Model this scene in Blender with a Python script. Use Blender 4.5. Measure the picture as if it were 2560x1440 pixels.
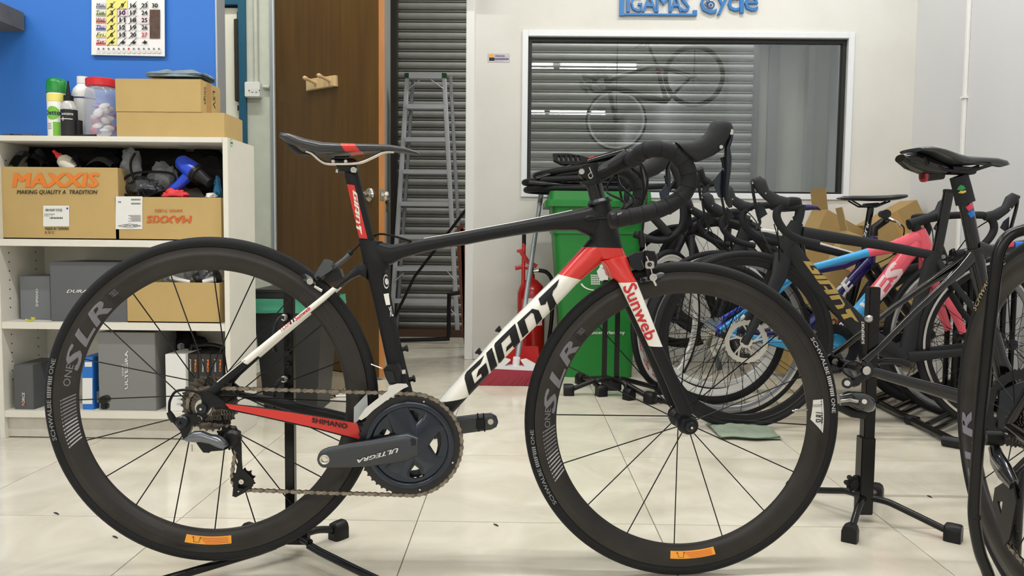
import bpy, bmesh, math, random
import numpy as np
from mathutils import Vector as V, Matrix, noise
from mathutils.bvhtree import BVHTree
random.seed(7)
S=bpy.context.scene; C=S.collection; D=bpy.data; pi=math.pi
for o in list(D.objects): D.objects.remove(o)
# ---------------------------------------------------------------- camera
FPX,YAW,PITCH,ROLL,CH=1935.5,-.011572,-.065453,.010176,.7198
cy_,sy_=math.cos(YAW),math.sin(YAW)
cf=V((sy_*math.cos(PITCH),cy_*math.cos(PITCH),math.sin(PITCH)))
r0_=V((cy_,-sy_,0)); u0_=r0_.cross(cf)
cr=r0_*math.cos(ROLL)+u0_*math.sin(ROLL); cu=u0_*math.cos(ROLL)-r0_*math.sin(ROLL)
EYE=V((0,0,CH))
cd=D.cameras.new('camera'); cam=D.objects.new('camera',cd); C.objects.link(cam)
cd.sensor_fit='HORIZONTAL'; cd.sensor_width=36; cd.lens=36*FPX/2560; cd.clip_start=.05; cd.clip_end=60
m3=Matrix((cr,cu,-cf)).transposed(); cam.matrix_world=Matrix.Translation(EYE)@m3.to_4x4()
S.camera=cam
# ---------------------------------------------------------------- world and exposure
w=D.worlds.new('world'); S.world=w; w.use_nodes=True
w.node_tree.nodes['Background'].inputs[0].default_value=(.8,.85,.9,1)
w.node_tree.nodes['Background'].inputs[1].default_value=.25
S.view_settings.view_transform='Standard'; S.view_settings.look='None'
S.view_settings.exposure=-.15; S.view_settings.gamma=1; S.view_settings.use_curve_mapping=False
LAMP_W=30
def area(name,loc,sx,sy,power,col=(1,.99,.965)):
    l=D.lights.new(name,'AREA'); l.shape='RECTANGLE'; l.size=sx; l.size_y=sy; l.energy=power; l.color=col
    o=D.objects.new(name,l); o.location=loc; C.objects.link(o); return o
LAMPS=[]
for yy in (1.3,-3.2,-7.7):
    for xx in (-3.3,-2.05,-.8,.45+.72,):
        LAMPS.append((xx if xx<1 else 1.17,yy,3.44))
    LAMPS.append((-.13,yy,3.44))
LAMPS=[l for l in LAMPS if not(abs(l[0]+.8)<.01)]
LAMPS.append((-1.45,3.4,3.44)); LAMPS.append((1.17,3.4,3.44))
for i,l in enumerate(LAMPS): area('tube_light',(l[0],l[1],l[2]-.075),1.2,.05,LAMP_W)
area('storage_fill_light',(.9,5.2,3.32),1.2,.05,48)  # added fill to brighten the storage room, no fixture belongs to it
# ---------------------------------------------------------------- projection helpers
def ray(px,py): return (cf+cr*((px-1280)/FPX)-cu*((py-720)/FPX))
def at(px,py,Y): d=ray(px,py); return EYE+d*(Y/d.y)
def atz(px,py,z=0.): d=ray(px,py); return EYE+d*((z-CH)/d.z)
def atx(px,py,X): d=ray(px,py); return EYE+d*(X/d.x)
class Plane:
    def __init__(s,a,b,lean=0):
        s.o=a.copy(); s.b=b.copy(); s.d=(b-a).normalized(); s.n=V((s.d.y,-s.d.x,0)).normalized()
        if lean: s.n=(Matrix.Rotation(lean,3,s.d)@s.n).normalized()
        s.u=s.d.cross(-s.n).normalized()
    def pt(s,px,py,off=0.):
        d=ray(px,py); t=((s.o-EYE).dot(s.n)+off)/d.dot(s.n); return EYE+d*t
    def P(s,q,off=0.): return s.pt(q[0],q[1],off)
    def mir(s,v): return v-s.n*(2*(v-s.o).dot(s.n))
# ---------------------------------------------------------------- materials
def lin(c): return tuple(((x/255)/12.92 if x/255<=.04045 else ((x/255+.055)/1.055)**2.4) for x in c)+(1,)
MT={}
def mat(name,col,rough=.5,metal=0,bump=0,scale=60,var=0,coat=0,spec=.5,vscale=4,col2=None,stretch=None,alpha=1,trans=0,emit=0,sheen=0):
    if name in MT: return MT[name]
    m=D.materials.new(name); m.use_nodes=True; t=m.node_tree; b=t.nodes['Principled BSDF']
    c=lin(col); b.inputs['Base Color'].default_value=c
    b.inputs['Roughness'].default_value=rough; b.inputs['Metallic'].default_value=metal
    b.inputs['Coat Weight'].default_value=coat; b.inputs['Coat Roughness'].default_value=.08
    b.inputs['Specular IOR Level'].default_value=spec
    if alpha<1: b.inputs['Alpha'].default_value=alpha
    if trans: b.inputs['Transmission Weight'].default_value=trans
    if emit: b.inputs['Emission Color'].default_value=c; b.inputs['Emission Strength'].default_value=emit
    if bump or var:
        tc=t.nodes.new('ShaderNodeTexCoord'); mp=t.nodes.new('ShaderNodeMapping')
        t.links.new(tc.outputs['Object'],mp.inputs[0])
        if stretch: mp.inputs['Scale'].default_value=stretch
    if bump:
        n=t.nodes.new('ShaderNodeTexNoise'); n.inputs['Scale'].default_value=scale; n.inputs['Detail'].default_value=4
        bp=t.nodes.new('ShaderNodeBump'); bp.inputs['Strength'].default_value=bump; bp.inputs['Distance'].default_value=.002
        t.links.new(mp.outputs[0],n.inputs[0]); t.links.new(n.outputs[0],bp.inputs['Height']); t.links.new(bp.outputs[0],b.inputs['Normal'])
    if var:
        n=t.nodes.new('ShaderNodeTexNoise'); n.inputs['Scale'].default_value=vscale; n.inputs['Detail'].default_value=6; n.inputs['Roughness'].default_value=.6
        r=t.nodes.new('ShaderNodeValToRGB'); r.color_ramp.elements[0].position=.35; r.color_ramp.elements[1].position=.65
        c2=lin(col2) if col2 else tuple(x*(1-var) for x in c[:3])+(1,)
        r.color_ramp.elements[0].color=c2; r.color_ramp.elements[1].color=c
        t.links.new(mp.outputs[0],n.inputs[0]); t.links.new(n.outputs[0],r.inputs[0]); t.links.new(r.outputs[0],b.inputs['Base Color'])
    MT[name]=m; return m
def wood(name,c1,c2,rough=.35,sc=(14,14,1.2)):
    m=mat(name,c1,rough,coat=.25); t=m.node_tree; b=t.nodes['Principled BSDF']
    tc=t.nodes.new('ShaderNodeTexCoord'); mp=t.nodes.new('ShaderNodeMapping'); mp.inputs['Scale'].default_value=sc
    n=t.nodes.new('ShaderNodeTexNoise'); n.inputs['Scale'].default_value=3; n.inputs['Detail'].default_value=8; n.inputs['Distortion'].default_value=.6
    r=t.nodes.new('ShaderNodeValToRGB'); r.color_ramp.elements[0].position=.3; r.color_ramp.elements[1].position=.72
    r.color_ramp.elements[0].color=lin(c2); r.color_ramp.elements[1].color=lin(c1)
    t.links.new(tc.outputs['Object'],mp.inputs[0]); t.links.new(mp.outputs[0],n.inputs[0]); t.links.new(n.outputs[0],r.inputs[0]); t.links.new(r.outputs[0],b.inputs['Base Color'])
    return m
BLK=mat('matte_black',(27,28,31),.42,bump=.02,spec=0.22); GBLK=mat('gloss_black',(10,10,12),.12,coat=.35,spec=.35)
RUB=mat('tyre_rubber',(31,32,34),.6,bump=.15,scale=300,spec=0.2); TAPE=mat('bar_tape',(33,34,37),.6,bump=.25,scale=500,spec=0.2)
HOOD=mat('hood_rubber',(44,45,48),.6,bump=.1,scale=400,spec=0.22)
def carbon():
    m=mat('rim_carbon',(52,49,47),.36,spec=.3,var=.35,vscale=7); return m
CARB=carbon(); SIL=mat('polished_metal',(205,203,198),.2,metal=1); STEEL=mat('dark_steel',(108,103,97),.34,metal=.9,var=.4,vscale=60)
CHN=mat('chain_steel',(150,141,130),.32,metal=.95,var=.45,vscale=120); GREYM=mat('grey_anodised',(88,92,98),.32,metal=.7)
DKM=mat('dark_anodised',(36,39,45),.3,metal=.45); BLUEM=mat('crank_gloss',(34,42,56),.2,metal=.6,coat=.5)
RED=mat('race_red',(214,46,40),.3,coat=.3); WHT=mat('paint_white',(240,238,230),.3,coat=.3); FWHT=mat('print_white',(225,225,222),.6)
DREC=mat('decal_grey',(122,122,130),.5); PBLK=mat('print_black',(22,21,22),.6); PRED=mat('print_red',(205,42,50),.6)
ORG=mat('orange_sticker',(245,165,50),.5); CARD=mat('cardboard',(190,162,106),.85,bump=.1,scale=90,var=.08,vscale=5); CARD2=mat('cardboard_dark',(164,136,86),.88,var=.1,vscale=6)
CWHT=mat('cream_laminate',(226,223,212),.45,var=.05,vscale=9); PW=mat('plastic_white',(235,235,232),.35); PB=mat('plastic_black',(20,20,22),.4,spec=0.3)
CABL=mat('cable_black',(14,14,15),.35,spec=.2)
# ---------------------------------------------------------------- object helpers
W={}
def tagp(o,label=None,cat=None,group=None,kind=None):
    if label: o['label']=label
    if cat: o['category']=cat
    if group: o['group']=group
    if kind: o['kind']=kind
    return o
def thing(name,label,cat,loc,group=None,kind=None,M=None):
    o=D.objects.new(name,None); C.objects.link(o); o.empty_display_size=.05
    m=M if M is not None else Matrix.Translation(V(loc)); o.matrix_world=m; W[o]=m.copy()
    return tagp(o,label,cat,group,kind)
def sub(name,parent,M):
    o=D.objects.new(name,None); C.objects.link(o); o.parent=parent; o.empty_display_size=.03
    o.matrix_local=W[parent].inverted()@M; W[o]=M.copy(); return o
def inst(name,me,parent,M,label=None):
    o=D.objects.new(name,me); C.objects.link(o)
    if parent: o.parent=parent; o.matrix_local=W[parent].inverted()@M
    else: o.matrix_world=M
    W[o]=M.copy()
    if label:o['label']=label
    return o
def mesh(name,bm,mats,smooth=40):
    me=D.meshes.new(name); bmesh.ops.recalc_face_normals(bm,faces=bm.faces); bm.to_mesh(me); bm.free()
    for m in (mats if isinstance(mats,(list,tuple)) else [mats]): me.materials.append(m)
    if smooth:
        me.polygons.foreach_set('use_smooth',[True]*len(me.polygons)); me.set_sharp_from_angle(angle=math.radians(smooth))
    return me
def obj(name,g,mats,parent=None,label=None,cat=None,group=None,kind=None,smooth=40):
    bm=g.bm if isinstance(g,G) else g
    if parent is not None: M=W[parent]
    else:
        xs=[v.co for v in bm.verts]
        M=Matrix.Translation(V(((min(v.x for v in xs)+max(v.x for v in xs))/2,(min(v.y for v in xs)+max(v.y for v in xs))/2,min(v.z for v in xs))))
    bm.transform(M.inverted())
    o=inst(name,mesh(name,bm,mats,smooth),parent,M)
    return tagp(o,label,cat,group,kind)
def copyt(root,M,label=None,group=None,swap=None):
    r=root.copy(); C.objects.link(r); r.matrix_world=M; W[r]=M.copy()
    if label:r['label']=label
    if group:r['group']=group
    for ch in list(root.children):
        c=ch.copy(); C.objects.link(c); c.parent=r; c.matrix_local=W[root].inverted()@W[ch]; W[c]=M@W[root].inverted()@W[ch]
        for g_ in list(ch.children):
            e=g_.copy(); C.objects.link(e); e.parent=c; e.matrix_local=W[ch].inverted()@W[g_]; W[e]=W[c]@W[ch].inverted()@W[g_]
    return r
class G:
    def __init__(s): s.bm=bmesh.new(); s.mi=0
    def _f(s,vs):
        try: f=s.bm.faces.new(vs); f.material_index=s.mi; return f
        except ValueError: return None
    def box(s,c,size,rot=None,bev=0):
        c=V(c); r=rot or Matrix.Identity(3); R=bmesh.ops.create_cube(s.bm,size=1)['verts']
        for v in R: v.co=c+r@V((v.co.x*size[0],v.co.y*size[1],v.co.z*size[2]))
        fs={f for v in R for f in v.link_faces}
        for f in fs: f.material_index=s.mi
        if bev:
            es={e for v in R for e in v.link_edges}
            bmesh.ops.bevel(s.bm,geom=list(es),offset=bev,segments=2,affect='EDGES')
        return s
    def mm(s,a,b,bev=0): a=V(a);b=V(b); return s.box((a+b)/2,(abs(b.x-a.x),abs(b.y-a.y),abs(b.z-a.z)),bev=bev)
    def rings(s,rs,closed=False,cap=True):
        L=[[s.bm.verts.new(p) for p in r] for r in rs]; n=len(L[0])
        for i in range(len(L)-(0 if closed else 1)):
            a=L[i];b=L[(i+1)%len(L)]
            for j in range(n): s._f((a[j],a[(j+1)%n],b[(j+1)%n],b[j]))
        if cap and not closed: s._f(L[0][::-1]); s._f(L[-1])
        return s
    def tube(s,pts,r,seg=10,ref=None,cap=True,ex=1,closed=False):
        pts=[V(p) for p in pts]; n=len(pts); rr=r if isinstance(r,(list,tuple)) else [r]*n; out=[]; pv=None
        for i,p in enumerate(pts):
            t=((pts[(i+1)%n]-pts[i-1]) if closed else (pts[min(i+1,n-1)]-pts[max(i-1,0)])).normalized()
            a=V(ref) if ref is not None else (pv if pv else (V((0,0,1)) if abs(t.z)<.9 else V((0,1,0))))
            a=(a-t*a.dot(t)).normalized(); pv=a; b=t.cross(a)
            q=rr[i]; ra,rb=(q if isinstance(q,tuple) else (q,q)); R=[]
            for k in range(seg):
                th=2*pi*k/seg; cs,sn=math.cos(th),math.sin(th)
                if ex!=1: cs=math.copysign(abs(cs)**ex,cs); sn=math.copysign(abs(sn)**ex,sn)
                R.append(p+a*(ra*cs)+b*(rb*sn))
            out.append(R)
        return s.rings(out,closed,cap)
    def loft(s,pl,U,L,hw,off=0.,seg=16,ex=.85):
        n=len(U); hw=hw if isinstance(hw,(list,tuple)) else [hw]*n; off=off if isinstance(off,(list,tuple)) else [off]*n; out=[]
        for i in range(n):
            a=pl.P(U[i],off[i]);b=pl.P(L[i],off[i]); c=(a+b)/2; m=(a-b)/2; R=[]
            for k in range(seg):
                th=2*pi*k/seg; cs,sn=math.cos(th),math.sin(th); cs=math.copysign(abs(cs)**ex,cs); sn=math.copysign(abs(sn)**ex,sn)
                R.append(c+pl.n*(hw[i]*cs)+m*sn)
            out.append(R)
        return s.rings(out)
    def cyl(s,a,b,r,r2=None,seg=16): 
        a=V(a);b=V(b); return s.tube([a,b],[r,r if r2 is None else r2],seg)
    def lathe(s,prof,o,ax,seg=32,x=None,closed=False):
        ax=V(ax).normalized(); x=V(x) if x is not None else (V((1,0,0)) if abs(ax.x)<.9 else V((0,0,1))); x=(x-ax*x.dot(ax)).normalized(); y=ax.cross(x); o=V(o)
        out=[]
        for k in range(seg):
            th=2*pi*k/seg; e=x*math.cos(th)+y*math.sin(th); out.append([o+e*r+ax*h for r,h in prof])
        L=[[s.bm.verts.new(p) for p in r] for r in out]; n=len(prof)
        for i in range(seg):
            a=L[i];b=L[(i+1)%seg]
            for j in range(n if closed else n-1): s._f((a[j],b[j],b[(j+1)%n],a[(j+1)%n]))
        bmesh.ops.remove_doubles(s.bm,verts=[v for l in L for v in l],dist=1e-6)
        return s
    def plate(s,outer,holes,dirv,th):
        """outline (3d points, planar) with holes, extruded th along dirv (centred)"""
        dv=V(dirv).normalized()*th/2; bm=bmesh.new(); es=[]
        for lp in [outer]+list(holes):
            vs=[bm.verts.new(V(p)-dv) for p in lp]
            for i in range(len(vs)): es.append(bm.edges.new((vs[i],vs[(i+1)%len(vs)])))
        bmesh.ops.triangle_fill(bm,use_beauty=True,use_dissolve=False,edges=es)
        fs=list(bm.faces)
        if fs:
            r=bmesh.ops.extrude_face_region(bm,geom=fs)
            for v in [e for e in r['geom'] if isinstance(e,bmesh.types.BMVert)]: v.co+=dv*2
        mp={}
        for v in bm.verts: mp[v]=s.bm.verts.new(v.co)
        for f in bm.faces: s._f([mp[v] for v in f.verts])
        bm.free(); return s
    def grid(s,fn,nu,nv):
        L=[[s.bm.verts.new(fn(i/nu,j/nv)) for j in range(nv+1)] for i in range(nu+1)]
        for i in range(nu):
            for j in range(nv): s._f((L[i][j],L[i+1][j],L[i+1][j+1],L[i][j+1]))
        return s
    def mirror(s,pl):
        for v in s.bm.verts: v.co=pl.mir(v.co)
        return s
    def paint(s,pl,cuts,idx):
        """cut by pixel lines, then paint regions in order; cuts: ((ax,ay),(bx,by)); region i = number of cuts passed"""
        PL=[]
        for a,b in cuts:
            A=pl.P(a);B=pl.P(b); no=(B-A).cross(pl.n).normalized()
            bmesh.ops.bisect_plane(s.bm,geom=list(s.bm.verts)+list(s.bm.edges)+list(s.bm.faces),plane_co=A,plane_no=no,dist=1e-6)
            PL.append((A,no))
        for f in s.bm.faces:
            c=f.calc_center_median(); f.material_index=idx[sum(1 for A,no in PL if (c-A).dot(no)>0)]
        return s
def smooth_pts(P,n=6,closed=False):
    P=[V(p) for p in P]; out=[]; N=len(P)
    for i in range(N if closed else N-1):
        if closed: a,b,c,d=P[i-1],P[i],P[(i+1)%N],P[(i+2)%N]
        else: a,b,c,d=P[max(i-1,0)],P[i],P[i+1],P[min(i+2,N-1)]
        for k in range(n):
            t=k/n; out.append(.5*((2*b)+(c-a)*t+(2*a-5*b+4*c-d)*t*t+(3*b-a-3*c+d)*t**3))
    if not closed: out.append(P[-1])
    return out
# ---------------------------------------------------------------- flat print
_tc={}
def text2d(txt,shear=0,bold=0,spacing=1.,cut=0):
    key=(txt,shear,bold,spacing,cut)
    if key in _tc: return _tc[key]
    c=D.curves.new('t','FONT'); c.body=txt; c.shear=shear; c.space_character=spacing; c.resolution_u=2 if len(txt)<30 else 1; c.fill_mode='FRONT'
    o=D.objects.new('t',c); C.objects.link(o); dg=bpy.context.evaluated_depsgraph_get(); me=D.meshes.new_from_object(o.evaluated_get(dg))
    vs=[(v.co.x,v.co.y) for v in me.vertices]; fs=[tuple(p.vertices) for p in me.polygons]
    D.objects.remove(o); D.curves.remove(c); D.meshes.remove(me)
    x0=min(v[0] for v in vs);x1=max(v[0] for v in vs);y0=min(v[1] for v in vs);y1=max(v[1] for v in vs)
    if bold:
        V0,F0=[v[:2] for v in vs],fs; vs=[];fs=[]
        for q,(dx,dy) in enumerate(((-1,-.5),(1,.5),(-1,.5),(1,-.5),(0,0))):
            k=len(vs); vs+=[(x+dx*bold,y+dy*bold,q) for x,y in V0]; fs+=[tuple(i+k for i in f) for f in F0]
        x0-=bold;x1+=bold;y0-=bold/2;y1+=bold/2
    vs=[((v[0]-x0)/(x1-x0),(v[1]-y0)/(y1-y0),v[2] if len(v)>2 else 0) for v in vs]; _tc[key]=(vs,fs); return vs,fs
def shape2d(polys):
    vs=[];fs=[]
    for p in polys: fs.append(tuple(range(len(vs),len(vs)+len(p)))); vs+=list(p)
    return vs,fs
def rect2d(n=1): return shape2d([[(0,0),(1,0),(1,1),(0,1)]])
def print_on(name,sh,fn,mat_,parent,cutsu=0,cutsv=0,label=None,lift=None,fine=0):
    """sh: 2d verts/faces in unit square; fn(u,v)->world point on the surface (already lifted)"""
    vs,fs=sh; bm=bmesh.new(); B=[bm.verts.new((v[0],v[1],v[2] if len(v)>2 else 0)) for v in vs]
    for f in fs:
        try: bm.faces.new([B[i] for i in f])
        except ValueError: pass
    bmesh.ops.triangulate(bm,faces=[f for f in bm.faces if len(f.verts)>4])
    if fine: cutsu,cutsv=max(cutsu*3,cutsu and 3),max(cutsv*4,cutsv and 6)
    for k in range(1,cutsu): bmesh.ops.bisect_plane(bm,geom=list(bm.verts)+list(bm.edges)+list(bm.faces),plane_co=(k/cutsu,0,0),plane_no=(1,0,0),dist=1e-7)
    for k in range(1,cutsv): bmesh.ops.bisect_plane(bm,geom=list(bm.verts)+list(bm.edges)+list(bm.faces),plane_co=(0,k/cutsv,0),plane_no=(0,1,0),dist=1e-7)
    bad=[]
    for v in bm.verts:
        p=fn(v.co.x,v.co.y)
        if p is None: bad.append(v)
        else: q=v.co.z; v.co=p; v.co+=(EYE-v.co).normalized()*(.00018*q)   # stacked ink layers keep apart
    if bad: bmesh.ops.delete(bm,geom=bad,context='VERTS')
    if not bm.faces: bm.free(); return None
    return obj(name,bm,mat_,parent,label=label,smooth=0)
def quadmap(q):  # q: BL,BR,TR,TL pixels
    def f(u,v): return ((1-u)*(1-v)*q[0][0]+u*(1-v)*q[1][0]+u*v*q[2][0]+(1-u)*v*q[3][0],(1-u)*(1-v)*q[0][1]+u*(1-v)*q[1][1]+u*v*q[2][1]+(1-u)*v*q[3][1])
    return f
def on_bvh(q,tree,lift=.0010):
    m=quadmap(q)
    def f(u,v):
        px,py=m(u,v); d=ray(px,py).normalized(); h=tree.ray_cast(EYE,d)
        if h[0] is None: return None
        n=h[1]; n=-n if n.dot(d)>0 else n
        return h[0]+n*lift
    return f
def on_planeY(q,Y):
    m=quadmap(q); return lambda u,v: at(*m(u,v),Y)
def on_planeX(q,X):
    m=quadmap(q); return lambda u,v: atx(*m(u,v),X)
def tree_of(g):
    bmesh.ops.triangulate(g.bm,faces=[f for f in g.bm.faces]); return BVHTree.FromBMesh(g.bm)
# ================================================================ SETTING
WALLM=mat('wall_white',(222,221,217),.7,bump=.15,scale=25,var=.05,vscale=1.3,col2=(212,210,202)); WALLR=mat('wall_pale_grey',(214,215,217),.7,var=.04,vscale=1.1,bump=.1,scale=30)
BLUE=mat('wall_blue',(44,116,208),.55,bump=.12,scale=40,var=.05,vscale=2); TEAL=mat('teal_paint',(22,88,118),.5)
PALEG=mat('pale_green_wall',(205,209,196),.75,bump=.2,scale=18,var=.07,vscale=6,col2=(192,196,184)); CEILM=mat('ceiling_white',(225,226,224),.8)
ALU=mat('aluminium_trim',(176,182,190),.35,metal=.6); SHUT=mat('shutter_steel',(172,172,168),.4,metal=.15,var=.12,vscale=8,bump=.1)
GREYW=mat('storage_grey',(150,152,148),.7,var=.05); DARKV=mat('dark_void',(28,26,24),.8); WFRM=mat('window_frame_white',(228,231,235),.35); 
def struct(name,g,m,smooth=0): return obj(name,g,m,kind='structure',smooth=smooth)
# --- floor
TX0,TY0,TS=-.2565,1.9157,.6
fl=G().mm((-4.3,-10.1,-.06),(2.4,6.1,-.0035)); FLO=struct('floor',fl,mat('grout',(108,100,86),.8))
TILE=D.materials.new('porcelain_tile'); TILE.use_nodes=True
t=TILE.node_tree; b=t.nodes['Principled BSDF']; b.inputs['Roughness'].default_value=.13; b.inputs['Specular IOR Level'].default_value=.5
tc=t.nodes.new('ShaderNodeTexCoord'); oi=t.nodes.new('ShaderNodeObjectInfo'); ad=t.nodes.new('ShaderNodeVectorMath'); ad.operation='ADD'
sc_=t.nodes.new('ShaderNodeVectorMath'); sc_.operation='SCALE'; sc_.inputs[3].default_value=7.3
t.links.new(oi.outputs['Location'],sc_.inputs[0]); t.links.new(tc.outputs['Object'],ad.inputs[0]); t.links.new(sc_.outputs[0],ad.inputs[1])
n=t.nodes.new('ShaderNodeTexNoise'); n.inputs['Scale'].default_value=3.5; n.inputs['Detail'].default_value=7; n.inputs['Distortion'].default_value=1.6; n.inputs['Roughness'].default_value=.55
r=t.nodes.new('ShaderNodeValToRGB'); r.color_ramp.elements[0].position=.3; r.color_ramp.elements[0].color=lin((200,193,175)); r.color_ramp.elements[1].position=.7; r.color_ramp.elements[1].color=lin((219,213,197))
n2=t.nodes.new('ShaderNodeTexNoise'); n2.inputs['Scale'].default_value=9; n2.inputs['Detail'].default_value=5
r2=t.nodes.new('ShaderNodeMapRange'); r2.inputs[1].default_value=.35; r2.inputs[2].default_value=.7; r2.inputs[3].default_value=.08; r2.inputs[4].default_value=.24
t.links.new(ad.outputs[0],n.inputs[0]); t.links.new(ad.outputs[0],n2.inputs[0]); t.links.new(n.outputs[0],r.inputs[0]); t.links.new(r.outputs[0],b.inputs['Base Color']); t.links.new(n2.outputs[0],r2.inputs[0]); t.links.new(r2.outputs[0],b.inputs['Roughness'])
g=G().box((0,0,-.005),(TS-.0022,TS-.0022,.01),bev=.0006); tme=mesh('tile',g.bm,TILE,0)
for i in range(-7,5):
    for j in range(-6,7):
        x=TX0+TS*(i+.5); y=TY0+TS*(j+.5)
        if x-TS/2<-4.25 or x+TS/2>2.75 or y+TS/2>5.95: continue
        inst('tile',tme,FLO,Matrix.Translation((x,y,0)))
g=G()
for i in range(-7,5):
    for j in range(-18,-6):
        x=TX0+TS*(i+.5); y=TY0+TS*(j+.5)
        if x-TS/2<-4.25: continue
        g.box((x,y,-.005),(TS-.0022,TS-.0022,.01))
obj('tile_field',g,TILE,FLO,kind='stuff',smooth=0)
# --- walls
struct('ceiling',G().mm((-4.3,-10.1,3.5),(2.4,6.1,3.56)),CEILM)
struct('wall_rear',G().mm((-4.3,-10.1,0),(2.4,-10,3.5)),WALLM)
struct('wall_far_left',G().mm((-4.3,-10,0),(-4.2,4.3,3.5)),WALLM)
YW=4.52
A=[at(1305,81,YW),at(2139,77,YW),at(2119,493,YW),at(1303,500,YW)]
wx0=(A[0].x+A[3].x)/2; wx1=(A[1].x+A[2].x)/2; wz1=(A[0].z+A[1].z)/2; wz0=(A[2].z+A[3].z)/2; ft=.034
WXL=at(1166,500,YW).x; WXR=2.235
g=G(); g.plate([(WXL,YW+.06,0),(WXR+.1,YW+.06,0),(WXR+.1,YW+.06,3.5),(WXL,YW+.06,3.5)],[[(wx0+ft,YW+.06,wz0+ft),(wx1-ft,YW+.06,wz0+ft),(wx1-ft,YW+.06,wz1-ft),(wx0+ft,YW+.06,wz1-ft)]],(0,1,0),.12)
struct('wall_back',g,WALLM)
struct('trim_1',G().mm((WXL-.006,YW-.012,.0),(WXL+.042,YW+.14,3.5),bev=.003),mat('trim_white',(232,232,230),.4))
struct('baseboard_back',G().mm((WXL+.045,YW-.012,.002),(WXR,YW-.0005,.068),bev=.003),mat('baseboard_white',(220,219,213),.5))
struct('wall_right',G().mm((WXR,-10,0),(WXR+.1,6.1,3.5)),WALLR)
# window
WIN=thing('window_1',None,None,((wx0+wx1)/2,YW,wz0),kind='structure')
g=G()
g.mm((wx0,YW-.012,wz0),(wx0+ft,YW+.125,wz1),bev=.003); g.mm((wx1-ft,YW-.012,wz0),(wx1,YW+.125,wz1),bev=.003)
g.mm((wx0+ft,YW-.012,wz1-ft),(wx1-ft,YW+.125,wz1),bev=.003); g.mm((wx0+ft,YW-.012,wz0),(wx1-ft,YW+.125,wz0+ft),bev=.003)
obj('window_frame',g,WFRM,WIN)
g=G(); k=.022; gx0,gx1,gz0,gz1=wx0+ft,wx1-ft,wz0+ft,wz1-ft
for a,b_ in (((gx0,YW+.02,gz0),(gx0+k,YW+.06,gz1)),((gx1-k,YW+.02,gz0),(gx1,YW+.06,gz1)),((gx0+k,YW+.02,gz1-k),(gx1-k,YW+.06,gz1)),((gx0+k,YW+.02,gz0),(gx1-k,YW+.06,gz0+.012))): g.mm(a,b_)
obj('gasket',g,mat('gasket_black',(24,25,26),.5),WIN)
GL=D.materials.new('tinted_glass'); GL.use_nodes=True; t=GL.node_tree; t.nodes.remove(t.nodes['Principled BSDF'])
tr=t.nodes.new('ShaderNodeBsdfTransparent'); tr.inputs[0].default_value=(.74,.76,.76,1); gl=t.nodes.new('ShaderNodeBsdfGlossy'); gl.inputs['Roughness'].default_value=.0; gl.inputs[0].default_value=(.9,.95,1,1)
mx=t.nodes.new('ShaderNodeMixShader'); fr=t.nodes.new('ShaderNodeFresnel'); fr.inputs[0].default_value=1.9
t.links.new(fr.outputs[0],mx.inputs[0]); t.links.new(tr.outputs[0],mx.inputs[1]); t.links.new(gl.outputs[0],mx.inputs[2]); t.links.new(mx.outputs[0],t.nodes['Material Output'].inputs[0])
obj('pane',G().mm((gx0+.01,YW+.036,gz0+.005),(gx1-.01,YW+.042,gz1-.01)),GL,WIN,smooth=0)
# left side walls
BX=-1.142
g=G().mm((-4.2,2.93,0),(BX-.006,3.0,3.5))
for f in g.bm.faces: f.material_index=1 if f.calc_center_median().y>2.99 else 0  # unseen back face made pale so light bounced behind it stays neutral
struct('wall_left',g,[BLUE,PALEG])
struct('trim_2',G().mm((BX-.006,2.925,0),(BX,3.005,3.5)),ALU)
YD=4.33; dl=at(692,400,YD).x
cx0=at(620,400,YD).x
struct('wall_back_left',G().mm((cx0,YD,0),(dl-.03,YD+.5,3.5)),PALEG)
struct('trim_3',G().mm((dl-.03,YD-.014,0),(dl-.008,YD+.3,3.5)),ALU)
struct('trim_4',G().mm((dl-.008,YD-.03,0),(dl,YD+.3,3.5)),mat('trim_pale',(205,211,214),.35))
struct('trim_5',G().mm((dl+.01,YD+.02,2.2),(WXL,YD+.32,3.5)),WALLM)
tx0=at(601,300,YD).x
struct('trim_6',G().mm((tx0,YD-.02,0),(cx0,YD+.3,3.5)),TEAL)
tz=at(575,13,YD).z
struct('trim_7',G().mm((-4.2,YD-.02,tz),(tx0,YD+.3,tz+.16)),TEAL)
struct('wall_back_far_left',G().mm((-4.2,YD+.05,0),(at(553,300,YD).x-.25,YD+.35,tz)),WALLM)
struct('wall_back_upper',G().mm((-4.2,YD,tz+.16),(tx0,YD+.3,3.5)),WALLM)
# cream door leaf with long dark pull, beyond the blue wall
x0=at(553,300,YD).x-.25
dd=thing('door_2',None,None,((x0+tx0)/2,YD+.03,0),kind='structure')
obj('door_leaf',G().mm((x0,YD+.01,.01),(tx0,YD+.05,tz-.01),bev=.004),mat('cream_door',(240,238,224),.5,var=.03),dd)
g=G(); hx0=at(590,150,YD).x; hz1=at(595,50,YD).z; hz0=at(595,255,YD).z
g.mm((hx0,YD-.03,hz0),(hx0+.022,YD-.004,hz1),bev=.004); g.mm((hx0+.018,YD-.02,hz1-.05),(tx0-.003,YD-.004,hz1+.04),bev=.003); g.mm((hx0+.01,YD-.02,hz0-.05),(tx0-.003,YD-.004,hz0-.02),bev=.003)
g.mm((hx0+.003,YD-.01,hz0+.01),(hx0+.015,YD+.012,hz0+.03)); g.mm((hx0+.003,YD-.01,hz1-.03),(hx0+.015,YD+.012,hz1-.01)); obj('door_handle',g,mat('bronze_dark',(58,52,46),.45,metal=.3),dd)
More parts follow.
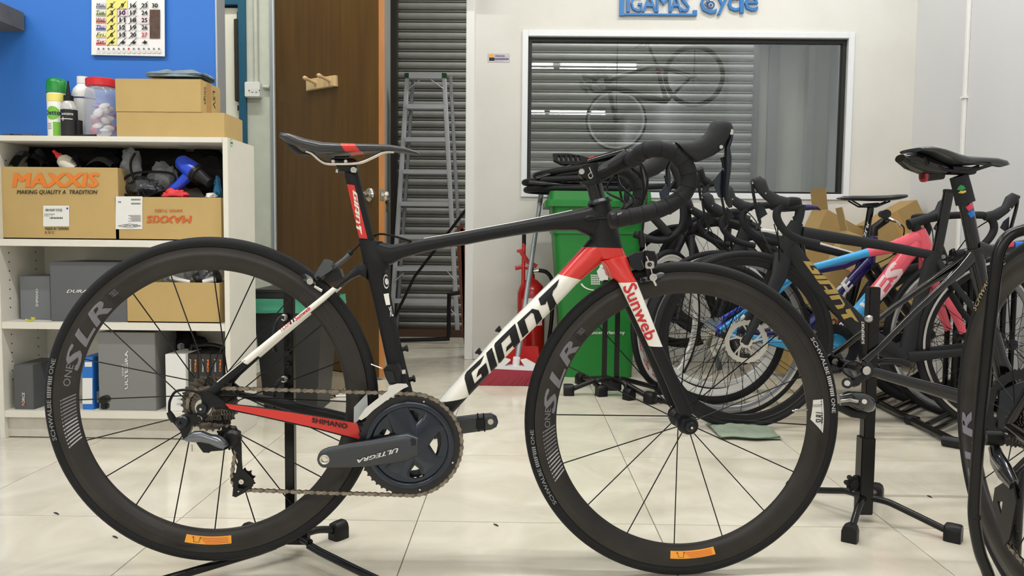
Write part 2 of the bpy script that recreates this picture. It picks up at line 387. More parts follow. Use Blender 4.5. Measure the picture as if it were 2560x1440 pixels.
# storage room
SY=5.80; SXL=at(997,400,SY).x; SXR=at(1878,300,SY).x
struct('wall_storage_left',G().mm((SXL-.16,YW+.3,0),(SXL-.045,6.1,3.5)),GREYW)
struct('wall_storage_back',G().mm((-4.2,6.0,0),(2.4,6.1,3.5)),GREYW)
struct('trim_8',G().mm((SXL-.045,SY-.1,0),(SXL,SY+.08,3.5)),mat('guide_rail',(60,56,50),.5,metal=.4))
struct('trim_9',G().mm((SXR,SY-.08,0),(SXR+.03,SY+.08,3.5)),mat('guide_rail_light',(112,112,108),.5,metal=.4))
bz=at(1950,118,SY).z
struct('wall_storage_right',G().mm((SXR+.03,SY-.02,0),(WXR,SY+.1,3.5)),mat('storage_pale',(214,216,204),.7,var=.06,vscale=2))
struct('trim_10',G().mm((SXR+.105,SY-.06,0),(SXR+.175,SY-.02,bz)),mat('conduit_grey',(140,142,140),.6))
struct('trim_11',G().mm((SXR+.375,SY-.10,0),(SXR+.42,SY-.02,bz)),mat('frame_grey',(172,174,168),.6))
struct('trim_12',G().mm((SXR+.005,SY-.4,bz),(WXR-.001,SY-.08,bz+.5)),GREYW)
# shutter, slat by slat
SH=thing('rolling_shutter','grey steel rolling shutter made of curved horizontal slats, behind doorway and window','shutter',((SXL+SXR)/2,SY,0))
pit=.0713
prof=[(.012,.0),(-.004,.001),(-.012,.006),(-.017,.016),(-.019,.027),(-.017,.037),(-.010,.044),(.0,.047),(.014,.048),(.014,.0535),(-.007,.054),(-.010,.0575),(-.007,.0605),(.014,.0615),(.014,.070),(.018,.070),(.018,0)]
g=G(); g.rings([[V((x,a,b_)) for a,b_ in prof] for x in (SXL-.02,SXR+.02)]); sme=mesh('slat',g.bm,SHUT,50)
for k in range(36): inst('slat',sme,SH,Matrix.Translation((0,SY,.03+k*pit)))
g=G().mm((SXL-.02,SY-.02,.0),(SXR+.02,SY+.015,.03)); obj('bottom_bar',g,DKM,SH)
struct('trim_13',G().mm((SXL,SY-.3,-.001),(WXL-.03,SY-.12,.05)),mat('sill_brown',(74,50,34),.6))
# ceiling lamps
lb=G().mm((-.63,-.045,0),(.63,.045,.045),bev=.006); LB=mesh('housing',lb.bm,PW)
lt=G().cyl((-.59,0,-.02),(.59,0,-.02),.014); LT=mesh('tube',lt.bm,mat('lamp_tube',(255,252,245),.3,emit=18))
for i,l in enumerate(LAMPS):
    t0=thing('ceiling_lamp','white fluorescent batten lamp on the shop ceiling','lamp',l,'ceiling batten lamps'); M=Matrix.Translation(l)
    inst('housing',LB,t0,M); inst('tube',LT,t0,M)
# ================================================================ DOOR
DP=Plane(V((-1.372,4.326,0)),V((-.705,3.818,0)))
dt=thing('door_1',None,None,DP.o,kind='structure')
DWD=wood('door_veneer',(98,67,17),(78,52,8),.38,(9,9,.55)); DED=wood('door_edge',(196,132,72),(176,112,56),.5)
g=G(); w_=(DP.b-DP.o).length
def dpt(s,z,off=0): return DP.o+DP.d*s+V((0,0,z))+DP.n*off
g.rings([[dpt(0,.012),dpt(0,.012,-.038),dpt(0,2.5,-.038),dpt(0,2.5)],[dpt(w_,.012),dpt(w_,.012,-.038),dpt(w_,2.5,-.038),dpt(w_,2.5)]])
obj('door_leaf',g,DWD,dt,smooth=0)
g=G().rings([[dpt(w_+.0005,.012,-.001),dpt(w_+.0005,.012,-.037),dpt(w_+.0005,2.5,-.037),dpt(w_+.0005,2.5,-.001)],[dpt(w_+.004,.012,-.001),dpt(w_+.004,.012,-.037),dpt(w_+.004,2.5,-.037),dpt(w_+.004,2.5,-.001)]])
obj('door_edge',g,DED,dt,smooth=0,label='lighter orange wooden edge of the door')
kp=DP.pt(924,487); ks=(kp-DP.o).dot(DP.d); kz=kp.z
g=G().lathe([(0,0),(.033,0),(.034,.004),(.028,.010),(.014,.016),(.012,.036),(.022,.046),(.028,.058),(.026,.070),(.016,.076),(0,.077)],dpt(ks,kz,.0),DP.n,24)
obj('door_knob',g,SIL,dt)
g=G().lathe([(0,0),(.033,0),(.034,.004),(.028,.010),(.014,.016),(.012,.036),(.022,.046),(.028,.058),(.026,.070),(.016,.076),(0,.077)],dpt(ks,kz,-.038),-DP.n,24)
obj('door_knob',g,SIL,dt)
g=G().rings([[dpt(w_+.0042,kz-.028,-.006),dpt(w_+.0042,kz-.028,-.031),dpt(w_+.0042,kz+.028,-.031),dpt(w_+.0042,kz+.028,-.006)],[dpt(w_+.007,kz-.028,-.006),dpt(w_+.007,kz-.028,-.031),dpt(w_+.007,kz+.028,-.031),dpt(w_+.007,kz+.028,-.006)]])
g.box(dpt(w_+.012,kz,-.018),(.014,.014,.016)); obj('latch_plate',g,SIL,dt)
KY=thing('key_bunch','silver keys hanging from the lock of the brown door','keys',dpt(ks,kz-.03,-.10))
kq=dpt(ks,kz,-.121); obj('key_ring',G().tube([kq+V((0,0,-.012))+DP.d*(.011*math.cos(a*pi/8))+V((0,0,.011*math.sin(a*pi/8))) for a in range(16)],.001,6,closed=True),SIL,KY)
for a in (-.004,.004): obj('key',G().lathe([(.002,-.001),(.011,-.001),(.011,.001),(.002,.001)],kq+V((a,0,-.032)),DP.n,14,closed=True).box(kq+V((a,0,-.062)),(.006,.002,.042)),SIL,KY)
# peg rack on door
q=[DP.P(p,.001) for p in ((770,200),(844,189),(845,216),(771,228))]
pr=thing('peg_rack','small cream wooden rack with two pegs screwed to the brown door','hook rack',(q[0]+q[2])/2-V((0,0,.03)))
g=G(); CRW=wood('cream_wood',(226,196,150),(208,176,128),.5); off=DP.n*.014
cen=sum(q,V())/4; inn=[p.lerp(cen,.13)+off+DP.n*.004 for p in q]
g.rings([q,[p+off for p in q],inn]); obj('backboard',g,CRW,pr,smooth=0)
for a,b_ in (((790,208),(772,207)),((825,202),(805,199))):
    s_=DP.P(a,.016); e_=s_+DP.n*.075+V((-.004,0,.018)); obj('peg',G().lathe([(0,0),(.010,0),(.009,.02),(.008,.05),(.011,.062),(.011,.074),(.006,.08),(0,.081)],s_,(e_-s_),16),CRW,pr)
# switch box and conduits
sw=thing('light_switch','white two-gang switch box on pale green wall beside door','switch',at(637,245,YD-.02))
a=at(618,208,YD);b_=at(656,246,YD); obj('switch_plate',G().mm((a.x,YD-.045,b_.z),(b_.x,YD,a.z),bev=.004),PW,sw)
for px in (631,641): p=at(px,226,YD-.045); obj('rocker',G().box(p,(.014,.008,.02),bev=.002),mat('rocker_white',(225,228,225),.3),sw)
for px in (623,649): p=at(px,226,YD-.047); obj('screw',G().cyl(p,p+V((0,-.003,0)),.003,seg=8),DKM,sw)
p=at(640,209,YD-.02); tag_=obj('conduit',G().cyl((p.x,YD-.014,p.z),(p.x,YD-.014,3.49),.012),PALEG,label='vertical pale conduit rising from the white switch box',cat='pipe')
p=at(656,217,YD-.02); obj('conduit',G().cyl((p.x+.003,YD-.014,p.z),(dl-.032,YD-.014,p.z),.010),PALEG,label='short horizontal conduit running from switch box to door frame',cat='pipe')
# conduit on the right wall
c0=atx(2424,0,WXR);c1=atx(2410,430,WXR); yy=(c0.y+c1.y)/2
g=G().mm((WXR-.016,yy-.012,.02),(WXR,yy+.012,3.49),bev=.004); t0=thing('cable_trunking','thin white vertical cable trunking on the right wall','pipe',(WXR,yy,.02)); obj('channel',g,PW,t0)
obj('clip',G().box((WXR-.01,yy,atx(2417,243,WXR).z),(.024,.034,.012)),PW,t0)
# small sticker on back wall
sg=thing('wall_notice','small crumpled printed notice stuck on white wall left of window','sticker',at(1247,157,YW-.003))
obj('paper',G().mm(at(1219,155,YW-.002),at(1275,134,YW-.0005)-V((0,0,0))),mat('notice_paper',(205,202,206),.7,var=.25,vscale=60),sg,smooth=0)
for (bx0,by0,bx1,by1,c) in ((1222,136,1234,143,ORG),(1223,144,1236,152,PBLK),(1238,138,1262,142,DREC),(1236,145,1272,150,mat('ink_violet',(120,110,150),.7))):
    print_on('print',rect2d(),on_planeY([(bx0,by1),(bx1,by1),(bx1,by0),(bx0,by0)],YW-.0026),c,sg)
# ================================================================ SHOP SIGN (raised blue letters)
SGM=mat('sign_blue',(40,118,186),.35,var=.05); SGS=mat('sign_blue_side',(30,84,140),.5)
sg=thing('shop_sign','raised blue shop name letters on white wall above the window','sign',at(1720,38,YW-.01))
def letter(ch,x0,y0,x1,y1,bold=.02):
    vs,fs=text2d(ch,0,0); m=quadmap([(x0,y1),(x1,y1),(x1,y0),(x0,y0)]); bm=bmesh.new(); B=[bm.verts.new(at(*m(u,v),YW-.018)) for u,v,*_ in vs]
    for f in fs:
        try: bm.faces.new([B[i] for i in f])
        except ValueError: pass
    r=bmesh.ops.extrude_face_region(bm,geom=list(bm.faces))
    for v in [e for e in r['geom'] if isinstance(e,bmesh.types.BMVert)]: v.co.y=YW
    obj('letter',bm,SGM,sg,smooth=0)
xs=[1566,1580,1607,1642,1685,1727]
for ch,x0,x1 in (('I',1567,1575),('G',1577,1606),('A',1606,1642),('M',1641,1678),('A',1676,1704),('S',1702,1725)): letter(ch,x0,-16,x1,29)
for ch,x0,x1,y0,y1 in (('C',1751,1792,-20,34),('y',1792,1822,-12,36),('c',1820,1848,-10,27),('l',1850,1860,-28,32),('e',1862,1896,-12,27)): letter(ch,x0,y0,x1,y1,.035)
obj('bracket_stroke',G().mm(at(1550,-30,YW-.018),at(1559,41,YW)).mm(at(1550,33,YW-.018),at(1741,41,YW)).mm(at(1733,25,YW-.018),at(1741,40,YW)),SGM,sg,smooth=0)
for px,py,r in ((1777,13,.022),(1765,11,.010),(1770,3,.010)):
    p=at(px,py,YW-.02); obj('ring_mark',G().lathe([(r*.62,0),(r,0),(r,.006),(r*.62,.006)],p,(0,-1,0),20,closed=True),SGS,sg); obj('ring_mark',G().cyl(p,p+V((0,-.006,0)),r*.35,seg=12),SGS,sg)
# ================================================================ SHELF UNIT
YF=2.64; YB=2.90; XR=-1.0; XL=-1.812; th=.018
su=thing('shelf_unit','cream open shelf unit holding cardboard boxes, against blue wall','shelf',((XL+XR)/2,(YF+YB)/2,0))
def zf(py,px=280,Y=YF): return at(px,py,Y).z
z1=zf(341,300); z2=zf(600,300); z3=zf(808,300); z4=zf(1030,300)
obj('side_panel',G().mm((XR-th,YF,0),(XR,YB,z1),bev=.001),CWHT,su); obj('side_panel',G().mm((XL,YF,0),(XL+th,YB,z1-th),bev=.001),CWHT,su)
obj('top_board',G().mm((XL,YF-.002,z1-th),(XR-th,YB,z1),bev=.001),CWHT,su)
for z,n_ in ((z2,1),(z3,1),(z4,1)): obj('shelf_board',G().mm((XL+th,YF+.001,z-.024),(XR-th,YB,z),bev=.001),CWHT,su)
obj('back_panel',G().mm((XL+th,YB-.006,.05),(XR-th,YB,z1-th)),CWHT,su)
obj('kick_board',G().mm((XL+th,YF+.02,.004),(XR-th,YF+.036,z4-.024)),mat('kick_worn',(208,203,192),.6,var=.15,vscale=14),su)
g=G()
for z in [z for z in np.arange(.2,z1-.06,.032)]: 
    if min(abs(z-q_) for q_ in (z2,z3,z4))>.03: g.cyl((XL+th,YF+.05,z),(XL+th+.0012,YF+.05,z),.0025,seg=6); g.cyl((XL+th,YF+.2,z),(XL+th+.0012,YF+.2,z),.0025,seg=6)
obj('peg_holes',g,PBLK,su,kind='stuff')
p=at(576,357,2.67); g=G().lathe([(0,0),(.013,0),(.013,.0006),(0,.0006)],(XR,2.675,at(576,357,2.67).z),(1,0,0),20); obj('sticker',g,mat('sticker_green',(52,150,60),.5),su)
obj('sticker',G().lathe([(0,0),(.0105,0),(.0105,.0004),(0,.0004)],(XR+.0006,2.675,at(576,357,2.67).z),(1,0,0),20),PW,su)
print_on('lettering',text2d('SIRIM',0,.02),lambda u,v:V((XR+.0014,2.665+.020*u,at(576,357,2.67).z-.004+.008*v)),mat('sticker_green',0),su)
# ---- box helper: front face rectangle in pixels at depth Y
def fr(px0,py0,px1,py1,Y):
    a=at(px0,(py0+py1)/2,Y).x;b=at(px1,(py0+py1)/2,Y).x; z1_=at((px0+px1)/2,py0,Y).z; z0_=at((px0+px1)/2,py1,Y).z
    return a,b,z0_,z1_
def carton(name,label,rect,Y,dep,z0,m=CARD,open_=False,cat='box',group=None,x1=None):
    a,b,_,zt=fr(*rect,Y); t=thing(name,label,cat,((a+b)/2,Y+dep/2,z0),group); w=.004
    if not open_:
        obj('body',G().mm((a,Y,z0),(b,Y+dep,zt),bev=.0015),m,t)
        if m is CARD: 
            obj('tape',G().mm(((a+b)/2-.02,Y-.0004,zt-.0004),((a+b)/2+.02,Y+dep,zt+.0006)),mat('brown_tape',(180,140,80),.3),t,smooth=0)
    else:
        g=G().mm((a,Y,z0),(b,Y+w,zt)).mm((a,Y+dep-w,z0),(b,Y+dep,zt)).mm((a,Y+w,z0),(a+w,Y+dep-w,zt)).mm((b-w,Y+w,z0),(b,Y+dep-w,zt)).mm((a,Y,z0),(b,Y+dep,z0+w))
        obj('body',g,m,t,smooth=0)
    return t,a,b,zt
def label_front(t,Y,rect,m=FWHT,name='paper_label'): 
    x0,y0,x1,y1=rect; return print_on(name,rect2d(),on_planeY([(x0,y1),(x1,y1),(x1,y0),(x0,y0)],Y-.0012),m,t)
def txt(t,s,rect,Y,m,shear=0,bold=.01,rot=0,lift=.0018,spacing=1.,fn=None,name='lettering',q=None):
    x0,y0,x1,y1=rect
    if q is None: q={0:[(x0,y1),(x1,y1),(x1,y0),(x0,y0)],180:[(x1,y0),(x0,y0),(x0,y1),(x1,y1)],90:[(x1,y1),(x1,y0),(x0,y0),(x0,y1)],270:[(x0,y0),(x0,y1),(x1,y1),(x1,y0)]}[rot]
    return print_on(name,text2d(s,shear,bold,spacing),fn(q) if fn else on_planeY(q,Y-lift),m,t)
OR=mat('print_orange',(222,122,42),.6); 
# shelf 2: two large printed cartons
Y1=2.665
c1,a,b,zt=carton('cardboard_box','open brown cardboard box with large orange lettering on upper shelf',(5,418,296,597),Y1,.2,z2,open_=True)
txt(c1,'MAXXIS',(30,432,248,468),Y1,OR,.12,.04); txt(c1,'MAKING QUALITY A  TRADITION',(42,475,243,487),Y1,PBLK,.15,.01)
label_front(c1,Y1,(108,514,173,566)); txt(c1,'GIN HUAT CYCLE',(113,522,155,528),Y1,PBLK,lift=.0022); txt(c1,'PORT KELANG',(111,534,137,537),Y1,PBLK,lift=.0022,bold=0); txt(c1,'C/NO    %',(111,538,131,541),Y1,PBLK,lift=.0022,bold=0)
for k in range(14): label_front(c1,Y1+-.001,(124+k*2.4,543,124+k*2.4+(1+k%3*.4),547),PBLK,'barcode')
g=thing; txt(c1,'MADE IN TAIWAN',(113,568,171,575),Y1,PBLK,0,.01); txt(c1,'R. O. C.',(113,578,136,584),Y1,PBLK,0,.01)
p=at(168,521,Y1-.0022); obj('dot_sticker',G().cyl(p,p+V((0,-.0004,0)),.0032,seg=14),mat('dot_blue',(40,60,150),.5),c1)
c2,a,b,zt=carton('cardboard_box','open cardboard box with upside-down orange lettering on upper shelf',(289,493,553,600),Y1,.2,z2,open_=True)
txt(c2,'MAXXIS',(366,539,479,557),Y1,mat('print_orange2',(205,96,40),.6),.12,.03,180); txt(c2,'INNER TUBES',(386,523,455,530),Y1,mat('print_orange2',0),0,.005,180)
label_front(c2,Y1,(289,491,356,573)); 
for i,(x0,y0,n_) in enumerate(((328,497,10),(328,507,10),(296,503,3))):
    for k in range(n_): label_front(c2,Y1-.001,(x0+k*2.4,y0,x0+k*2.4+1.2,y0+4),PBLK,'barcode')
for k in range(7): label_front(c2,Y1-.001,(320+k%3*4,538+k*2.4,352,539+k*2.4),DREC,'print')
txt(c2,'GIN HUAT',(308,561,344,567),Y1,PBLK,0,0,180,lift=.0024)
print_on('print',shape2d([[(0,.5),(.5,1),(.5,.94),(.08,.5)],[(.5,1),(1,.5),(.92,.5),(.5,.94)],[(1,.5),(.5,0),(.5,.06),(.92,.5)],[(.5,0),(0,.5),(.08,.5),(.5,.06)]]),on_planeY([(294,570),(354,570),(354,559),(294,559)],Y1-.0024),PBLK,c2)
# cartons on top
Y2=2.672; zt1=z1+.0005
c3,a,b,zlow=carton('cardboard_box','long closed cardboard box lying on top of the shelf unit',(291,281,562,338),Y2,.17,zt1)
c4,a4,b4,zup=carton('cardboard_box','closed cardboard box stacked on another box, rag on top',(288,197,503,279),Y2,.17,zlow+.0008)
obj('tape',G().mm((b4,Y2+.045,zlow+.002),(b4+.0006,Y2+.085,zup)),mat('brown_tape',0),c4,smooth=0)
for s_,y0 in (('Ongs',.02),('LSV',.10)): print_on('lettering',text2d(s_,0,0),(lambda Y0: lambda u,v:V((b4+.001,Y2+Y0+.02*v,zup-.02-.06*u)))(y0),PBLK,c4)
# crumpled rag
def rag(name,label,cen,sx,sy,h,m,seed,cat='cloth',folds=3,nu=34,nv=20):
    random.seed(seed)
    def f(u,v,base):
        x=(u-.5)*sx; y=(v-.5)*sy; e=noise.noise(V((u*5+seed,v*4,base*3)))*.5+.5
        x+=noise.noise(V((v*3,seed,base)))*.04*sx; y+=noise.noise(V((u*3,seed+5,base)))*.1*sy
        z=h*(.25+.6*e*math.sin(pi*min(1,max(0,u)))**.4*math.sin(pi*v)**.35)+base*h*.32
        return V(cen)+V((x,y,z))
    g=G()
    for k in range(folds): g.grid(lambda u,v,k=k:f(u,v,k/folds),nu,nv)
    for v in g.bm.verts: v.co.z=max(v.co.z,cen[2]+.0004)
    bmesh.ops.solidify(g.bm,geom=list(g.bm.faces),thickness=.0016)
    return obj(name,g,m,label=label,cat=cat,smooth=60)
RAGM=mat('rag_blue_grey',(176,192,200),.9,bump=.3,scale=200,var=.2,vscale=30); RAGG=mat('rag_green',(186,200,180),.9,bump=.3,scale=200,var=.1,vscale=30)
p=at(450,196,Y2+.07); rag('rag','crumpled grey-blue cloth on top of the upper cardboard box','',.1,.1,.1,RAGM,3) if 0 else rag('rag','crumpled grey-blue cloth on top of the upper cardboard box',(p.x,Y2+.08,zup+.0005),.2,.12,.05,RAGM,3)
# bottles and jar on top
def stand(px,Y): return at(px,336,Y).x
x=stand(137,2.70); s=.0
sc=thing('spray_can','tall aerosol can with green cap and white-yellow body on shelf top','can',(x,2.72,z1))
R_=.032; hh=at(137,228,2.70).z-z1
obj('body',G().lathe([(0,0),(R_,0),(R_,.002),(R_,hh-.008),(R_-.004,hh),(0,hh)],(x,2.72,z1),(0,0,1),32),PW,sc)
obj('band',G().lathe([(R_+.0004,hh-.035),(R_+.0006,hh-.035),(R_+.0006,hh-.009),(R_+.0004,hh-.009)],(x,2.72,z1),(0,0,1),32,closed=True),mat('label_yellow',(236,226,120),.4),sc)
hc=at(137,195,2.70).z-z1
obj('cap',G().lathe([(R_+.001,hh-.004),(R_+.001,hh+.03),(R_-.003,hc-.004),(R_-.008,hc),(R_-.012,hc-.012),(0,hc-.012)],(x,2.72,z1),(0,0,1),32),mat('cap_green',(24,136,52),.3),sc)
def cylmap(cx,cyy,rad,z0,a0,a1,h): return lambda u,v: V((cx+rad*math.sin(a0+(a1-a0)*u),cyy-rad*math.cos(a0+(a1-a0)*u),z0+h*v))
circ=shape2d([[(.5+.5*math.cos(a*pi/14),.5+.5*math.sin(a*pi/14)) for a in range(28)]])
print_on('logo',circ,cylmap(x,2.72,R_+.0006,z1+.062,-.75,.75,.046),mat('logo_green',(120,190,60),.4),sc,10,1)
print_on('lettering',text2d('Dettol',0,.02),cylmap(x,2.72,R_+.0012,z1+.078,-.85,.95,.016),mat('ink_navy',(24,34,96),.4),sc,10,1)
for k in range(4): print_on('print',rect2d(),cylmap(x,2.72,R_+.0006,z1+.030+k*.006,-.7,-.1,.0018),DREC,sc,6,1)
print_on('print',rect2d(),cylmap(x,2.72,R_+.0006,z1+.004,.05,.75,.05),mat('logo_green',0),sc,6,1)
x=stand(168,2.68); h2=at(168,250,2.68).z-z1; R_=.026
sb=thing('oil_bottle','clear bottle with black label and pointed nozzle on shelf top','bottle',(x,2.695,z1))
obj('body',G().lathe([(0,0),(R_,0),(R_,h2-.02),(R_-.012,h2),(0,h2)],(x,2.695,z1),(0,0,1),28),mat('clear_plastic',(206,206,206),.15,alpha=.85),sb)
obj('label',G().lathe([(R_+.0003,.004),(R_+.0006,.004),(R_+.0006,h2-.032),(R_+.0003,h2-.032)],(x,2.695,z1),(0,0,1),28,closed=True),PBLK,sb)
hn=at(163,200,2.68).z-z1; obj('nozzle',G().lathe([(R_-.010,h2-.002),(R_-.010,h2+.016),(.008,h2+.02),(.0065,h2+.03),(.002,hn),(0,hn)],(x-.001,2.695,z1),(0,0,1),20),PB,sb)
print_on('lettering',text2d('DYNAMIC',.2,.02),cylmap(x,2.695,R_+.0012,z1+.094,-.45,1.0,.008),FWHT,sb,8,1); print_on('lettering',text2d('BARKEEPER',.2,.02),cylmap(x,2.695,R_+.0012,z1+.075,-.45,1.0,.007),FWHT,sb,8,1)
print_on('print',shape2d([[(0,.4),(1,.4),(1,.6),(0,.6)],[(.2,0),(.27,0),(.27,1),(.2,1)]]),cylmap(x,2.695,R_+.0012,z1+.055,-.6,.9,.014),FWHT,sb,8,1)
x=stand(204,2.78); h2=at(204,222,2.78).z-z1; wb=thing('plastic_bottle','white plastic bottle with white cap behind the other bottles','bottle',(x,2.8,z1))
obj('body',G().lathe([(0,0),(.036,0),(.038,.004),(.038,h2-.02),(.034,h2),(.018,h2+.02),(0,h2+.02)],(x,2.8,z1),(0,0,1),28),PW,wb); ht=at(206,190,2.78).z-z1
obj('cap',G().lathe([(.016,h2+.018),(.021,h2+.02),(.021,ht),(0,ht)],(x,2.8,z1),(0,0,1),28),PW,wb); obj('band',G().lathe([(.0382,h2-.035),(.0385,h2-.035),(.0385,h2-.03),(.0382,h2-.03)],(x,2.8,z1),(0,0,1),28,closed=True),mat('dot_blue',0),wb)
x=at(197,310,2.70).x; tb=G().lathe([(0,0),(.011,0),(.012,.004),(.012,.06),(.0,.063)],(x,2.70,z1),(0,0,1),16); obj('marker_tube',tb,PB,label='short black tube standing between the bottles and the jar',cat='tube')
x=stand(250,2.73); jr=thing('storage_jar','clear plastic jar with red lid filled with wrapped sweets','jar',(x,2.75,z1)); hj=at(250,205,2.73).z-z1; R_=.056
JG=mat('jar_plastic',(214,222,236),.08,alpha=.32)
obj('body',G().lathe([(0,.001),(R_,.001),(R_+.002,.01),(R_-.001,hj*.5),(R_+.001,hj*.62),(R_-.002,hj*.68),(R_+.001,hj*.74),(R_-.002,hj*.8),(R_-.006,hj*.88),(R_-.012,hj-.012),(R_-.014,hj-.01)],(x,2.75,z1),(0,0,1),36),JG,jr)
obj('lid',G().lathe([(R_-.012,hj-.016),(R_-.004,hj-.014),(R_-.004,hj+.010),(R_-.008,hj+.013),(0,hj+.013)],(x,2.75,z1),(0,0,1),36),mat('lid_red',(206,34,42),.3),jr)
for k in range(26):
    random.seed(50+k); a=random.random()*6.28; r=.012+random.random()*.022; p=V((x+r*math.cos(a),2.75+r*math.sin(a)*.8,z1+.016+.0042*k))
    m=[mat('sweet_white',(236,232,236),.4),mat('sweet_violet',(140,96,190),.4),mat('sweet_white',0),mat('sweet_pink',(214,84,110),.4)][k%4]
    g=G(); R3=Matrix.Rotation(random.random()*6,3,'X')@Matrix.Rotation(random.random()*6,3,'Z')
    g.grid(lambda u,v:p+R3@V((.020*math.cos(pi*(u-.5))*math.cos(2*pi*v),.015*math.cos(pi*(u-.5))*math.sin(2*pi*v),.009*math.sin(pi*(u-.5)))),6,10); obj('sweet',g,m,label='wrapped sweet inside the jar with the red lid',cat='sweet',group='wrapped sweets in the jar')
g=G().tube([at(190,332,2.67)+V((0,0,.001)),at(240,330,2.67)],(.0045),10); p=at(215,335,2.67)
for v in g.bm.verts: v.co.z+=z1+.0046-at(215,331,2.67).z
obj('marker_pen',g,PB,label='black pen lying at the front edge of the shelf top',cat='pen')
g=G()
for k in range(9): random.seed(k); p=V((XL+.03+.012*k,2.69+.01*(k%3),z1+.006)); g.box(p,(.02,.03,.008+.006*random.random()),Matrix.Rotation(random.random()*2,3,'Z'))
obj('debris_pile',g,mat('debris',(92,96,106),.5,var=.4,vscale=80),label='low pile of small grey parts at left end of shelf top',cat='parts',kind='stuff')
# contents of the big cartons
def lumps(nm,label,cen,size,m,seed,group=None,cat='part'):
    random.seed(seed); g=G(); c=V(cen); off=random.random()*9
    def f(u,v):
        th=2*pi*v; ph=pi*(u-.5); d=V((math.cos(ph)*math.cos(th),math.cos(ph)*math.sin(th),math.sin(ph)))
        k=1+.45*noise.noise(d*1.7+V((off,0,0)))+.2*noise.noise(d*5+V((off,3,0)))
        return c+V((d.x*size[0]*k,d.y*size[1]*k,d.z*size[2]*k))
    g.grid(f,16,24); bmesh.ops.remove_doubles(g.bm,verts=g.bm.verts,dist=1e-5)
    return obj(nm,g,m,label=label,cat=cat,group=group,smooth=35)
BAG=mat('clear_bag',(150,154,160),.12,alpha=.5,bump=.9,scale=45); BAGD=mat('dark_bag',(52,54,60),.15,bump=1,scale=50,coat=.5)
def curved_shell(a,b,wd,m,label,lift=.02,group=None):
    a=V(a);b=V(b); t=(b-a); s=V((0,1,0))
    g=G().grid(lambda u,v:a+t*u+V((0,0,1))*(lift*math.sin(pi*u)-.35*wd*(v-.5)**2*4)+s*(wd*(v-.5)),10,8); bmesh.ops.solidify(g.bm,geom=list(g.bm.faces),thickness=.002)
    return obj('grip_shell',g,m,label=label,cat='parts',group=group,smooth=50)
DG=mat('soft_grey',(70,72,78),.5)
for i,(p,q_) in enumerate((((28,412),(66,378)),((66,405),(104,392)),((96,372),(112,408)),((185,395),(205,412)),((225,404),(285,408)),((6,408),(30,400)))):
    Yq=2.70+.02*(i%3); a=at(*p,Yq);b=at(*q_,Yq); curved_shell(a,b,.05,[DG,DKM,DG,BLK,DG,BLK][i],['leftmost grey curved cover in the open left box','dark arched cover second from left in the left box','upright grey cover beside the red-tipped bottle','black cover right of the red-tipped bottle','long grey cover at right end of the left box','small black cover at the extreme left of the box'][i],group='dark covers heaped in the left box')
p=at(160,402,2.70); gl_=thing('glue_bottle','cream bottle with red tip poking out of the left box','bottle',p-V((0,0,.03)))
ax=(at(146,390,2.70)-at(178,420,2.70)).normalized()
obj('body',G().lathe([(0,-.05),(.026,-.05),(.027,-.01),(.022,.008),(.010,.018),(0,.02)],p,ax,20),mat('bottle_cream',(206,200,186),.4),gl_)
obj('cap',G().lathe([(.011,.016),(.012,.026),(.007,.034),(.005,.05),(0,.052)],p,ax,16),mat('lid_red',0),gl_)
lumps('clear_bag','crumpled clear plastic bag standing in the right box',at(328,418,2.74),(.035,.03,.065),BAG,4,cat='bag'); lumps('clear_bag','shiny crumpled clear bag beside the blue heat gun',at(405,445,2.75),(.045,.03,.05),BAG,9,cat='bag'); lumps('clear_bag','dark crumpled bag low in the middle of the right box',at(360,468,2.73),(.06,.03,.035),BAGD,12,cat='bag')
lumps('red_cloth','red cloth edge sticking out below the heat gun',at(438,487,2.70),(.045,.02,.02),mat('cloth_red',(220,60,64),.7),21,cat='cloth')
lumps('white_cloth','small white scrap at the right corner of the box',at(528,490,2.70),(.018,.015,.010),PW,25,cat='cloth')
lumps('blue_pouch','light blue pouch edge at right end of the box',at(544,470,2.74),(.012,.02,.04),mat('pouch_blue',(60,140,190),.5),27,cat='pouch')
g=G().tube(smooth_pts([at(*p,2.71) for p in ((338,382),(326,410),(335,450),(358,480),(366,492),(392,482),(425,470),(438,445),(420,432),(360,430),(320,440),(300,465),(310,485),(330,492))],6),.0042,8); obj('power_cord',g,CABL,label='black power cord looped over the right box',cat='cord')
hg=thing('heat_gun','blue heat gun with black nozzle lying in the right box','heat gun',at(470,470,2.73))
a=at(447,400,2.72); b_=at(497,437,2.70); ax=(b_-a).normalized(); HB=mat('tool_blue',(20,66,205),.3,coat=.3)
obj('body',G().lathe([(0,0),(.018,.002),(.026,.012),(.030,.04),(.032,.075),(.031,.085)],a,ax,28),HB,hg)
L_=(b_-a).length
obj('nozzle',G().lathe([(.031,.083),(.033,.086),(.033,.096),(.025,.10),(.019,.125),(.018,.15),(0,.15)],a,ax,24),PB,hg)
obj('collar',G().lathe([(.0325,.08),(.034,.08),(.034,.088),(.0325,.088)],a,ax,24,closed=True),DKM,hg)
obj('handle',G().tube([at(470,440,2.71),at(452,458,2.71),at(430,478,2.715),at(424,486,2.715)],[.019,.017,.016,.015],14),HB,hg)
print_on('label',rect2d(),on_planeY([(452,417),(470,425),(476,411),(458,402)],2.689),PBLK,hg); print_on('logo',shape2d([[(0,0),(.4,.5),(0,1),(.5,.7),(1,1),(.6,.5),(1,0),(.5,.3)]]),on_planeY([(456,416),(468,421),(472,411),(460,406)],2.688),ORG,hg)
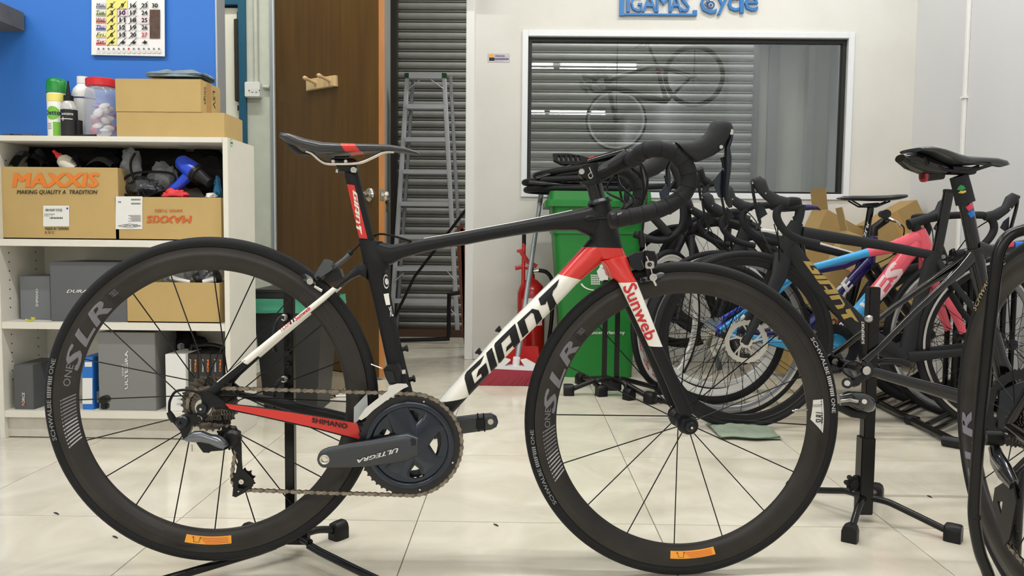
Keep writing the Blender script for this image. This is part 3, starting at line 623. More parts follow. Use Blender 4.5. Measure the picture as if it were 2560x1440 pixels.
for i,(px,py,Y,sx,sz,lab) in enumerate(((60,395,2.84,.12,.05,'black lumpy backing added at the back left of the upper shelf'),(210,390,2.84,.16,.06,'black lumpy backing added across the back middle of the upper shelf'),(400,420,2.855,.19,.085,'black lumpy backing added behind the clear bags in the upper shelf'),(520,430,2.85,.09,.08,'black lumpy backing added behind the nozzle at the right end of upper shelf'))):  # black lumps added as a dark backing inside the shelf bays
    lumps('dark_backing',lab,at(px,py,Y),(sx,.03,sz),mat('backing_matte_black',(16,16,18),.6,spec=.2),60+i,cat='bag')
lumps('dark_backing','black lumpy backing added at the back of the bottom shelf above the white carton',at(455,860,2.86),(.085,.03,.06),MT['backing_matte_black'],70,cat='bag')
# shelf 3
c,_,_,_=carton('grey_box','small grey box with vertical printing on the middle shelf',(50,690,126,799),2.72,.15,z3,mat('box_grey',(118,122,128),.6))
txt(c,'SHIMANO',(89,722,96,767),2.72,FWHT,.2,.02,90); 
c,_,_,_=carton('grey_box','large dark grey box with white lettering on the middle shelf',(126,655,318,801),2.675,.2,z3,mat('box_charcoal',(92,94,98),.6))
txt(c,'DURA-ACE',(166,724,262,732),2.675,FWHT,.35,.02)
c,_,_,_=carton('cardboard_box','tan cardboard box without lid on the middle shelf',(318,706,549,803),2.67,.15,z3,open_=True)
lumps('clear_bag','crinkled clear bags piled in the middle shelf box',at(445,690,2.74),(.055,.03,.05),BAG,31,cat='bag'); lumps('clear_bag','dark crinkled bag at right of the middle shelf box',at(520,690,2.74),(.04,.03,.045),BAGD,33,cat='bag')
obj('cable_tie',G().tube([at(425,693,2.70),at(450,700,2.70),at(475,706,2.70)],[(.008,.004)]*3,8),PW,label='white plastic strip in the middle shelf box',cat='strip')
obj('cable_tie',G().tube([at(508,706,2.70),at(538,697,2.70)],[(.010,.005)]*2,8),PW,label='short white rounded tab in the middle shelf box',cat='strip')
g=G().tube(smooth_pts([at(*p,2.66)for p in((64,795),(72,798),(80,797),(86,793),(78,792))],5),.003,6)
for v in g.bm.verts: v.co.z+=.0
g2=obj('rubber_band',g,mat('band_yellow',(208,200,60),.5),label='yellow-green twisted band at the left of the middle shelf',cat='band')
g2.location.z=z3+.0005
# shelf 4
DB=mat('box_dark_grey',(84,85,86),.6)
c,_,_,_=carton('grey_box','narrow dark box with red and white lettering on the bottom shelf',(35,912,84,1025),2.66,.16,z4,DB); txt(c,'FORCE',(55,981,62,1014),2.66,FWHT,.15,.02,90); txt(c,'//',(55,1006,62,1014),2.66,PRED,.3,.04,90,lift=.0024)
c,a,b,zt=carton('blue_box','blue and white parts box standing on the bottom shelf',(205,893,233,1024),2.67,.13,z4,mat('box_blue',(32,112,200),.5)); label_front(c,2.67,(206,945,231,1010)); label_front(c,2.67,(212,905,230,917))
for k in range(6): print_on('print',rect2d(),(lambda k:lambda u,v:V((b+.0006,2.70+.05*u,z4+.08+k*.008+.003*v)))(k),FWHT,c)
print_on('paper_label',rect2d(),lambda u,v:V((b+.0006,2.69+.09*u,z4+.02+.04*v)),FWHT,c)
c,_,_,_=carton('grey_box','tall grey box with large vertical white lettering on the bottom shelf',(246,831,389,1020),2.665,.17,z4,mat('box_mid_grey',(126,127,126),.6)); txt(c,'ULTEGRA',(312,876,320,974),2.665,FWHT,-.2,.02,90,q=[(320,974),(320,876),(312,876),(312,974)]); txt(c,'SHIMANO',(305,910,309,940),2.665,FWHT,0,0,90)
c,_,_,_=carton('white_box','plain white carton between the grey box and black boxes',(414,886,465,1023),2.66,.14,z4,mat('box_white',(226,226,224),.6)); txt(c,'11-SPEED',(444,996,458,1000),2.66,DREC); txt(c,'CS-R8000',(442,1008,460,1012),2.66,DREC)
for k in range(3):
    x0=466+k*31; c,_,_,_=carton('black_box',['leftmost','middle','rightmost'][k]+' of three black boxes with orange print on bottom shelf',(x0,885,x0+30,1023),2.68,.14,z4,mat('box_black',(40,38,36),.6),group='black boxes on the bottom shelf')
    txt(c,'JAGWIRE',(x0+7,897,x0+12,930),2.68,FWHT,0,.02,270); txt(c,'PRO',(x0+20,899,x0+25,930),2.68,OR,0,.05,270)
g=G().tube(smooth_pts([at(466,1005,2.72).lerp(at(466,1005,2.72),0)]+[V((at(520,870,2.76).x+.07*math.cos(a),2.76,z4+.17+.03*math.sin(a)+.02)) for a in np.linspace(2.6,.4,8)],4),.010,10)
obj('rubber_hose',g,PB,label='black hose arched over the three black boxes',cat='hose')
# wall calendar
YC=2.925; cal=thing('wall_calendar','paper month calendar with crossed-out dates on the blue wall','calendar',at(320,140,YC))
def cp(px,py,e=0): return at(px,py,YC-e)
g=G()
for k in range(4): q_=[cp(231-k*.6,-60,.001+.002*k),cp(411,-60,.001+.002*k),cp(412,142-k*.5,.0015+.002*k),cp(228.5,138-k*.5,.003+.002*k)]; f=[v+V((0,.001,0)) for v in q_]; g.rings([f,q_])
obj('pages',g,mat('paper',(238,238,238),.8),cal,smooth=0); E_=.0102
def cr_(x0,y0,x1,y1,m,e=E_): return print_on('print',rect2d(),on_planeY([(x0,y1),(x1,y1),(x1,y0),(x0,y0)],YC-e),m,cal)
YEL=mat('cal_yellow',(238,228,128),.8); PNK=mat('cal_pink',(226,200,222),.8)
cr_(266,-2,292,112,YEL); cr_(292,-2,318,22,YEL); cr_(294,24,319,41,PNK); cr_(348,42,372,60,mat('cal_pale_pink',(240,222,228),.8)); cr_(374,24,400,96,mat('cal_photo',(96,72,62),.7,var=.4,vscale=70))
days=['Mon.','Tue.','Wed.','Thu.','Fri.','Sat.']; dc=[(150,150,170),(150,160,110),(200,100,70),(110,110,180),(210,200,110),(220,110,110)]
for i,dn in enumerate(days):
    y=5+i*18.3; cr_(240,y+10,264,y+16,mat('cal_bar%d'%i,dc[i],.8)); cr_(240,y+2,264,y+10,mat('cal_tint%d'%i,tuple(int(c*.35+165) for c in dc[i]),.8)); txt(cal,dn,(241,y+3,262,y+13),YC-.0,PBLK,.25,.0,lift=E_+.0006)
    for j in range(5):
        d=2+i+7*j
        if d>30: continue
        x=[279,306,333,361,387][j]+ (0 if i else 0)
        if i==5:
            if j<4: print_on('print',shape2d([[(0,.3),(.3,.5),(.6,1),(.7,.6),(1,.6),(.8,.2),(.5,.0),(.4,.25)]]),on_planeY([(x-8,y+14),(x+8,y+14),(x+8,y+3),(x-8,y+3)],YC-E_-.0006),PBLK,cal)
            continue
        if j==4 and i>0: continue
        wd=4 if d<10 else 7.5
        txt(cal,str(d),(x-wd,y+3,x+wd,y+14),YC,PRED if d==27 else PBLK,0,.03,lift=E_+.0006)
    for j in range(3 if i else 4):
        x=[279,306,333,361][j]; print_on('pen_stroke',rect2d(),on_planeY([(x-12,y+18),(x-10.5,y+18.5),(x+9,y-1),(x+8,y-2)],YC-E_-.0010),PBLK,cal)
for k in range(13):
    x=246+k*12.6; cr_(x-4.5,125,x+5,133,mat('cal_cell',(220,218,214),.8)); print_on('print',circ,on_planeY([(x-2.5,124.5),(x+2.5,124.5),(x+2.5,119.5),(x-2.5,119.5)],YC-E_-.0004),PRED if k==6 else DREC,cal)
for k in range(6): cr_(240,20.5+k*18.3,372,21.2+k*18.3,mat('cal_line',(190,190,190),.8),E_+.0002)
# wall bracket shelf upper left
xb=-1.862; za=at(64,76,2.9).z; zb=at(64,27,2.9).z
t0=thing('wall_shelf','thick grey stone-look shelf slab fixed high on the blue wall','shelf',(xb-.25,2.6,za))
obj('slab',G().mm((xb-.6,2.0,za),(xb,2.925,zb),bev=.003),mat('grey_stone',(112,108,102),.7,var=.25,vscale=9),t0)
obj('support_bracket',G().mm((xb-.3,2.86,za-.16),(xb-.26,2.925,za)).mm((xb-.3,2.5,za-.03),(xb-.26,2.86,za)),DKM,t0)
# ================================================================ BIN with teal liner
bx0,bx1=-1.06,-.79; byc=3.13
bn=thing('waste_bin','black waste bin with teal liner bag beside the shelf unit','bin',((bx0+bx1)/2,byc+.1,0)); zt=at(690,724,3.05).z
BP_=mat('bin_black',(36,37,38),.5)
g=G(); 
def rr(x0,x1,y0,y1,z): return [V((x0,y0,z)),V((x1,y0,z)),V((x1,y1,z)),V((x0,y1,z))]
g.rings([rr(bx0+.03,bx1-.03,3.08,3.30,0),rr(bx0,bx1,3.05,3.33,zt-.09)]); obj('body',g,BP_,bn,smooth=0)
obj('rim',G().mm((bx0-.008,3.042,zt-.045),(bx1+.008,3.338,zt-.035),bev=.003).mm((bx0-.004,3.046,zt-.034),(bx1+.004,3.334,zt-.012)).mm((bx0-.01,3.04,zt-.012),(bx1+.01,3.34,zt),bev=.003),BP_,bn,smooth=0)
g=G()
def bag(u,v):
    k=int(u*40)%41; per=u*4; s_=per%1; side=int(per)%4; P_=[(bx0-.006,3.04),(bx1+.03,3.04),(bx1+.03,3.345),(bx0-.006,3.345)]
    a=P_[side];b=P_[(side+1)%4]; x=a[0]+(b[0]-a[0])*s_; y=a[1]+(b[1]-a[1])*s_
    w=.006*noise.noise(V((u*24,v*3,1))); return V((x+w,y+w*1.4-.006*v*(side==0),zt-.036-(.055+.02*noise.noise(V((u*11,7,0))))*v))
g.grid(bag,80,5); bmesh.ops.solidify(g.bm,geom=list(g.bm.faces),thickness=.001); obj('liner_bag',g,mat('liner_teal',(112,214,178),.3,bump=.5,scale=30),bn)
# door mat
mt=G().mm((-1.36,3.372,.0005),(-.825,4.24,.007),bev=.002); obj('door_mat',mt,mat('mat_taupe',(124,113,92),.95,bump=.6,scale=260,var=.1,vscale=20),label='flat taupe door mat on the tiles under the brown door',cat='mat')
a=atz(834,990,.006); b_=atz(885,989,.006); pn=thing('marker_pen','white and black pen on the floor at the mat corner','pen',(a+b_)/2)
obj('barrel',G().cyl((a.x+.005,a.y,.0058),(b_.x+.02,b_.y,.0058),.005,seg=12),PW,pn); obj('cap',G().lathe([(0,-.036),(.002,-.035),(.0055,-.01),(.0055,.01),(0,.01)],(a.x,a.y,.0058),(1,0,0),12),PB,pn)
# ================================================================ WHEELS
_wc={}
def rimprof(R,tr,rd,hw=.0125):
    ro=R-2*tr+.004; ri=R-2*tr-rd
    if rd>.03: h=[(ro,hw*.9),(ro-.010,hw*.92),(ro-.012,hw*1.0),(ro-rd*.45,hw*1.08),(ro-rd*.75,hw*.8),(ri+.003,hw*.42),(ri,hw*.12)]
    else: h=[(ro,hw*.85),(ro-.010,hw*.87),(ro-.0115,hw*.75),(ri+.003,hw*.55),(ri,hw*.2)]
    return h
def rim_y(R,tr,rd,r,hw=.0125):
    h=rimprof(R,tr,rd,hw)
    for (a,ya),(b_,yb) in zip(h,h[1:]):
        if b_<=r<=a: return ya+(yb-ya)*(a-r)/(a-b_)
    return h[0][1] if r>h[0][0] else h[-1][1]
def wheel(T,name,c,pl,R=.3365,tr=.0125,rd=.042,rim_m=None,tyre_m=None,ns=20,hub_m=None,hubw=.05,phase=0.,tang=0.,spoke_m=None,spr=.0011,label=None,edge_m=None,seg=96,rotor=0,hubr=.018,skip=None):
    rim_m=rim_m or CARB; tyre_m=tyre_m or RUB; hub_m=hub_m or DKM; spoke_m=spoke_m or CABL
    M=Matrix((pl.d,-pl.n,pl.u)).transposed().to_4x4(); M.translation=c
    w=sub(name,T,M) if T else thing(name,label[0],label[1],c,M=M); k=(R,tr,rd,seg,rim_m.name,tyre_m.name)
    if k not in _wc:
        tp=[(R-tr+tr*math.cos(a),tr*1.04*math.sin(a)) for a in np.linspace(-2.6,2.6,13)]
        g=G().lathe(tp,(0,0,0),(0,1,0),seg,x=(1,0,0)); tm=mesh('tyre',g.bm,tyre_m,60)
        h=rimprof(R,tr,rd); P=h+[(r,-y) for r,y in h[::-1]]
        g=G().lathe(P,(0,0,0),(0,1,0),seg,x=(1,0,0),closed=True); rm=mesh('rim',g.bm,rim_m,30)
        _wc[k]=(tm,rm)
    tm,rm=_wc[k]; inst('tyre',tm,w,M); inst('rim',rm,w,M)
    if edge_m:
        g=G()
        for s_ in (-1,1): g.lathe([(R-2*tr+.003,s_*.0122),(R-2*tr-.006,s_*.0124),(R-2*tr-.006,s_*.0129),(R-2*tr+.003,s_*.0127)],(0,0,0),(0,1,0),seg,x=(1,0,0),closed=True)
        inst('brake_track',mesh('brake_track',g.bm,edge_m,30),w,M)
    g=G().lathe([(0,-hubw),(.006,-hubw),(.007,-hubw+.006),(hubr*.7,-hubw+.007),(hubr*.75,-hubw*.72),(hubr*1.15,-hubw*.7),(hubr*1.15,-hubw*.62),(hubr*.62,-hubw*.5),(hubr*.62,hubw*.5),(hubr*1.15,hubw*.62),(hubr*1.15,hubw*.7),(hubr*.75,hubw*.72),(hubr*.7,hubw-.007),(.007,hubw-.006),(.006,hubw),(0,hubw)],(0,0,0),(0,1,0),20,x=(1,0,0))
    inst('hub',mesh('hub',g.bm,hub_m,35),w,M)
    ms={}
    for s_ in (-1,1):
        for tg in ((-1,1) if tang else (0,)):
            a=V((hubr*math.cos(tg*tang),s_*hubw*.66,hubr*math.sin(tg*tang))); e=V((R-2*tr-rd+.003,0,0)); ms[(s_,tg)]=mesh('spoke',G().tube([a,e],spr,5).bm,spoke_m,60)
    for i in range(ns):
        if skip and i in skip: continue
        a=phase+2*pi*i/ns; s_=-1 if i%2 else 1; tg=(1 if (i//2)%2 else -1) if tang else 0
        inst('spoke',ms[(s_,tg)],w,M@Matrix.Rotation(-a,4,'Y'))
    if rotor:
        ro=rotor; g=G(); nn=24
        oo=[V(((ro+(.0025 if j%2 else -.0015))*math.cos(2*pi*j/(2*nn)),0,(ro+(.0025 if j%2 else -.0015))*math.sin(2*pi*j/(2*nn)))) for j in range(2*nn)]
        ii=[V((ro*.78*math.cos(2*pi*j/nn),0,ro*.78*math.sin(2*pi*j/nn))) for j in range(nn)]
        g.plate(oo,[ii],(0,1,0),.002)
        for j in range(5):
            a=2*pi*j/5; g.tube([V((ro*.8*math.cos(a+.5),0,ro*.8*math.sin(a+.5))),V((ro*.5*math.cos(a+.25),0,ro*.5*math.sin(a+.25))),V((ro*.26*math.cos(a),0,ro*.26*math.sin(a)))],[(.001,.004)]*3,6,ref=(0,1,0))
            g.tube([V((ro*.8*math.cos(a+.2),0,ro*.8*math.sin(a+.2))),V((ro*.27*math.cos(a),0,ro*.27*math.sin(a)))],[(.001,.0035)]*2,6,ref=(0,1,0))
        g.lathe([(.012,-.001),(ro*.3,-.001),(ro*.3,.001),(.012,.001)],(0,0,0),(0,1,0),16,x=(1,0,0),closed=True)
        for v in g.bm.verts: v.co.y-=hubw*.8
        inst('disc_rotor',mesh('disc_rotor',g.bm,SIL,35),w,M)
    return w
def arcmap(w,R,tr,rd,a0,a1,r0,r1,lift=.0006,side=-1,tyre=False):
    M=W[w]
    def f(u,v):
        a=math.radians(a0+(a1-a0)*u); r=r0+(r1-r0)*v
        if tyre: c_=(r-(R-tr))/tr; y=tr*1.04*math.sqrt(max(0,1-c_*c_))+lift
        else: y=rim_y(R,tr,rd,r)+lift
        return M@V((r*math.cos(a),side*y,r*math.sin(a)))
    return f
def gear(r,n,th,hole=0,tooth=.004):
    g=G(); o=[]
    for j in range(n):
        for k,rr in ((0,-.5),(.3,-.35),(.5,.5),(.62,.5),(.82,-.35)): a=2*pi*(j+k)/n; o.append(V(((r+tooth*rr)*math.cos(a),0,(r+tooth*rr)*math.sin(a))))
    g.plate(o,[[V((hole*math.cos(2*pi*j/24),0,hole*math.sin(2*pi*j/24))) for j in range(24)]] if hole else [],(0,1,0),th); return g
def chain_links(T,name,path,pl,pitch=.0127,matA=None,matB=None,close=False):
    matA=matA or CHN; matB=matB or STEEL
    ch=sub(name,T,Matrix.Translation(path[0]))
    def link(w_,th,hw,m):
        g=G(); o=[]
        for j in range(7): a=pi/2+pi*j/6; o.append(V((-pitch/2+hw*math.cos(a),0,hw*math.sin(a))))
        o.append(V((0,0,-hw*.62)))
        for j in range(7): a=-pi/2+pi*j/6; o.append(V((pitch/2+hw*math.cos(a),0,hw*math.sin(a))))
        o.append(V((0,0,hw*.62)))
        for s_ in (-1,1): g.rings([[p+V((0,s_*w_,0)) for p in o],[p+V((0,s_*(w_+th),0)) for p in o]])
        g.cyl((-pitch/2,-w_-th-.0006,0),(-pitch/2,w_+th+.0006,0),.0020,seg=8); g.cyl((pitch/2,-w_-th-.0006,0),(pitch/2,w_+th+.0006,0),.0020,seg=8)
        return mesh('chain_link',g.bm,m,40)
    A=link(.0020,.0008,.0042,matA); B=link(.0009,.0009,.0040,matB)
    pts=[path[0]]; i=0; cur=path[0].copy(); n=0
    seglist=list(zip(path,path[1:])); acc=0; k=0; pos=path[0].copy(); out=[pos.copy()]
    idx=0; 
    while idx<len(path)-1:
        tgt=path[idx+1]; L=(tgt-pos).length
        if (tgt-out[-1]).length<pitch: pos=tgt.copy(); idx+=1; continue
        # point on segment pos->tgt at distance pitch from out[-1]
        a=pos;b_=tgt; d=b_-a; f=a-out[-1]; aa=d.dot(d);bb=2*f.dot(d);cc=f.dot(f)-pitch*pitch; disc=max(0,bb*bb-4*aa*cc); t=(-bb+math.sqrt(disc))/(2*aa); t=min(1,max(0,t))
        pos=a+d*t; out.append(pos.copy())
        if len(out)>260: break
    for j,(a,b_) in enumerate(zip(out,out[1:])):
        x=(b_-a).normalized(); y=-pl.n; z=x.cross(y).normalized(); y=z.cross(x)
        M=Matrix((x,y,z)).transposed().to_4x4(); M.translation=(a+b_)/2
        inst('chain_link',A if j%2 else B,ch,M)
    return ch
# ================================================================ HERO BIKE
HF=V((.34626,1.62687,.3366)); HR=V((-.62878,1.56523,.37813)); H=Plane(HR,HF); Pp=H.P
foot=(HF+HR)/2; foot=V((foot.x,foot.y,0)); HM=Matrix((V((H.d.x,H.d.y,0)).normalized(),-H.n,V((0,0,1)))).transposed().to_4x4(); HM.translation=foot
bk=thing('road_bicycle','large black, white and red road bicycle in the foreground on a display stand','bicycle',foot,M=HM)
RR,RT,RD=.3365,.0125,.042
rw=wheel(bk,'rear_wheel',HR,H,RR,RT,RD,spr=.0013,ns=20,phase=math.radians(92),tang=1.2,hubw=.062,hubr=.022,seg=144)
fw=wheel(bk,'front_wheel',HF,H,RR,RT,RD,spr=.0013,ns=16,phase=math.radians(0),tang=0,hubw=.047,hubr=.019,seg=144)
# wheel print
def rimtext(w,s,a0,a1,r0,r1,m=DREC,sh=.25,bold=.03,tyre=False,nm='lettering',lift=.0007,sp=1.): print_on(nm,text2d(s,sh,bold,sp),arcmap(w,RR,RT,RD,a0,a1,r0,r1,lift,tyre=tyre),m,w,16,2)
for w,A in ((rw,dict(S=164,L=153.5,R=143.5,one=(174,166),st=(181,201),tt=(196.5,165.5))),(fw,dict(S=174,L=163,R=152.5,one=(183,176),st=(186,208),tt=(215.5,182.5)))):
    rimtext(w,'S',A['S']+5.2,A['S']-5.2,.273,.3005); rimtext(w,'L',A['L']+5.0,A['L']-4.2,.273,.3005); rimtext(w,'R',A['R']+5.2,A['R']-5.2,.273,.3005)
    print_on('print',rect2d(),arcmap(w,RR,RT,RD,A['R']-7,A['R']-11,.273,.300,.0006),PBLK,w,4,3); rimtext(w,'TUBELESS',A['R']-9,A['R']-12,.286,.297,DREC,0,0)
    rimtext(w,'ONE',A['one'][0]+2,A['one'][1]+1,.283,.2955,DREC,0,0)
    a0,a1=A['st']; n_=14
    for k in range(n_):
        a=a0+(a1-a0)*k/n_; f=arcmap(w,RR,RT,RD,a,a+1,.273,.301,.0006)
        print_on('stripe',shape2d([[(0,1),(.55,1),(2.6+.55,0),(2.6,0)]]) if 0 else shape2d([[(0,0),(.6,0),(3.3,1),(2.7,1)]]),(lambda a:lambda u,v:arcmap(w,RR,RT,RD,a-2.0*1,a-2.0+1,.2725,.300,.0006)(u,v))(a),DREC if k<7 else mat('decal_light',(176,176,182),.5),w,1,4)
    f_=A['tt']; rimtext(w,'SCHWALBE',f_[0],f_[0]-15,.3185,.3262,mat('tyre_print',(150,150,150),.6),0,.01,True,'tyre_lettering'); rimtext(w,'IIIIFIIII',f_[0]-15.7,f_[0]-23.5,.3185,.3262,MT['tyre_print'],0,.03,True,'tyre_lettering'); rimtext(w,'ONE',f_[0]-24.3,f_[0]-30,.3185,.3262,MT['tyre_print'],0,.01,True,'tyre_lettering')
rimtext(fw,'SCHWALBE',36,20.5,.3185,.3262,mat('tyre_print2',(205,205,205),.6),0,.01,True,'tyre_lettering'); rimtext(fw,'IIIIFIIII',19.8,12,.3185,.3262,MT['tyre_print2'],0,.03,True,'tyre_lettering'); rimtext(fw,'ONE',11.2,5.5,.3185,.3262,MT['tyre_print2'],0,.01,True,'tyre_lettering')
print_on('sticker',shape2d([[(0,0),(1,.45),(1,1),(0,.55)]]) if 0 else shape2d([[(0,.25),(0,1),(1,1),(.62,0)]]),arcmap(fw,RR,RT,RD,11.5,-2.5,.2745,.3005,.0006),FWHT,fw,6,4)
rimtext(fw,'SLR1',1.5,6.2,.298,.284,PBLK,.2,.02,lift=.0012) 
for k in range(5): print_on('print',rect2d(),arcmap(fw,RR,RT,RD,9.5-k*.25,9.4-k*.25,.279,.297,.0012),DREC,fw,1,2)
# ribbed dark rim zones (fine moulded ribs in the carbon)
RIB=mat('rim_dark',(34,33,35),.3)
def ribs(w,a0,a1,n_,nm='rim_ribs',r0=.2765,r1=.2975):
    g=G()
    for k in range(n_):
        a=a0+(a1-a0)*k/n_; 
        f=arcmap(w,RR,RT,RD,a,a+.55,r0,r1,.0005); q_=[[f(0,0),f(1,0)],[f(0,.5),f(1,.5)],[f(0,1),f(1,1)]]
        L=[[g.bm.verts.new(p) for p in r] for r in q_]
        for i in range(2): g._f((L[i][0],L[i][1],L[i+1][1],L[i+1][0]))
    obj(nm,g,RIB,w,kind='stuff',smooth=0)
ribs(rw,204,252,44); ribs(fw,212,254,40); ribs(fw,80,8,64); ribs(rw,52,14,34)
# orange stickers
for w,a0,a1 in ((rw,261,279.5),(fw,268,287)):
    print_on('sticker',rect2d(),arcmap(w,RR,RT,RD,a0,a1,.297,.2815,.0007),ORG,w,10,2)
    for k in range(4): print_on('print',rect2d(),arcmap(w,RR,RT,RD,a0+8-k*.6,a1-1.2,.2945-k*.003,.2937-k*.003,.0012),PRED,w,8,1)
    for k in (2.6,5.6): print_on('print',rect2d(),arcmap(w,RR,RT,RD,a0+k,a0+k+.55,.2935,.2865-.0,.0013) if 0 else arcmap(w,RR,RT,RD,a0+k,a0+k+.55,.2865,.2835,.0013),PRED,w)
    print_on('print',shape2d([[(0,0),(.06,0),(.2,1),(.14,1)],[(.14,1),(.86,1),(.86,.94),(.14,.94)],[(.94,0),(1,0),(.86,1),(.8,1)]]),arcmap(w,RR,RT,RD,a0+3,a0+6,.284,.294,.0013),PBLK,w)
# valves
for w,a in ((rw,196) ,):
    e=math.radians(180); p0=W[w]@V(((.2715)*math.cos(e),0,.2715*math.sin(e)));
p0=Pp((2000,1003));p1=Pp((1976,1007)); 
ff=math.radians(7); p0=W[fw]@V((.272*math.cos(ff),0,.272*math.sin(ff))); p1=W[fw]@V((.238*math.cos(ff),0,.238*math.sin(ff))); obj('valve',G().lathe([(0,0),(.003,0),(.003,.02),(.0035,.022),(.0035,.028),(.0018,.029),(.0018,.034),(0,.034)],p0,(p1-p0),10),SIL,fw)
# spoke sensor on rear spoke
p0=Pp((263,999)); obj('spoke_magnet',G().lathe([(0,-.006),(.009,-.006),(.009,.008),(0,.008)],p0,H.n,20).box(p0+H.u*-.013,(.013,.014,.012),bev=.002),PB,rw)
p0=Pp((452,866)); obj('spoke_magnet',G().box(p0,(.010,.014,.012),bev=.002),GREYM,rw)
# ---- frame
fr_=sub('frame',bk,Matrix.Translation(Pp((1033,1097))))
def part(nm,g,m,par=None,**k): return obj(nm,g,m,par or fr_,**k)
FM=[BLK,RED,WHT]
def O(pairs): return [a for a,b_ in pairs],[b_ for a,b_ in pairs]
# down tube
prs=[((1484,590),(1560,625)),((1468,603),(1548,638)),((1456,617),(1519,643)),((1430,646),(1488,670)),((1394,686),(1442,709)),((1340,739),(1378,776)),((1295,784),(1334,820)),((1250,828),(1287,868)),((1180,908),(1214,943)),((1100,996),(1137,1026)),((1050,1050),(1090,1075))]
U,L=O(prs); g=G().loft(H,U,L,[.022,.023,.024,.025,.027,.028,.028,.028,.028,.031,.033],ex=.8,seg=24)
g.paint(H,[((1450,617),(1570,621)),((1391,684),(1452,699)),((1106,999),(1172,988))],[0,1,2,0]); DTt=tree_of(g); dt_=part('down_tube',g,FM)
# head tube
U=[(1480,512),(1477,530),(1476,560),(1474,590),(1474,618),(1496,650)];L=[(1522,500),(1531,528),(1544,566),(1552,604),(1559,628),(1564,640)]
g=G().loft(H,U,L,[.021,.022,.024,.025,.028,.026],ex=.85,seg=24).paint(H,[((1450,617),(1570,621))],[0,1]); part('head_tube',g,FM)
# top tube
prs=[((936,597),(930,655)),((958,606),(958,660)),((978,611),(978,662)),((1002,608),(1012,645)),((1057,598),(1066,630)),((1110,589),(1116,619)),((1165,579),(1170,611)),((1222,568),(1226,600)),((1280,558),(1283,590)),((1330,548),(1334,582)),((1380,538),(1386,577)),((1430,527),(1440,577)),((1468,517),(1470,590)),((1490,508),(1500,600))]
U,L=O(prs); g=G().loft(H,U,L,[.018,.019,.020,.019,.017,.016,.016,.016,.017,.018,.020,.022,.023,.022],ex=.8,seg=20); TTt=tree_of(g); part('top_tube',g,BLK)
# white hairline on the far upper shoulder of the top tube
g=G().tube([Pp((1060,596.5),-.006),Pp((1110,588),-.006),Pp((1165,578),-.006),Pp((1222,567.5),-.006),Pp((1280,557),-.006),Pp((1330,547.3),-.006),Pp((1380,537),-.006),Pp((1430,526),-.006)],[(.006,.0012)]*8,8,ref=H.n); part('stripe',g,WHT)
# seat tube
prs=[((895,598),(958,604)),((899,612),(961,622)),((903,635),(972,650)),((908,660),(972,672)),((914,684),(966,680)),((921,704),(972,708)),((930,740),(978,742)),((938,773),(984,775)),((951,835),(997,835)),((966,904),(1012,900)),((983,975),(1031,977)),((1000,1060),(1062,1050)),((1010,1100),(1064,1095))]
U,L=O(prs); g=G().loft(H,U,L,[.018,.019,.022,.022,.018,.016,.015,.015,.016,.018,.022,.032,.034],ex=.85,seg=20); STt=tree_of(g); part('seat_tube',g,BLK)
g=G().lathe([(0,-.034),(.022,-.034),(.024,-.03),(.024,.03),(.022,.034),(0,.034)],Pp((1033,1097)),H.n,28); part('bottom_bracket',g,BLK)
# stays
SU=[(918,655),(893,660),(870,684),(844,707),(800,743),(700,823),(598,906),(545,950),(516,975)]; SL=[(918,700),(902,688),(880,697),(856,713),(813,752),(713,833),(612,918),(562,962),(534,993)]; so=[.006,.012,.019,.024,.030,.038,.048,.053,.056]
def stay(sg,cuts,idx,U,L,so,hw,nm,ms):
    g=G().loft(H,U,L,hw,so,ex=.9)
    if cuts: g.paint(H,cuts,idx)
    if sg<0: g.mirror(H)
    return part(nm,g,ms)
CUT=[((831,711),(847,719)),((618,890),(631,898))]
stay(1,CUT,[0,2,0],SU,SL,so,[.012,.011,.010,.009,.008,.007,.007,.008,.008],'seat_stay',FM); 
g=G().loft(H,SU,SL,[.012,.011,.010,.009,.008,.007,.007,.008,.008],so,ex=.9).paint(H,CUT,[0,2,0]); g.mirror(H); part('seat_stay',g,FM)
g=G().tube([H.pt(612,899,.0545),H.pt(575,929,.0575),H.pt(543,955,.060)],[(.0012,.0024)]*3,6); part('stripe',g,WHT)
CU=[(512,982),(540,998),(562,1008),(640,1016),(720,1027),(800,1040),(860,1050),(925,1060)]; CL=[(514,1008),(545,1018),(565,1024),(640,1039),(720,1057),(800,1075),(860,1091),(925,1106)]; co=[.060,.058,.056,.050,.043,.036,.030,.024]
g=G().loft(H,CU,CL,[.007,.007,.007,.008,.009,.009,.010,.012],co,ex=.8).paint(H,[((562,1004),(574,1026))],[0,0]); CSt=tree_of(g); part('chain_stay',g,BLK)
g=G().loft(H,CU,CL,[.007,.007,.007,.008,.009,.009,.010,.012],co,ex=.8); g.mirror(H); part('chain_stay',g,BLK)
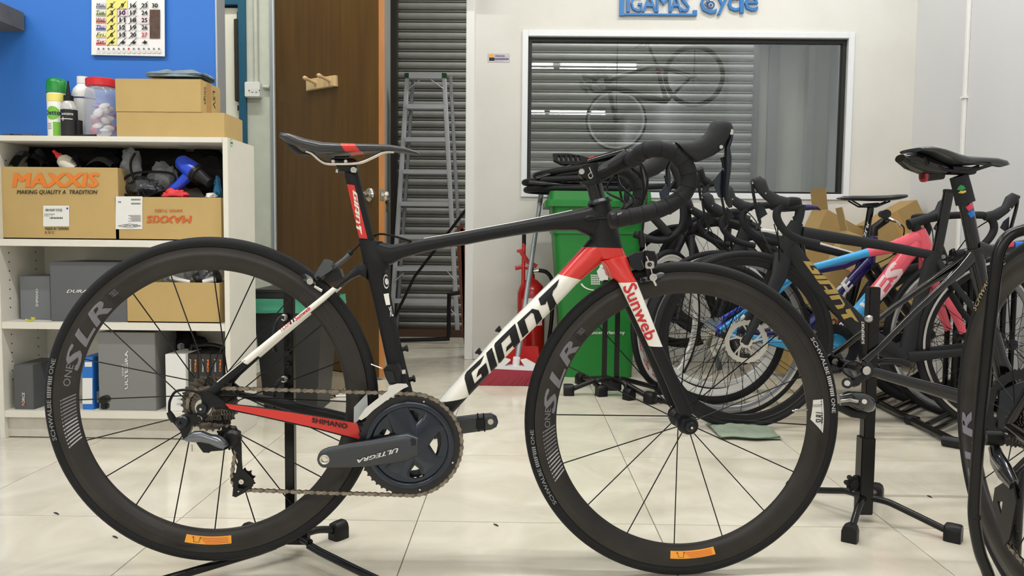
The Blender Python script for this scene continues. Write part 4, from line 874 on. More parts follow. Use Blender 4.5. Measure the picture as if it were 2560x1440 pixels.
# red panel on chainstay (its own printed skin)
def strip(pu,plw,off,m,nm,lift=.001):
    g=G(); L=[]
    for a,b_,o in zip(pu,plw,off): L.append([H.P(a,o+lift),H.P(b_,o+lift)])
    vs=[[g.bm.verts.new(p) for p in r] for r in L]
    for i in range(len(vs)-1): g._f((vs[i][0],vs[i+1][0],vs[i+1][1],vs[i][1]))
    return part(nm,g,m,smooth=0)
PU=[(563,1009),(600,1014),(640,1019),(720,1030),(800,1043),(860,1053),(893,1058)];PL=[(574,1022),(600,1028),(640,1036.5),(720,1054),(800,1072),(860,1088),(905,1099)]
po=[.0635,.0605,.0585,.0525,.0455,.0405,.0372]; strip(PU,PL,po,RED,'red_panel',.0006)
def onstay(q,off0,off1,x0,x1):
    m=quadmap(q)
    def f(u,v):
        px,py=m(u,v); t=(px-x0)/(x1-x0); return H.pt(px,py,off0+(off1-off0)*t+.0034)
    return f
print_on('lettering',text2d('SHIMANO',0,.03),onstay([(779,1056),(868,1073),(869,1060),(780,1044)],.0478,.0416,779,868),PBLK,fr_,6,2)
# dropout
q_=[(500,978),(520,975),(560,1006),(566,1020),(530,1016),(520,1030),(508,1056),(492,1058),(486,1042),(498,1024),(506,1005)]
g=G().plate([Pp(p,.064) for p in q_],[],H.n,.007); part('dropout',g,BLK); g=G().plate([Pp(p,.064) for p in q_[:7]+[(505,1020)]],[],H.n,.007).mirror(H); part('dropout',g,BLK)
c=H.o+H.n*.070; g=G().lathe([(0,0),(.010,0),(.010,.004),(.006,.005),(0,.005)],c,H.n,20); part('axle_nut',g,DKM); part('axle_tip',G().cyl(c,c+H.n*.008,.0025,seg=10),SIL)
p=Pp((497.5,1047),.0675); part('hanger_bolt',G().lathe([(.0033,0),(.0072,0),(.0072,.003),(.0045,.005),(.0033,.002)],p,H.n,20,closed=True),SIL)
# frame decals
GI=[[(1690,865),(1500,1050),(1340,1200),(1302,1270),(1296,1340),(1376,1665),(1770,1245),(1765,1180),(1720,1012),(1575,1150),(1555,1200),(1525,1310),(1618,1232),(1636,1290),(1490,1430),(1430,1225),(1445,1195),(1610,1045)],
[(1840,712),(1730,822),(1732,860),(1815,1190),(1940,1075),(1935,1040)],
[(2305,235),(1905,625),(1888,680),(1900,740),(1975,1045),(2090,900),(2025,625),(2190,455),(2230,600),(2130,700),(2115,800),(2255,665),(2272,740),(2400,590)]]
GI=[[(1000+x/8,780+y/8) for x,y in p] for p in GI]
F4=[[(45,572),(175,452),(228,465),(240,490),(258,535),(208,592),(185,495),(165,487),(108,545),(140,650),(88,700)],[(407,197),(330,270),(228,368),(247,425),(285,415),(300,385),(325,478),(385,420),(345,335),(352,300),(385,262)]]
GI+=[[(1280+x/3.429,640+y/3.429) for x,y in p] for p in F4]
# normalised along-tube coordinates (u along, v across, tops at v=1)
ua=V((1172,988));ub=V((1396,697)); ta=(ub-ua).normalized(); na=V((-ta.y*-1,ta.x*-1)); na=V((ta.y,-ta.x))
LN=(ub-ua).length
def norm(p): d=V(p)-ua; return (d.dot(ta)/LN,d.dot(na)/50)
gi_=[[norm(p) for p in q__] for q__ in GI]
def polymesh(polys):
    bm=bmesh.new()
    for p in polys:
        es=[];vs=[bm.verts.new((x,y,0)) for x,y in p]
        for i in range(len(vs)): es.append(bm.edges.new((vs[i],vs[(i+1)%len(vs)])))
        bmesh.ops.triangle_fill(bm,use_beauty=True,edges=es)
    bm.verts.index_update(); r=([(v.co.x,v.co.y) for v in bm.verts],[tuple(v.index for v in f.verts) for f in bm.faces]); bm.free(); return r
def direct(tree,lift=.0011):
    def f(x,y):
        d=ray(x,y).normalized(); h=tree.ray_cast(EYE,d)
        if h[0] is None: return None
        n=h[1]; n=-n if n.dot(d)>0 else n
        return h[0]+n*lift
    return f
for p in GI:
    vs,fs=polymesh([p]); xs=[v[0] for v in vs];ys=[v[1] for v in vs]; x0,x1,y0,y1=min(xs),max(xs),min(ys),max(ys)
    print_on('lettering',([((x-x0)/(x1-x0),(y-y0)/(y1-y0)) for x,y in vs],fs),(lambda x0,x1,y0,y1:lambda u,v:direct(DTt)(x0+(x1-x0)*u,y0+(y1-y0)*v))(x0,x1,y0,y1),BLK,fr_,18,24)
# bottle bolts
for px,py,ax in ((1250,827,1),(1200,882,1),(1010,872,0),(1028,948,0)):
    p=Pp((px,py)); dn=(Pp((px-8,py-7))-p).normalized() if ax else (Pp((px+10,py-2))-p).normalized(); part('bottle_bolt',G().lathe([(0,-.004),(.005,-.004),(.005,.003),(.0075,.004),(.0075,.008),(0,.009)],p,dn,12),PB)
# seat tube stickers
circ_=circ
def band(px0,py0,px1,py1,skew=0): return [(px0,py1),(px1,py1),(px1-skew,py0),(px0-skew,py0)]
print_on('sticker',rect2d(),on_bvh([(965,763),(975,762),(971,733),(959,735)],STt),WHT,fr_,3,6)
print_on('sticker',circ_,on_bvh([(959,722),(972,722),(970,686),(957,686)],STt),FWHT,fr_,4,6); print_on('sticker',circ_,on_bvh([(960,718),(971,718),(969,690),(958,690)],STt,.0014),PBLK,fr_,4,6); print_on('sticker',circ_,on_bvh([(962,712),(970,712),(969,696),(960,696)],STt,.0019),FWHT,fr_,4,6)
print_on('lettering',text2d('XL',0,.02),on_bvh([(975,792),(983,790),(979,764),(971,768)],STt),FWHT,fr_,4,6)
# seat stay lettering
def staymap(q,lift=.0035):
    m=quadmap(q)
    def f(u,v):
        px,py=m(u,v); t=(846-px)/(846-534); return H.pt(px,py,.024+.032*t+.0085+.0012)
    return f
print_on('lettering',text2d('TEAM',0,.01),staymap([(702,831),(727,811),(722,805),(698,824)]),PRED,fr_,2,1)
for x in (726,733): print_on('print',rect2d(),staymap([(x,812-(x-726)*.8),(x+3.5,809.5-(x-726)*.8),(x+.5,799.5-(x-726)*.8),(x-3,802-(x-726)*.8)]),PBLK,fr_)
print_on('lettering',text2d('Sunweb',0,.03),staymap([(740,803),(777,773),(772,764),(735,793)]),PRED,fr_,2,1)
# top tube port and cables
g=G().lathe([(0,0),(.013,0),(.014,.002),(.010,.004),(0,.004)],Pp((1476,546),.0235),H.n+H.d*.1,20); bmesh.ops.scale(g.bm,vec=(1,1,.42),space=Matrix.Translation(-Pp((1476,546),.0235)),verts=g.bm.verts); part('cable_port',g,PB)
# ---- seatpost
g=G().loft(H,[(861,425),(862,444),(880,520),(897,598),(899,612)],[(894,422),(899,441),(917,520),(936,598),(940,612)],[.011,.012,.012,.012,.012],ex=.8,seg=20)
SPt=tree_of(g); sp_=obj('seatpost',g,BLK,bk)
print_on('red_panel',rect2d(),on_bvh([(896,595),(919,597),(886,463),(865.5,460)],SPt),RED,sp_,8,16)
vs,fs=polymesh(gi_); u0,u1=min(v[0] for v in vs),max(v[0] for v in vs); v0,v1=min(v[1] for v in vs),max(v[1] for v in vs)
sh=([((x-u0)/(u1-u0),(y-v0)/(v1-v0)) for x,y in vs],fs)
print_on('lettering',sh,on_bvh([(874,476),(896,587),(917,590),(890,473)],SPt,.0017),WHT,sp_,16,10)
# saddle
SS=[(707,341,348),(716,336.5,354),(736,338,370),(771,349.5,385),(815,358,396.5),(856,360,391),(895,360.5,386),(932,361,384),(975,362.5,381),(1013,368.5,384),(1042,379,389),(1052,386,391)]
HW=[.030,.058,.068,.070,.064,.050,.038,.029,.023,.020,.016,.006]
sd=sub('saddle',bk,Matrix.Translation(Pp((880,380))))
def sad(hwscale,lo,nm,m,cuts=None):
    out=[]
    for (x,yt,yb),hw in zip(SS,HW):
        T=H.pt(x,yt);B=H.pt(x,yb); hgt=(T-B).length; up=(T-B).normalized(); R=[]
        n_=22
        for k in range(n_):
            th=2*pi*k/n_; c_,s_=math.cos(th),math.sin(th)
            yy=c_*hw; zz=-.0+.5*s_
            if s_>=0: z=T+up*(-hgt*.5*(1-s_**.6)*1.0)
            else: z=T+up*(-hgt*(.5+.5*(-s_)**.8*(1-.75*abs(c_)**.0*(1 if abs(c_)<.7 else 0))))
            z=T-up*(hgt*(.5-.5*math.copysign(abs(s_)**.65,s_))) if s_>0 else T-up*(hgt*(.5+.5*(abs(s_)**.5)*(1 if abs(c_)>.72 else .35)))
            R.append(z+H.n*yy)
        out.append(R)
    g=G().rings(out)
    if cuts: g.paint(H,cuts,[0,1,0])
    return obj(nm,g,m,sd,smooth=55)
SADM=mat('saddle_black',(40,43,47),.33,coat=.25)
sad(1,0,'cover',[SADM,RED],[((855,356),(873,388)),((886,356),(909,386))])
g=G()
for s_ in (1,-1):
    o=.022*s_; pts=smooth_pts([Pp((765,377),.030*s_),Pp((780,383),.028*s_),Pp((797,398),o),Pp((815,408),o),Pp((840,409.5),o),Pp((880,409),o),Pp((905,405),o),Pp((935,392),o*.8),Pp((960,380),o*.6),Pp((985,379),o*.5)],4); gg=G().tube(pts,.0036,10); obj('rail',gg,SIL,sd)
g=G().tube([Pp((713,345),.05),Pp((724,362),.045),Pp((745,383),.03),Pp((765,388),.0),Pp((745,383),-.03),Pp((724,362),-.045)],[(.004,.012)]*6,8,ref=H.u); obj('base_shell',g,PB,sd)
cl=sub('seatpost_clamp',bk,Matrix.Translation(Pp((870,415))))
obj('clamp_body',G().loft(H,[(832,397),(850,396),(885,396),(893,400)],[(836,408),(853,431),(884,436),(896,428)],[.026,.024,.02,.018],ex=.6),PB,cl)
obj('clamp_body',G().loft(H,[(842,393),(860,392),(878,391)],[(842,402),(860,402),(878,402)],[.028,.028,.028],ex=.5),PB,cl)
obj('bolt',G().lathe([(.0035,.006),(.0055,.006),(.0068,.004),(.0068,0),(.0035,0)],Pp((884.5,425),.018),H.n,18,closed=True).cyl(Pp((884.5,425),.016),Pp((884.5,425),.019),.004),SIL,cl)
for px in (833.5,865): obj('bolt',G().box(Pp((px,403.5),.024),(.007,.008,.006),bev=.0015),SIL,cl)
obj('bolt',G().cyl(Pp((843,432)),Pp((845,424)),.004,seg=10),SIL,cl)
# ---- cables near seatpost and brake
def cable(pts,r=.0022,m=CABL,par=bk,nm='cable',n=6): return obj(nm,G().tube(smooth_pts(pts,n),r,8),m,par)
cable([Pp((935,590),.006),Pp((950,585),.012),Pp((975,588),.012),Pp((1005,596),.010),Pp((1029,603),.006)])
cable([Pp((903,606),.01),Pp((890,620),.006),Pp((875,634),.0)],.0018)
# rear brake
rb=sub('rear_brake',bk,Matrix.Translation(Pp((820,690))))
obj('brake_arm',G().plate([Pp(p,.018) for p in ((788,690),(800,668),(813,648),(822,650),(830,655),(834,672),(824,680),(806,692),(795,700))],[],H.n,.026),GREYM,rb)
obj('brake_arm',G().plate([Pp(p,-.010) for p in ((812,700),(818,682),(840,668),(852,672),(860,694),(846,702),(826,708))],[],H.n,.028),DKM,rb)
obj('cable_arm',G().loft(H,[(826,668),(840,657),(856,645),(870,632)],[(833,678),(848,666),(864,653),(878,641)],[.006]*4,[.006]*4,ex=.7),GREYM,rb)
obj('barrel_adjuster',G().tube([Pp((868,640)),Pp((880,629))],.0055,12),PB,rb)
for s_ in (1,-1):
    g=G().loft(H,[(754,688),(764,684),(780,694),(790,706)],[(760,702),(770,706),(783,710),(792,714)],[.005]*4,[.024]*4,ex=.7)
    if s_<0: g.mirror(H)
    obj('pad_holder',g,GREYM,rb)
    g=G().loft(H,[(789,711),(800,717),(808,722)],[(785,719),(798,728),(805,732)],[.006]*3,[.020]*3,ex=.7)
    if s_<0: g.mirror(H)
    obj('brake_pad',g,SIL if s_>0 else PB,rb)
for p,m,r in (((760,692),DKM,.005),((777,703),SIL,.0065),((796,694),PB,.003)): obj('bolt',G().lathe([(0,.006),(r*.5,.006),(r*.5,.0085),(r,.0085),(r,0),(0,0)],Pp(p,.028),H.n,16),m,rb)
# ---- fork
FU=[(1500,652),(1515,665),(1526,690),(1544,704),(1581,780),(1618,857),(1659,946),(1697,1036)];FL=[(1564,640),(1572,664),(1583,688),(1591,702),(1622,780),(1653,859),(1695,946),(1734,1030)];fo=[.012,.020,.028,.032,.040,.044,.048,.050];fh=[.024,.020,.016,.014,.012,.0115,.010,.008]
fk=sub('fork',bk,Matrix.Translation(Pp((1520,650))))
FC=[((1540,704),(1595,702)),((1610,857),(1660,859))]
for s_ in (1,-1):
    g=G().loft(H,FU,FL,fh,fo,ex=.85,seg=20).paint(H,FC,[1,2,0] if s_>0 else [1,0,0])
    if s_>0: FKt=tree_of(g)
    else: g.mirror(H)
    obj('fork_leg',g,FM,fk)
obj('crown',G().loft(H,[(1512,648),(1512,655),(1520,668)],[(1563,638),(1567,646),(1572,660)],[.030,.034,.036],ex=.8,seg=20),RED,fk)
def fk_t(s,q,m,b_=.03,off=.0): return print_on('lettering',text2d(s,0,b_),on_bvh(q,FKt,.0010),m,fk,28,14)
fk_t('Sunweb',[(1560,728),(1603,868),(1641,846),(1580,700)] if 0 else [(1556,718),(1617,853),(1643,843),(1587,704)],PRED,.018)
for s_ in (1,-1):
    c=HF+H.n*(.052*s_); obj('dropout',G().lathe([(0,-.004),(.018,-.004),(.019,0),(.017,.004),(0,.004)],c,H.n,24),BLK,fk)
sk=sub('skewer',bk,Matrix.Translation(HF)); c=HF+H.n*.058
obj('nut',G().lathe([(0,0),(.0105,0),(.0105,.004),(.009,.007),(.0055,.0075),(.005,.004),(0,.004)],c,H.n,24),DKM,sk); obj('axle_tip',G().cyl(c,c+H.n*.013,.0028,seg=12),SIL,sk)
obj('lever',G().tube(smooth_pts([Pp((1700,1022),-.062),Pp((1678,1010),-.07),Pp((1655,1002),-.078),Pp((1640,998),-.080)],4),[(.003,.004)]*4+[(.003,.005)]*4+[(.003,.007)]*5,8,ref=H.n),PB,sk)
# front brake
fb=sub('front_brake',bk,Matrix.Translation(Pp((1600,660))))
obj('brake_arm',G().plate([Pp(p,.006) for p in ((1566,642),(1585,632),(1612,628),(1622,636),(1618,668),(1596,676),(1580,672),(1572,660))],[],H.n,.03),DKM,fb)
obj('brake_arm',G().plate([Pp(p,.026) for p in ((1612,626),(1632,628),(1640,645),(1640,660),(1632,668),(1628,700),(1618,700),(1612,668))],[],H.n,.010),PB,fb)
obj('calliper_spring',G().tube([Pp((1604,650),.02),Pp((1610,668),.02),Pp((1622,672),.02),Pp((1640,668),.02),Pp((1642,645),.02),Pp((1634,628),.018)],.0022,8),GREYM,fb)
for s_ in (1,-1):
    g=G().loft(H,[(1599,697),(1610,692),(1630,688),(1650,680),(1659,682)],[(1600,707),(1612,705),(1632,702),(1652,694),(1660,688)],[.005]*5,[.026]*5,ex=.7)
    if s_<0: g.mirror(H)
    obj('pad_holder',g,GREYM,fb)
obj('clamp_plate',G().box(Pp((1624,662),.036),(.018,.008,.016),bev=.002),SIL,fb)
for p,m,r in (((1622,661),DKM,.0045),((1631,693),SIL,.0078),((1607,700),PB,.004)): obj('bolt',G().lathe([(0,.006),(r*.45,.006),(r*.5,.0085),(r,.0085),(r,0),(0,0)],Pp(p,.034),H.n,16),m,fb)
obj('release_tip',G().tube([Pp((1633,700),.04),Pp((1640,714),.04)],.003,8),SIL,fb)
obj('barrel_adjuster',G().lathe([(0,0),(.006,0),(.0075,.008),(.0075,.02),(.006,.026),(.0045,.034),(0,.034)],Pp((1607,618),.02),Pp((1604,590),.02)-Pp((1607,618),.02),14),PB,fb)
obj('cable_end',G().tube([Pp((1611,590),.02),Pp((1616,640),.03),Pp((1624,660),.036),Pp((1632,690),.038)],.0012,6),SIL,fb)
# ---- headset, stem
hs=sub('stem',bk,Matrix.Translation(Pp((1485,440))))
obj('headset_cap',G().lathe([(0,0),(.0255,0),(.026,.004),(.021,.010),(0,.010)],Pp((1500,509)),Pp((1488,450))-Pp((1500,509)),28),DKM,hs)
obj('steerer_spacer',G().tube([Pp((1495,502)),Pp((1485,458))],.0165,24),GBLK,hs); obj('steerer_spacer',G().tube([Pp((1486,462)),Pp((1482,447))],.0178,24),BLK,hs)
obj('stem_clamp',G().tube([Pp((1486,462)),Pp((1474,411))],.0195,24),BLK,hs)
obj('clamp_back',G().loft(H,[(1450,422),(1458,418),(1478,416)],[(1446,440),(1462,452),(1484,452)],[.012,.014,.016],ex=.6),PB,hs)
obj('clamp_back',G().loft(H,[(1450,454),(1462,450),(1480,448)],[(1455,463),(1464,466),(1486,464)],[.012,.014,.016],ex=.6),PB,hs)
obj('stem_body',G().loft(H,[(1480,412),(1500,414),(1530,396),(1562,374),(1570,372)],[(1492,455),(1512,450),(1542,434),(1572,420),(1578,412)],[.017,.0165,.016,.019,.020],ex=.85,seg=20),BLK,hs)
obj('bolt',G().lathe([(0,.006),(.003,.006),(.003,.008),(.0055,.008),(.0055,0),(0,0)],Pp((1453,430),.0125),H.n,14),SIL,hs); obj('face_plate',G().loft(H,[(1562,372),(1580,374),(1590,388)],[(1572,420),(1586,420),(1592,404)],[.021,.021,.018],ex=.8),BLK,hs)
print_on('lettering',text2d('GIANT',0,.01),lambda u,v:H.pt(1494+26*u,425-(9*u)-(6*(v-.5)),.0172),DREC,hs) 
g=G().tube(smooth_pts([Pp((1473,418),.0205),Pp((1477,428),.021),Pp((1482,440),.021),Pp((1476,446),.021),Pp((1471,438),.021),Pp((1478,430),.021)],4),.0011,6); obj('key_ring',g,SIL,hs)
# ---- handlebar
hb=sub('handlebar',bk,Matrix.Translation(Pp((1575,396))))
CENT=[(1578,398,.03),(1584,397,.08),(1594,390,.14),(1606,380,.185),(1630,373,.205),(1660,374,.210),(1690,386,.210),(1711,408,.210),(1721,432,.210),(1722,456,.210),(1713,480,.210),(1693,500,.210),(1660,519,.210),(1620,532,.210),(1580,541,.210),(1529,550,.210)]
bp=[H.pt(x,y,o) for x,y,o in CENT]
def wrap(side):
    pts=smooth_pts(bp,8); 
    if side<0: pts=[H.mir(p) for p in pts]
    ds=[0]
    for a,b_ in zip(pts,pts[1:]): ds.append(ds[-1]+(b_-a).length)
    rs=[(.0135 if i<10 else .0150+.0012*((d/.024)%1)) for i,d in enumerate(ds)]
    # insert steps
    P=[];R=[]
    for i in range(len(pts)-1):
        n_=4
        for k in range(n_):
            t=k/n_; d=ds[i]+(ds[i+1]-ds[i])*t; P.append(pts[i].lerp(pts[i+1],t)); R.append(.0146+.0013*((d/.0245)%1)) 
    P.append(pts[-1]);R.append(.0150)
    return P,R
for s_ in (1,-1):
    P,R=wrap(s_); obj('bar_tape',G().tube(P,R,18),TAPE,hb,smooth=30)
    e=P[-1]; dv=(P[-1]-P[-6]).normalized(); obj('end_plug',G().lathe([(0,.006),(.010,.006),(.0155,.002),(.0155,-.004),(0,-.004)],e,dv,20),PB,hb)
obj('bar_centre',G().tube([H.pt(1578,398,.035),H.pt(1575,396,0),H.mir(H.pt(1578,398,.035))],.0159,20),BLK,hb)
tb_=None
# brand print at bar end
def fl_(u,v):
    p=H.pt(1545+13*u,537-3*u-4*(v-.5),.210+.0166); return p
print_on('lettering',text2d('GIANT',0,.02),lambda u,v:H.pt(1543+12*u,536-4*u-5*(v-.5),.2275),FWHT,hb)
# ---- levers
LU=[(1688,356),(1705,354),(1725,353),(1745,347),(1762,335),(1770,320),(1777,306),(1794,299),(1812,302)];LL=[(1716,392),(1740,406),(1758,400),(1785,388),(1808,372),(1818,352),(1828,338),(1832,324),(1828,312)];lh=[.015,.0165,.017,.017,.0175,.017,.017,.015,.010]
LV=[((1808,368),(1822,366)),((1812,400),(1825,392)),((1810,430),(1828,425)),((1808,470),(1822,470)),((1810,490),(1822,488)),((1816,508),(1826,502)),((1819,520),(1829,518))]
for s_ in (1,-1):
    lv=sub('brake_lever',bk,Matrix.Translation(H.pt(1780,360,.21*s_)))
    g=G().loft(H,LU,LL,lh,[.210]*9,ex=.9,seg=20)
    if s_<0: g.mirror(H)
    obj('hood',g,HOOD,lv,smooth=60)
    g=G().loft(H,[(1824,325),(1822,345),(1812,368),(1810,400),(1811,430),(1808,470),(1810,492),(1816,510),(1822,520)],[(1833,330),(1830,350),(1824,372),(1829,395),(1826,425),(1820,470),(1822,490),(1829,508),(1830,518)],[.008,.008,.008,.009,.010,.0095,.009,.009,.006],[.214]*9,ex=.8)
    if s_<0: g.mirror(H)
    obj('lever_blade',g,DKM,lv,smooth=60)
    g=G().plate([H.pt(*p,.204) for p in ((1806,422),(1795,436),(1783,450),(1785,462),(1790,478),(1796,492),(1806,498),(1812,480),(1812,440))],[],H.n,.004)
    if s_<0: g.mirror(H)
    obj('shift_paddle',g,BLUEM,lv)
    g=G().loft(H,[(1800,395),(1804,405),(1806,420)],[(1810,392),(1812,404),(1813,420)],[.004]*3,[.208]*3)
    if s_<0: g.mirror(H)
    obj('pivot_arm',g,PB,lv)
    g=G().lathe([(0,0),(.0035,0),(.0035,.003),(0,.0035)],H.pt(1802,368,.2275),H.n,14).box(H.pt(1829,330,.222),(.006,.004,.010),bev=.001)
    if s_<0: g.mirror(H)
    obj('bolt',g,SIL,lv)
# cables in front of head tube
cable([H.pt(1600,400,.10),H.pt(1605,440,.08),H.pt(1610,480,.06),H.pt(1600,520,.03),H.pt(1560,545,.03),H.pt(1520,545,.026),H.pt(1480,547,.024)],.0026)
cable([H.pt(1600,400,-.10),H.pt(1612,450,-.06),H.pt(1616,500,-.02),H.pt(1608,560,.01),H.pt(1605,592,.02)],.0026)
cable([H.pt(1598,402,.12),H.pt(1618,440,.08),H.pt(1612,490,.03),H.pt(1590,530,.0),H.pt(1555,548,-.01)],.0026)
cable([H.mir(H.pt(1598,402,.12)),H.mir(H.pt(1590,450,.08)),H.pt(1585,500,-.03),H.pt(1560,525,-.02),H.pt(1530,540,-.01)],.0026)
cable([H.mir(H.pt(1598,402,.10)),H.mir(H.pt(1560,460,.10)),H.pt(1560,505,-.06),H.pt(1548,530,-.04)],.0026)
# ---- crankset
RC=H.pt(1025,1112,.0445); CR=lambda x,y,off:H.pt(720+x/4.2357,940+y/4.2357,off)
ck=sub('crankset',bk,Matrix.Translation(RC)); MB=Matrix((H.d,-H.n,H.u)).transposed().to_4x4()
def atm(c): m=MB.copy(); m.translation=c; return m
inst('chainring',mesh('chainring',gear(.1042,52,.0035,.083).bm,mat('ring_black',(48,48,50),.32,metal=.6),30),ck,atm(RC+H.n*.001))
inst('chainring',mesh('chainring',gear(.0715,36,.003,.056).bm,DKM,30),ck,atm(RC-H.n*.0075))
holes=[[(1545,495),(1590,540),(1618,610),(1625,700),(1600,800),(1550,885),(1500,850),(1440,770),(1432,700),(1440,620),(1480,550)],[(1270,910),(1350,890),(1420,920),(1455,970),(1440,1060),(1340,1085),(1250,1050),(1225,1000)],[(1165,400),(1230,360),(1330,358),(1385,400),(1375,490),(1290,545),(1210,525),(1170,470)],[(965,610),(1005,560),(1050,558),(1085,590),(1065,620),(1010,630)]]
so_=.0500
oc=H.pt(1025,1112,so_); outer=[oc+H.d*(.0885*math.cos(a))+H.u*(.0885*math.sin(a)) for a in np.linspace(0,2*pi,64,endpoint=False)]
g=G().plate(outer,[[CR(x,y,so_) for x,y in h] for h in holes],H.n,.006); obj('spider',g,BLUEM,ck,smooth=30)
g=G().lathe([(.0875,.002),(.0885,.006),(.083,.0085),(.078,.0065),(.076,.003)],oc,H.n,96); obj('ring_flange',g,BLUEM,ck,smooth=60)
# four raised arms radiating from axle
ax_=H.pt(1023,1113,.058)
for x,y in ((1110,250),(1600,420),(1560,1000),(1130,1080)):
    a=CR(1310,720,.056); b_=CR(x,y,.053); 
    d=(b_-a); pts=[a,a+d*.35,a+d*.7,a+d*.86]; g=G().tube(pts,[(.009,.036),(.007,.026),(.004,.022),(.0015,.028)],16,ref=H.n); obj('spider_arm',g,BLUEM,ck,smooth=60)
UA=[(794.5,1142),(797,1134),(801,1128),(807,1123.5),(821,1118),(870,1109),(932,1099),(985,1088),(1020,1082),(1045,1092)];LA=[(794.5,1151),(797,1159),(801,1164),(807,1168),(821,1169),(870,1168),(932,1164),(985,1157),(1020,1150),(1045,1138)]
g=G().loft(H,UA,LA,[.006,.0068,.0072,.0075,.0078,.008,.009,.011,.013,.010],[.074,.074,.074,.074,.074,.072,.069,.066,.062,.060],ex=.6,seg=24)
CKt=tree_of(g); obj('crank_arm',g,mat('crank_grey',(64,67,72),.34,metal=.35),ck,smooth=50)
g=G().lathe([(.0058,.0075),(.0085,.0085),(.0098,.0080),(.0098,.006),(.0058,.006)],H.pt(813,1146.5,.074),H.n,24,closed=True); obj('pedal_hole_ring',g,SIL,ck); obj('pedal_hole',G().cyl(H.pt(813,1146.5,.0745),H.pt(813,1146.5,.0826),.0062,seg=24),mat('hole_pale',(206,198,180),.6),ck)
mU=quadmap([(996,1119),(892,1149),(893,1158),(995,1131)]); print_on('lettering',text2d('ULTEGRA',.25,.03),lambda u,v:H.pt(*mU(u,v),.0812),FWHT,ck,2,1)
g=G().lathe([(0,0),(.011,0),(.011,.003),(.006,.005),(0,.005)],CR(1300,700,.068),H.n,20); obj('axle_cap',g,DKM,ck)
# far crank
U2=[(1085,1052),(1145,1041),(1200,1034),(1228,1032),(1241,1040),(1245,1052)];L2=[(1085,1098),(1157,1084),(1200,1078),(1228,1074),(1241,1067),(1245,1056)]
g=G().loft(H,U2,L2,[.010,.008,.007,.007,.007,.006],[-.060,-.066,-.068,-.068,-.068,-.068],ex=.6,seg=20); obj('crank_arm',g,MT['crank_grey'],ck,smooth=50)
obj('pedal_hole',G().cyl(H.pt(1226.5,1054.5,-.0615),H.pt(1226.5,1054.5,-.0595),.0062,seg=20),MT['hole_pale'],ck); 
for px in (1194,1209): obj('zip_tie',G().tube([H.pt(px,1033,-.060),H.pt(px+1,1056,-.0595),H.pt(px+3,1079,-.060)],.0016,6),PB,ck)
obj('sensor',G().box(H.pt(1202,1060,-.0585),(.020,.006,.024),bev=.002),PB,ck)
for a in (75,-20,200,285): 
    p=RC+H.n*.004+H.d*(.094*math.cos(math.radians(a)))+H.u*(.094*math.sin(math.radians(a))); obj('ring_pin',G().cyl(p,p+H.n*.0015,.002,seg=8),SIL,ck)
# cassette
cs=sub('cassette',bk,Matrix.Translation(HR)); teeth=[11,12,13,14,15,17,19,21,23,25,28]
for i,n_ in enumerate(teeth):
    r=n_*.0127/(2*pi); off=.0575-.0036*i
    inst('cog',mesh('cog',gear(r,n_,.0018,.015,.0045).bm,STEEL,30),cs,atm(HR+H.n*off))
obj('lockring',G().lathe([(.006,0),(.0165,0),(.0165,.003),(.006,.003)],HR+H.n*.059,H.n,24,closed=True),SIL,cs)
# rear derailleur
rd=sub('rear_derailleur',bk,Matrix.Translation(Pp((497,1047),.067))); DQ=lambda x,y,off:H.pt(420+x/4,900+y/4,off)
obj('b_knuckle',G().lathe([(0,-.014),(.012,-.014),(.0125,.008),(.010,.011),(.004,.011),(.004,.008),(0,.008)],DQ(155,612,.070),H.n,24),DKM,rd)
obj('bracket',G().plate([DQ(*p,.068) for p in ((60,585),(150,555),(240,552),(330,560),(345,600),(310,625),(250,640),(235,700),(200,760),(165,790),(130,700),(80,640),(50,610))],[],H.n,.012),PB,rd)
obj('barrel_adjuster',G().tube([DQ(8,520,.072),DQ(35,570,.071),DQ(60,610,.07)],[.005,.0065,.006],12),PB,rd)
obj('outer_link',G().loft(H,[(461,1095),(470,1088),(485,1078),(505,1077),(527,1086),(545,1088),(562,1098),(570,1110)],[(462,1100),(470,1104),(485,1105),(505,1106),(527,1110),(545,1118),(560,1122),(571,1114)],[.004,.007,.009,.010,.011,.013,.012,.005],[.082,.084,.086,.088,.090,.091,.090,.088],ex=.8),mat('derailleur_silver',(120,124,132),.22,metal=.85),rd,smooth=60)
obj('lower_body',G().plate([DQ(*p,.080) for p in ((300,815),(440,812),(560,850),(600,880),(560,892),(440,900),(430,915),(370,912),(330,860))],[],H.n,.02),PB,rd)
obj('cage_plate',G().plate([DQ(*p,.062) for p in ((540,700),(600,690),(650,705),(690,760),(735,830),(738,1000),(746,1090),(800,1140),(862,1205),(850,1262),(760,1330),(680,1372),(645,1360),(655,1250),(690,1120),(705,1010),(688,930),(650,880),(590,780),(545,730))],[[DQ(*p,.062) for p in ((700,1245),(740,1240),(800,1262),(760,1288),(705,1280))],[DQ(*p,.062) for p in ((690,1310),(705,1300),(716,1312),(700,1325))]],H.n,.0025),PB,rd)
obj('cage_plate',G().plate([DQ(*p,.046) for p in ((540,740),(640,705),(720,800),(738,1000),(746,1090),(850,1200),(830,1262),(700,1300),(660,1240),(700,1010),(640,880))],[],H.n,.002),PB,rd)
uc=DQ(598,778,.0535); lc=DQ(752,1198,.0535)
inst('jockey_wheel',mesh('jockey_wheel',gear(.0225,11,.003,.006,.005).bm,PB,30),rd,atm(uc)); inst('jockey_wheel',mesh('jockey_wheel',gear(.0225,11,.003,.010,.005).bm,PB,30),rd,atm(lc))
for p in (lc,uc): obj('bolt',G().lathe([(0,.002),(.002,.002),(.002,.004),(.005,.004),(.005,0),(0,0)],p+H.n*.0095,H.n,14),SIL,rd)
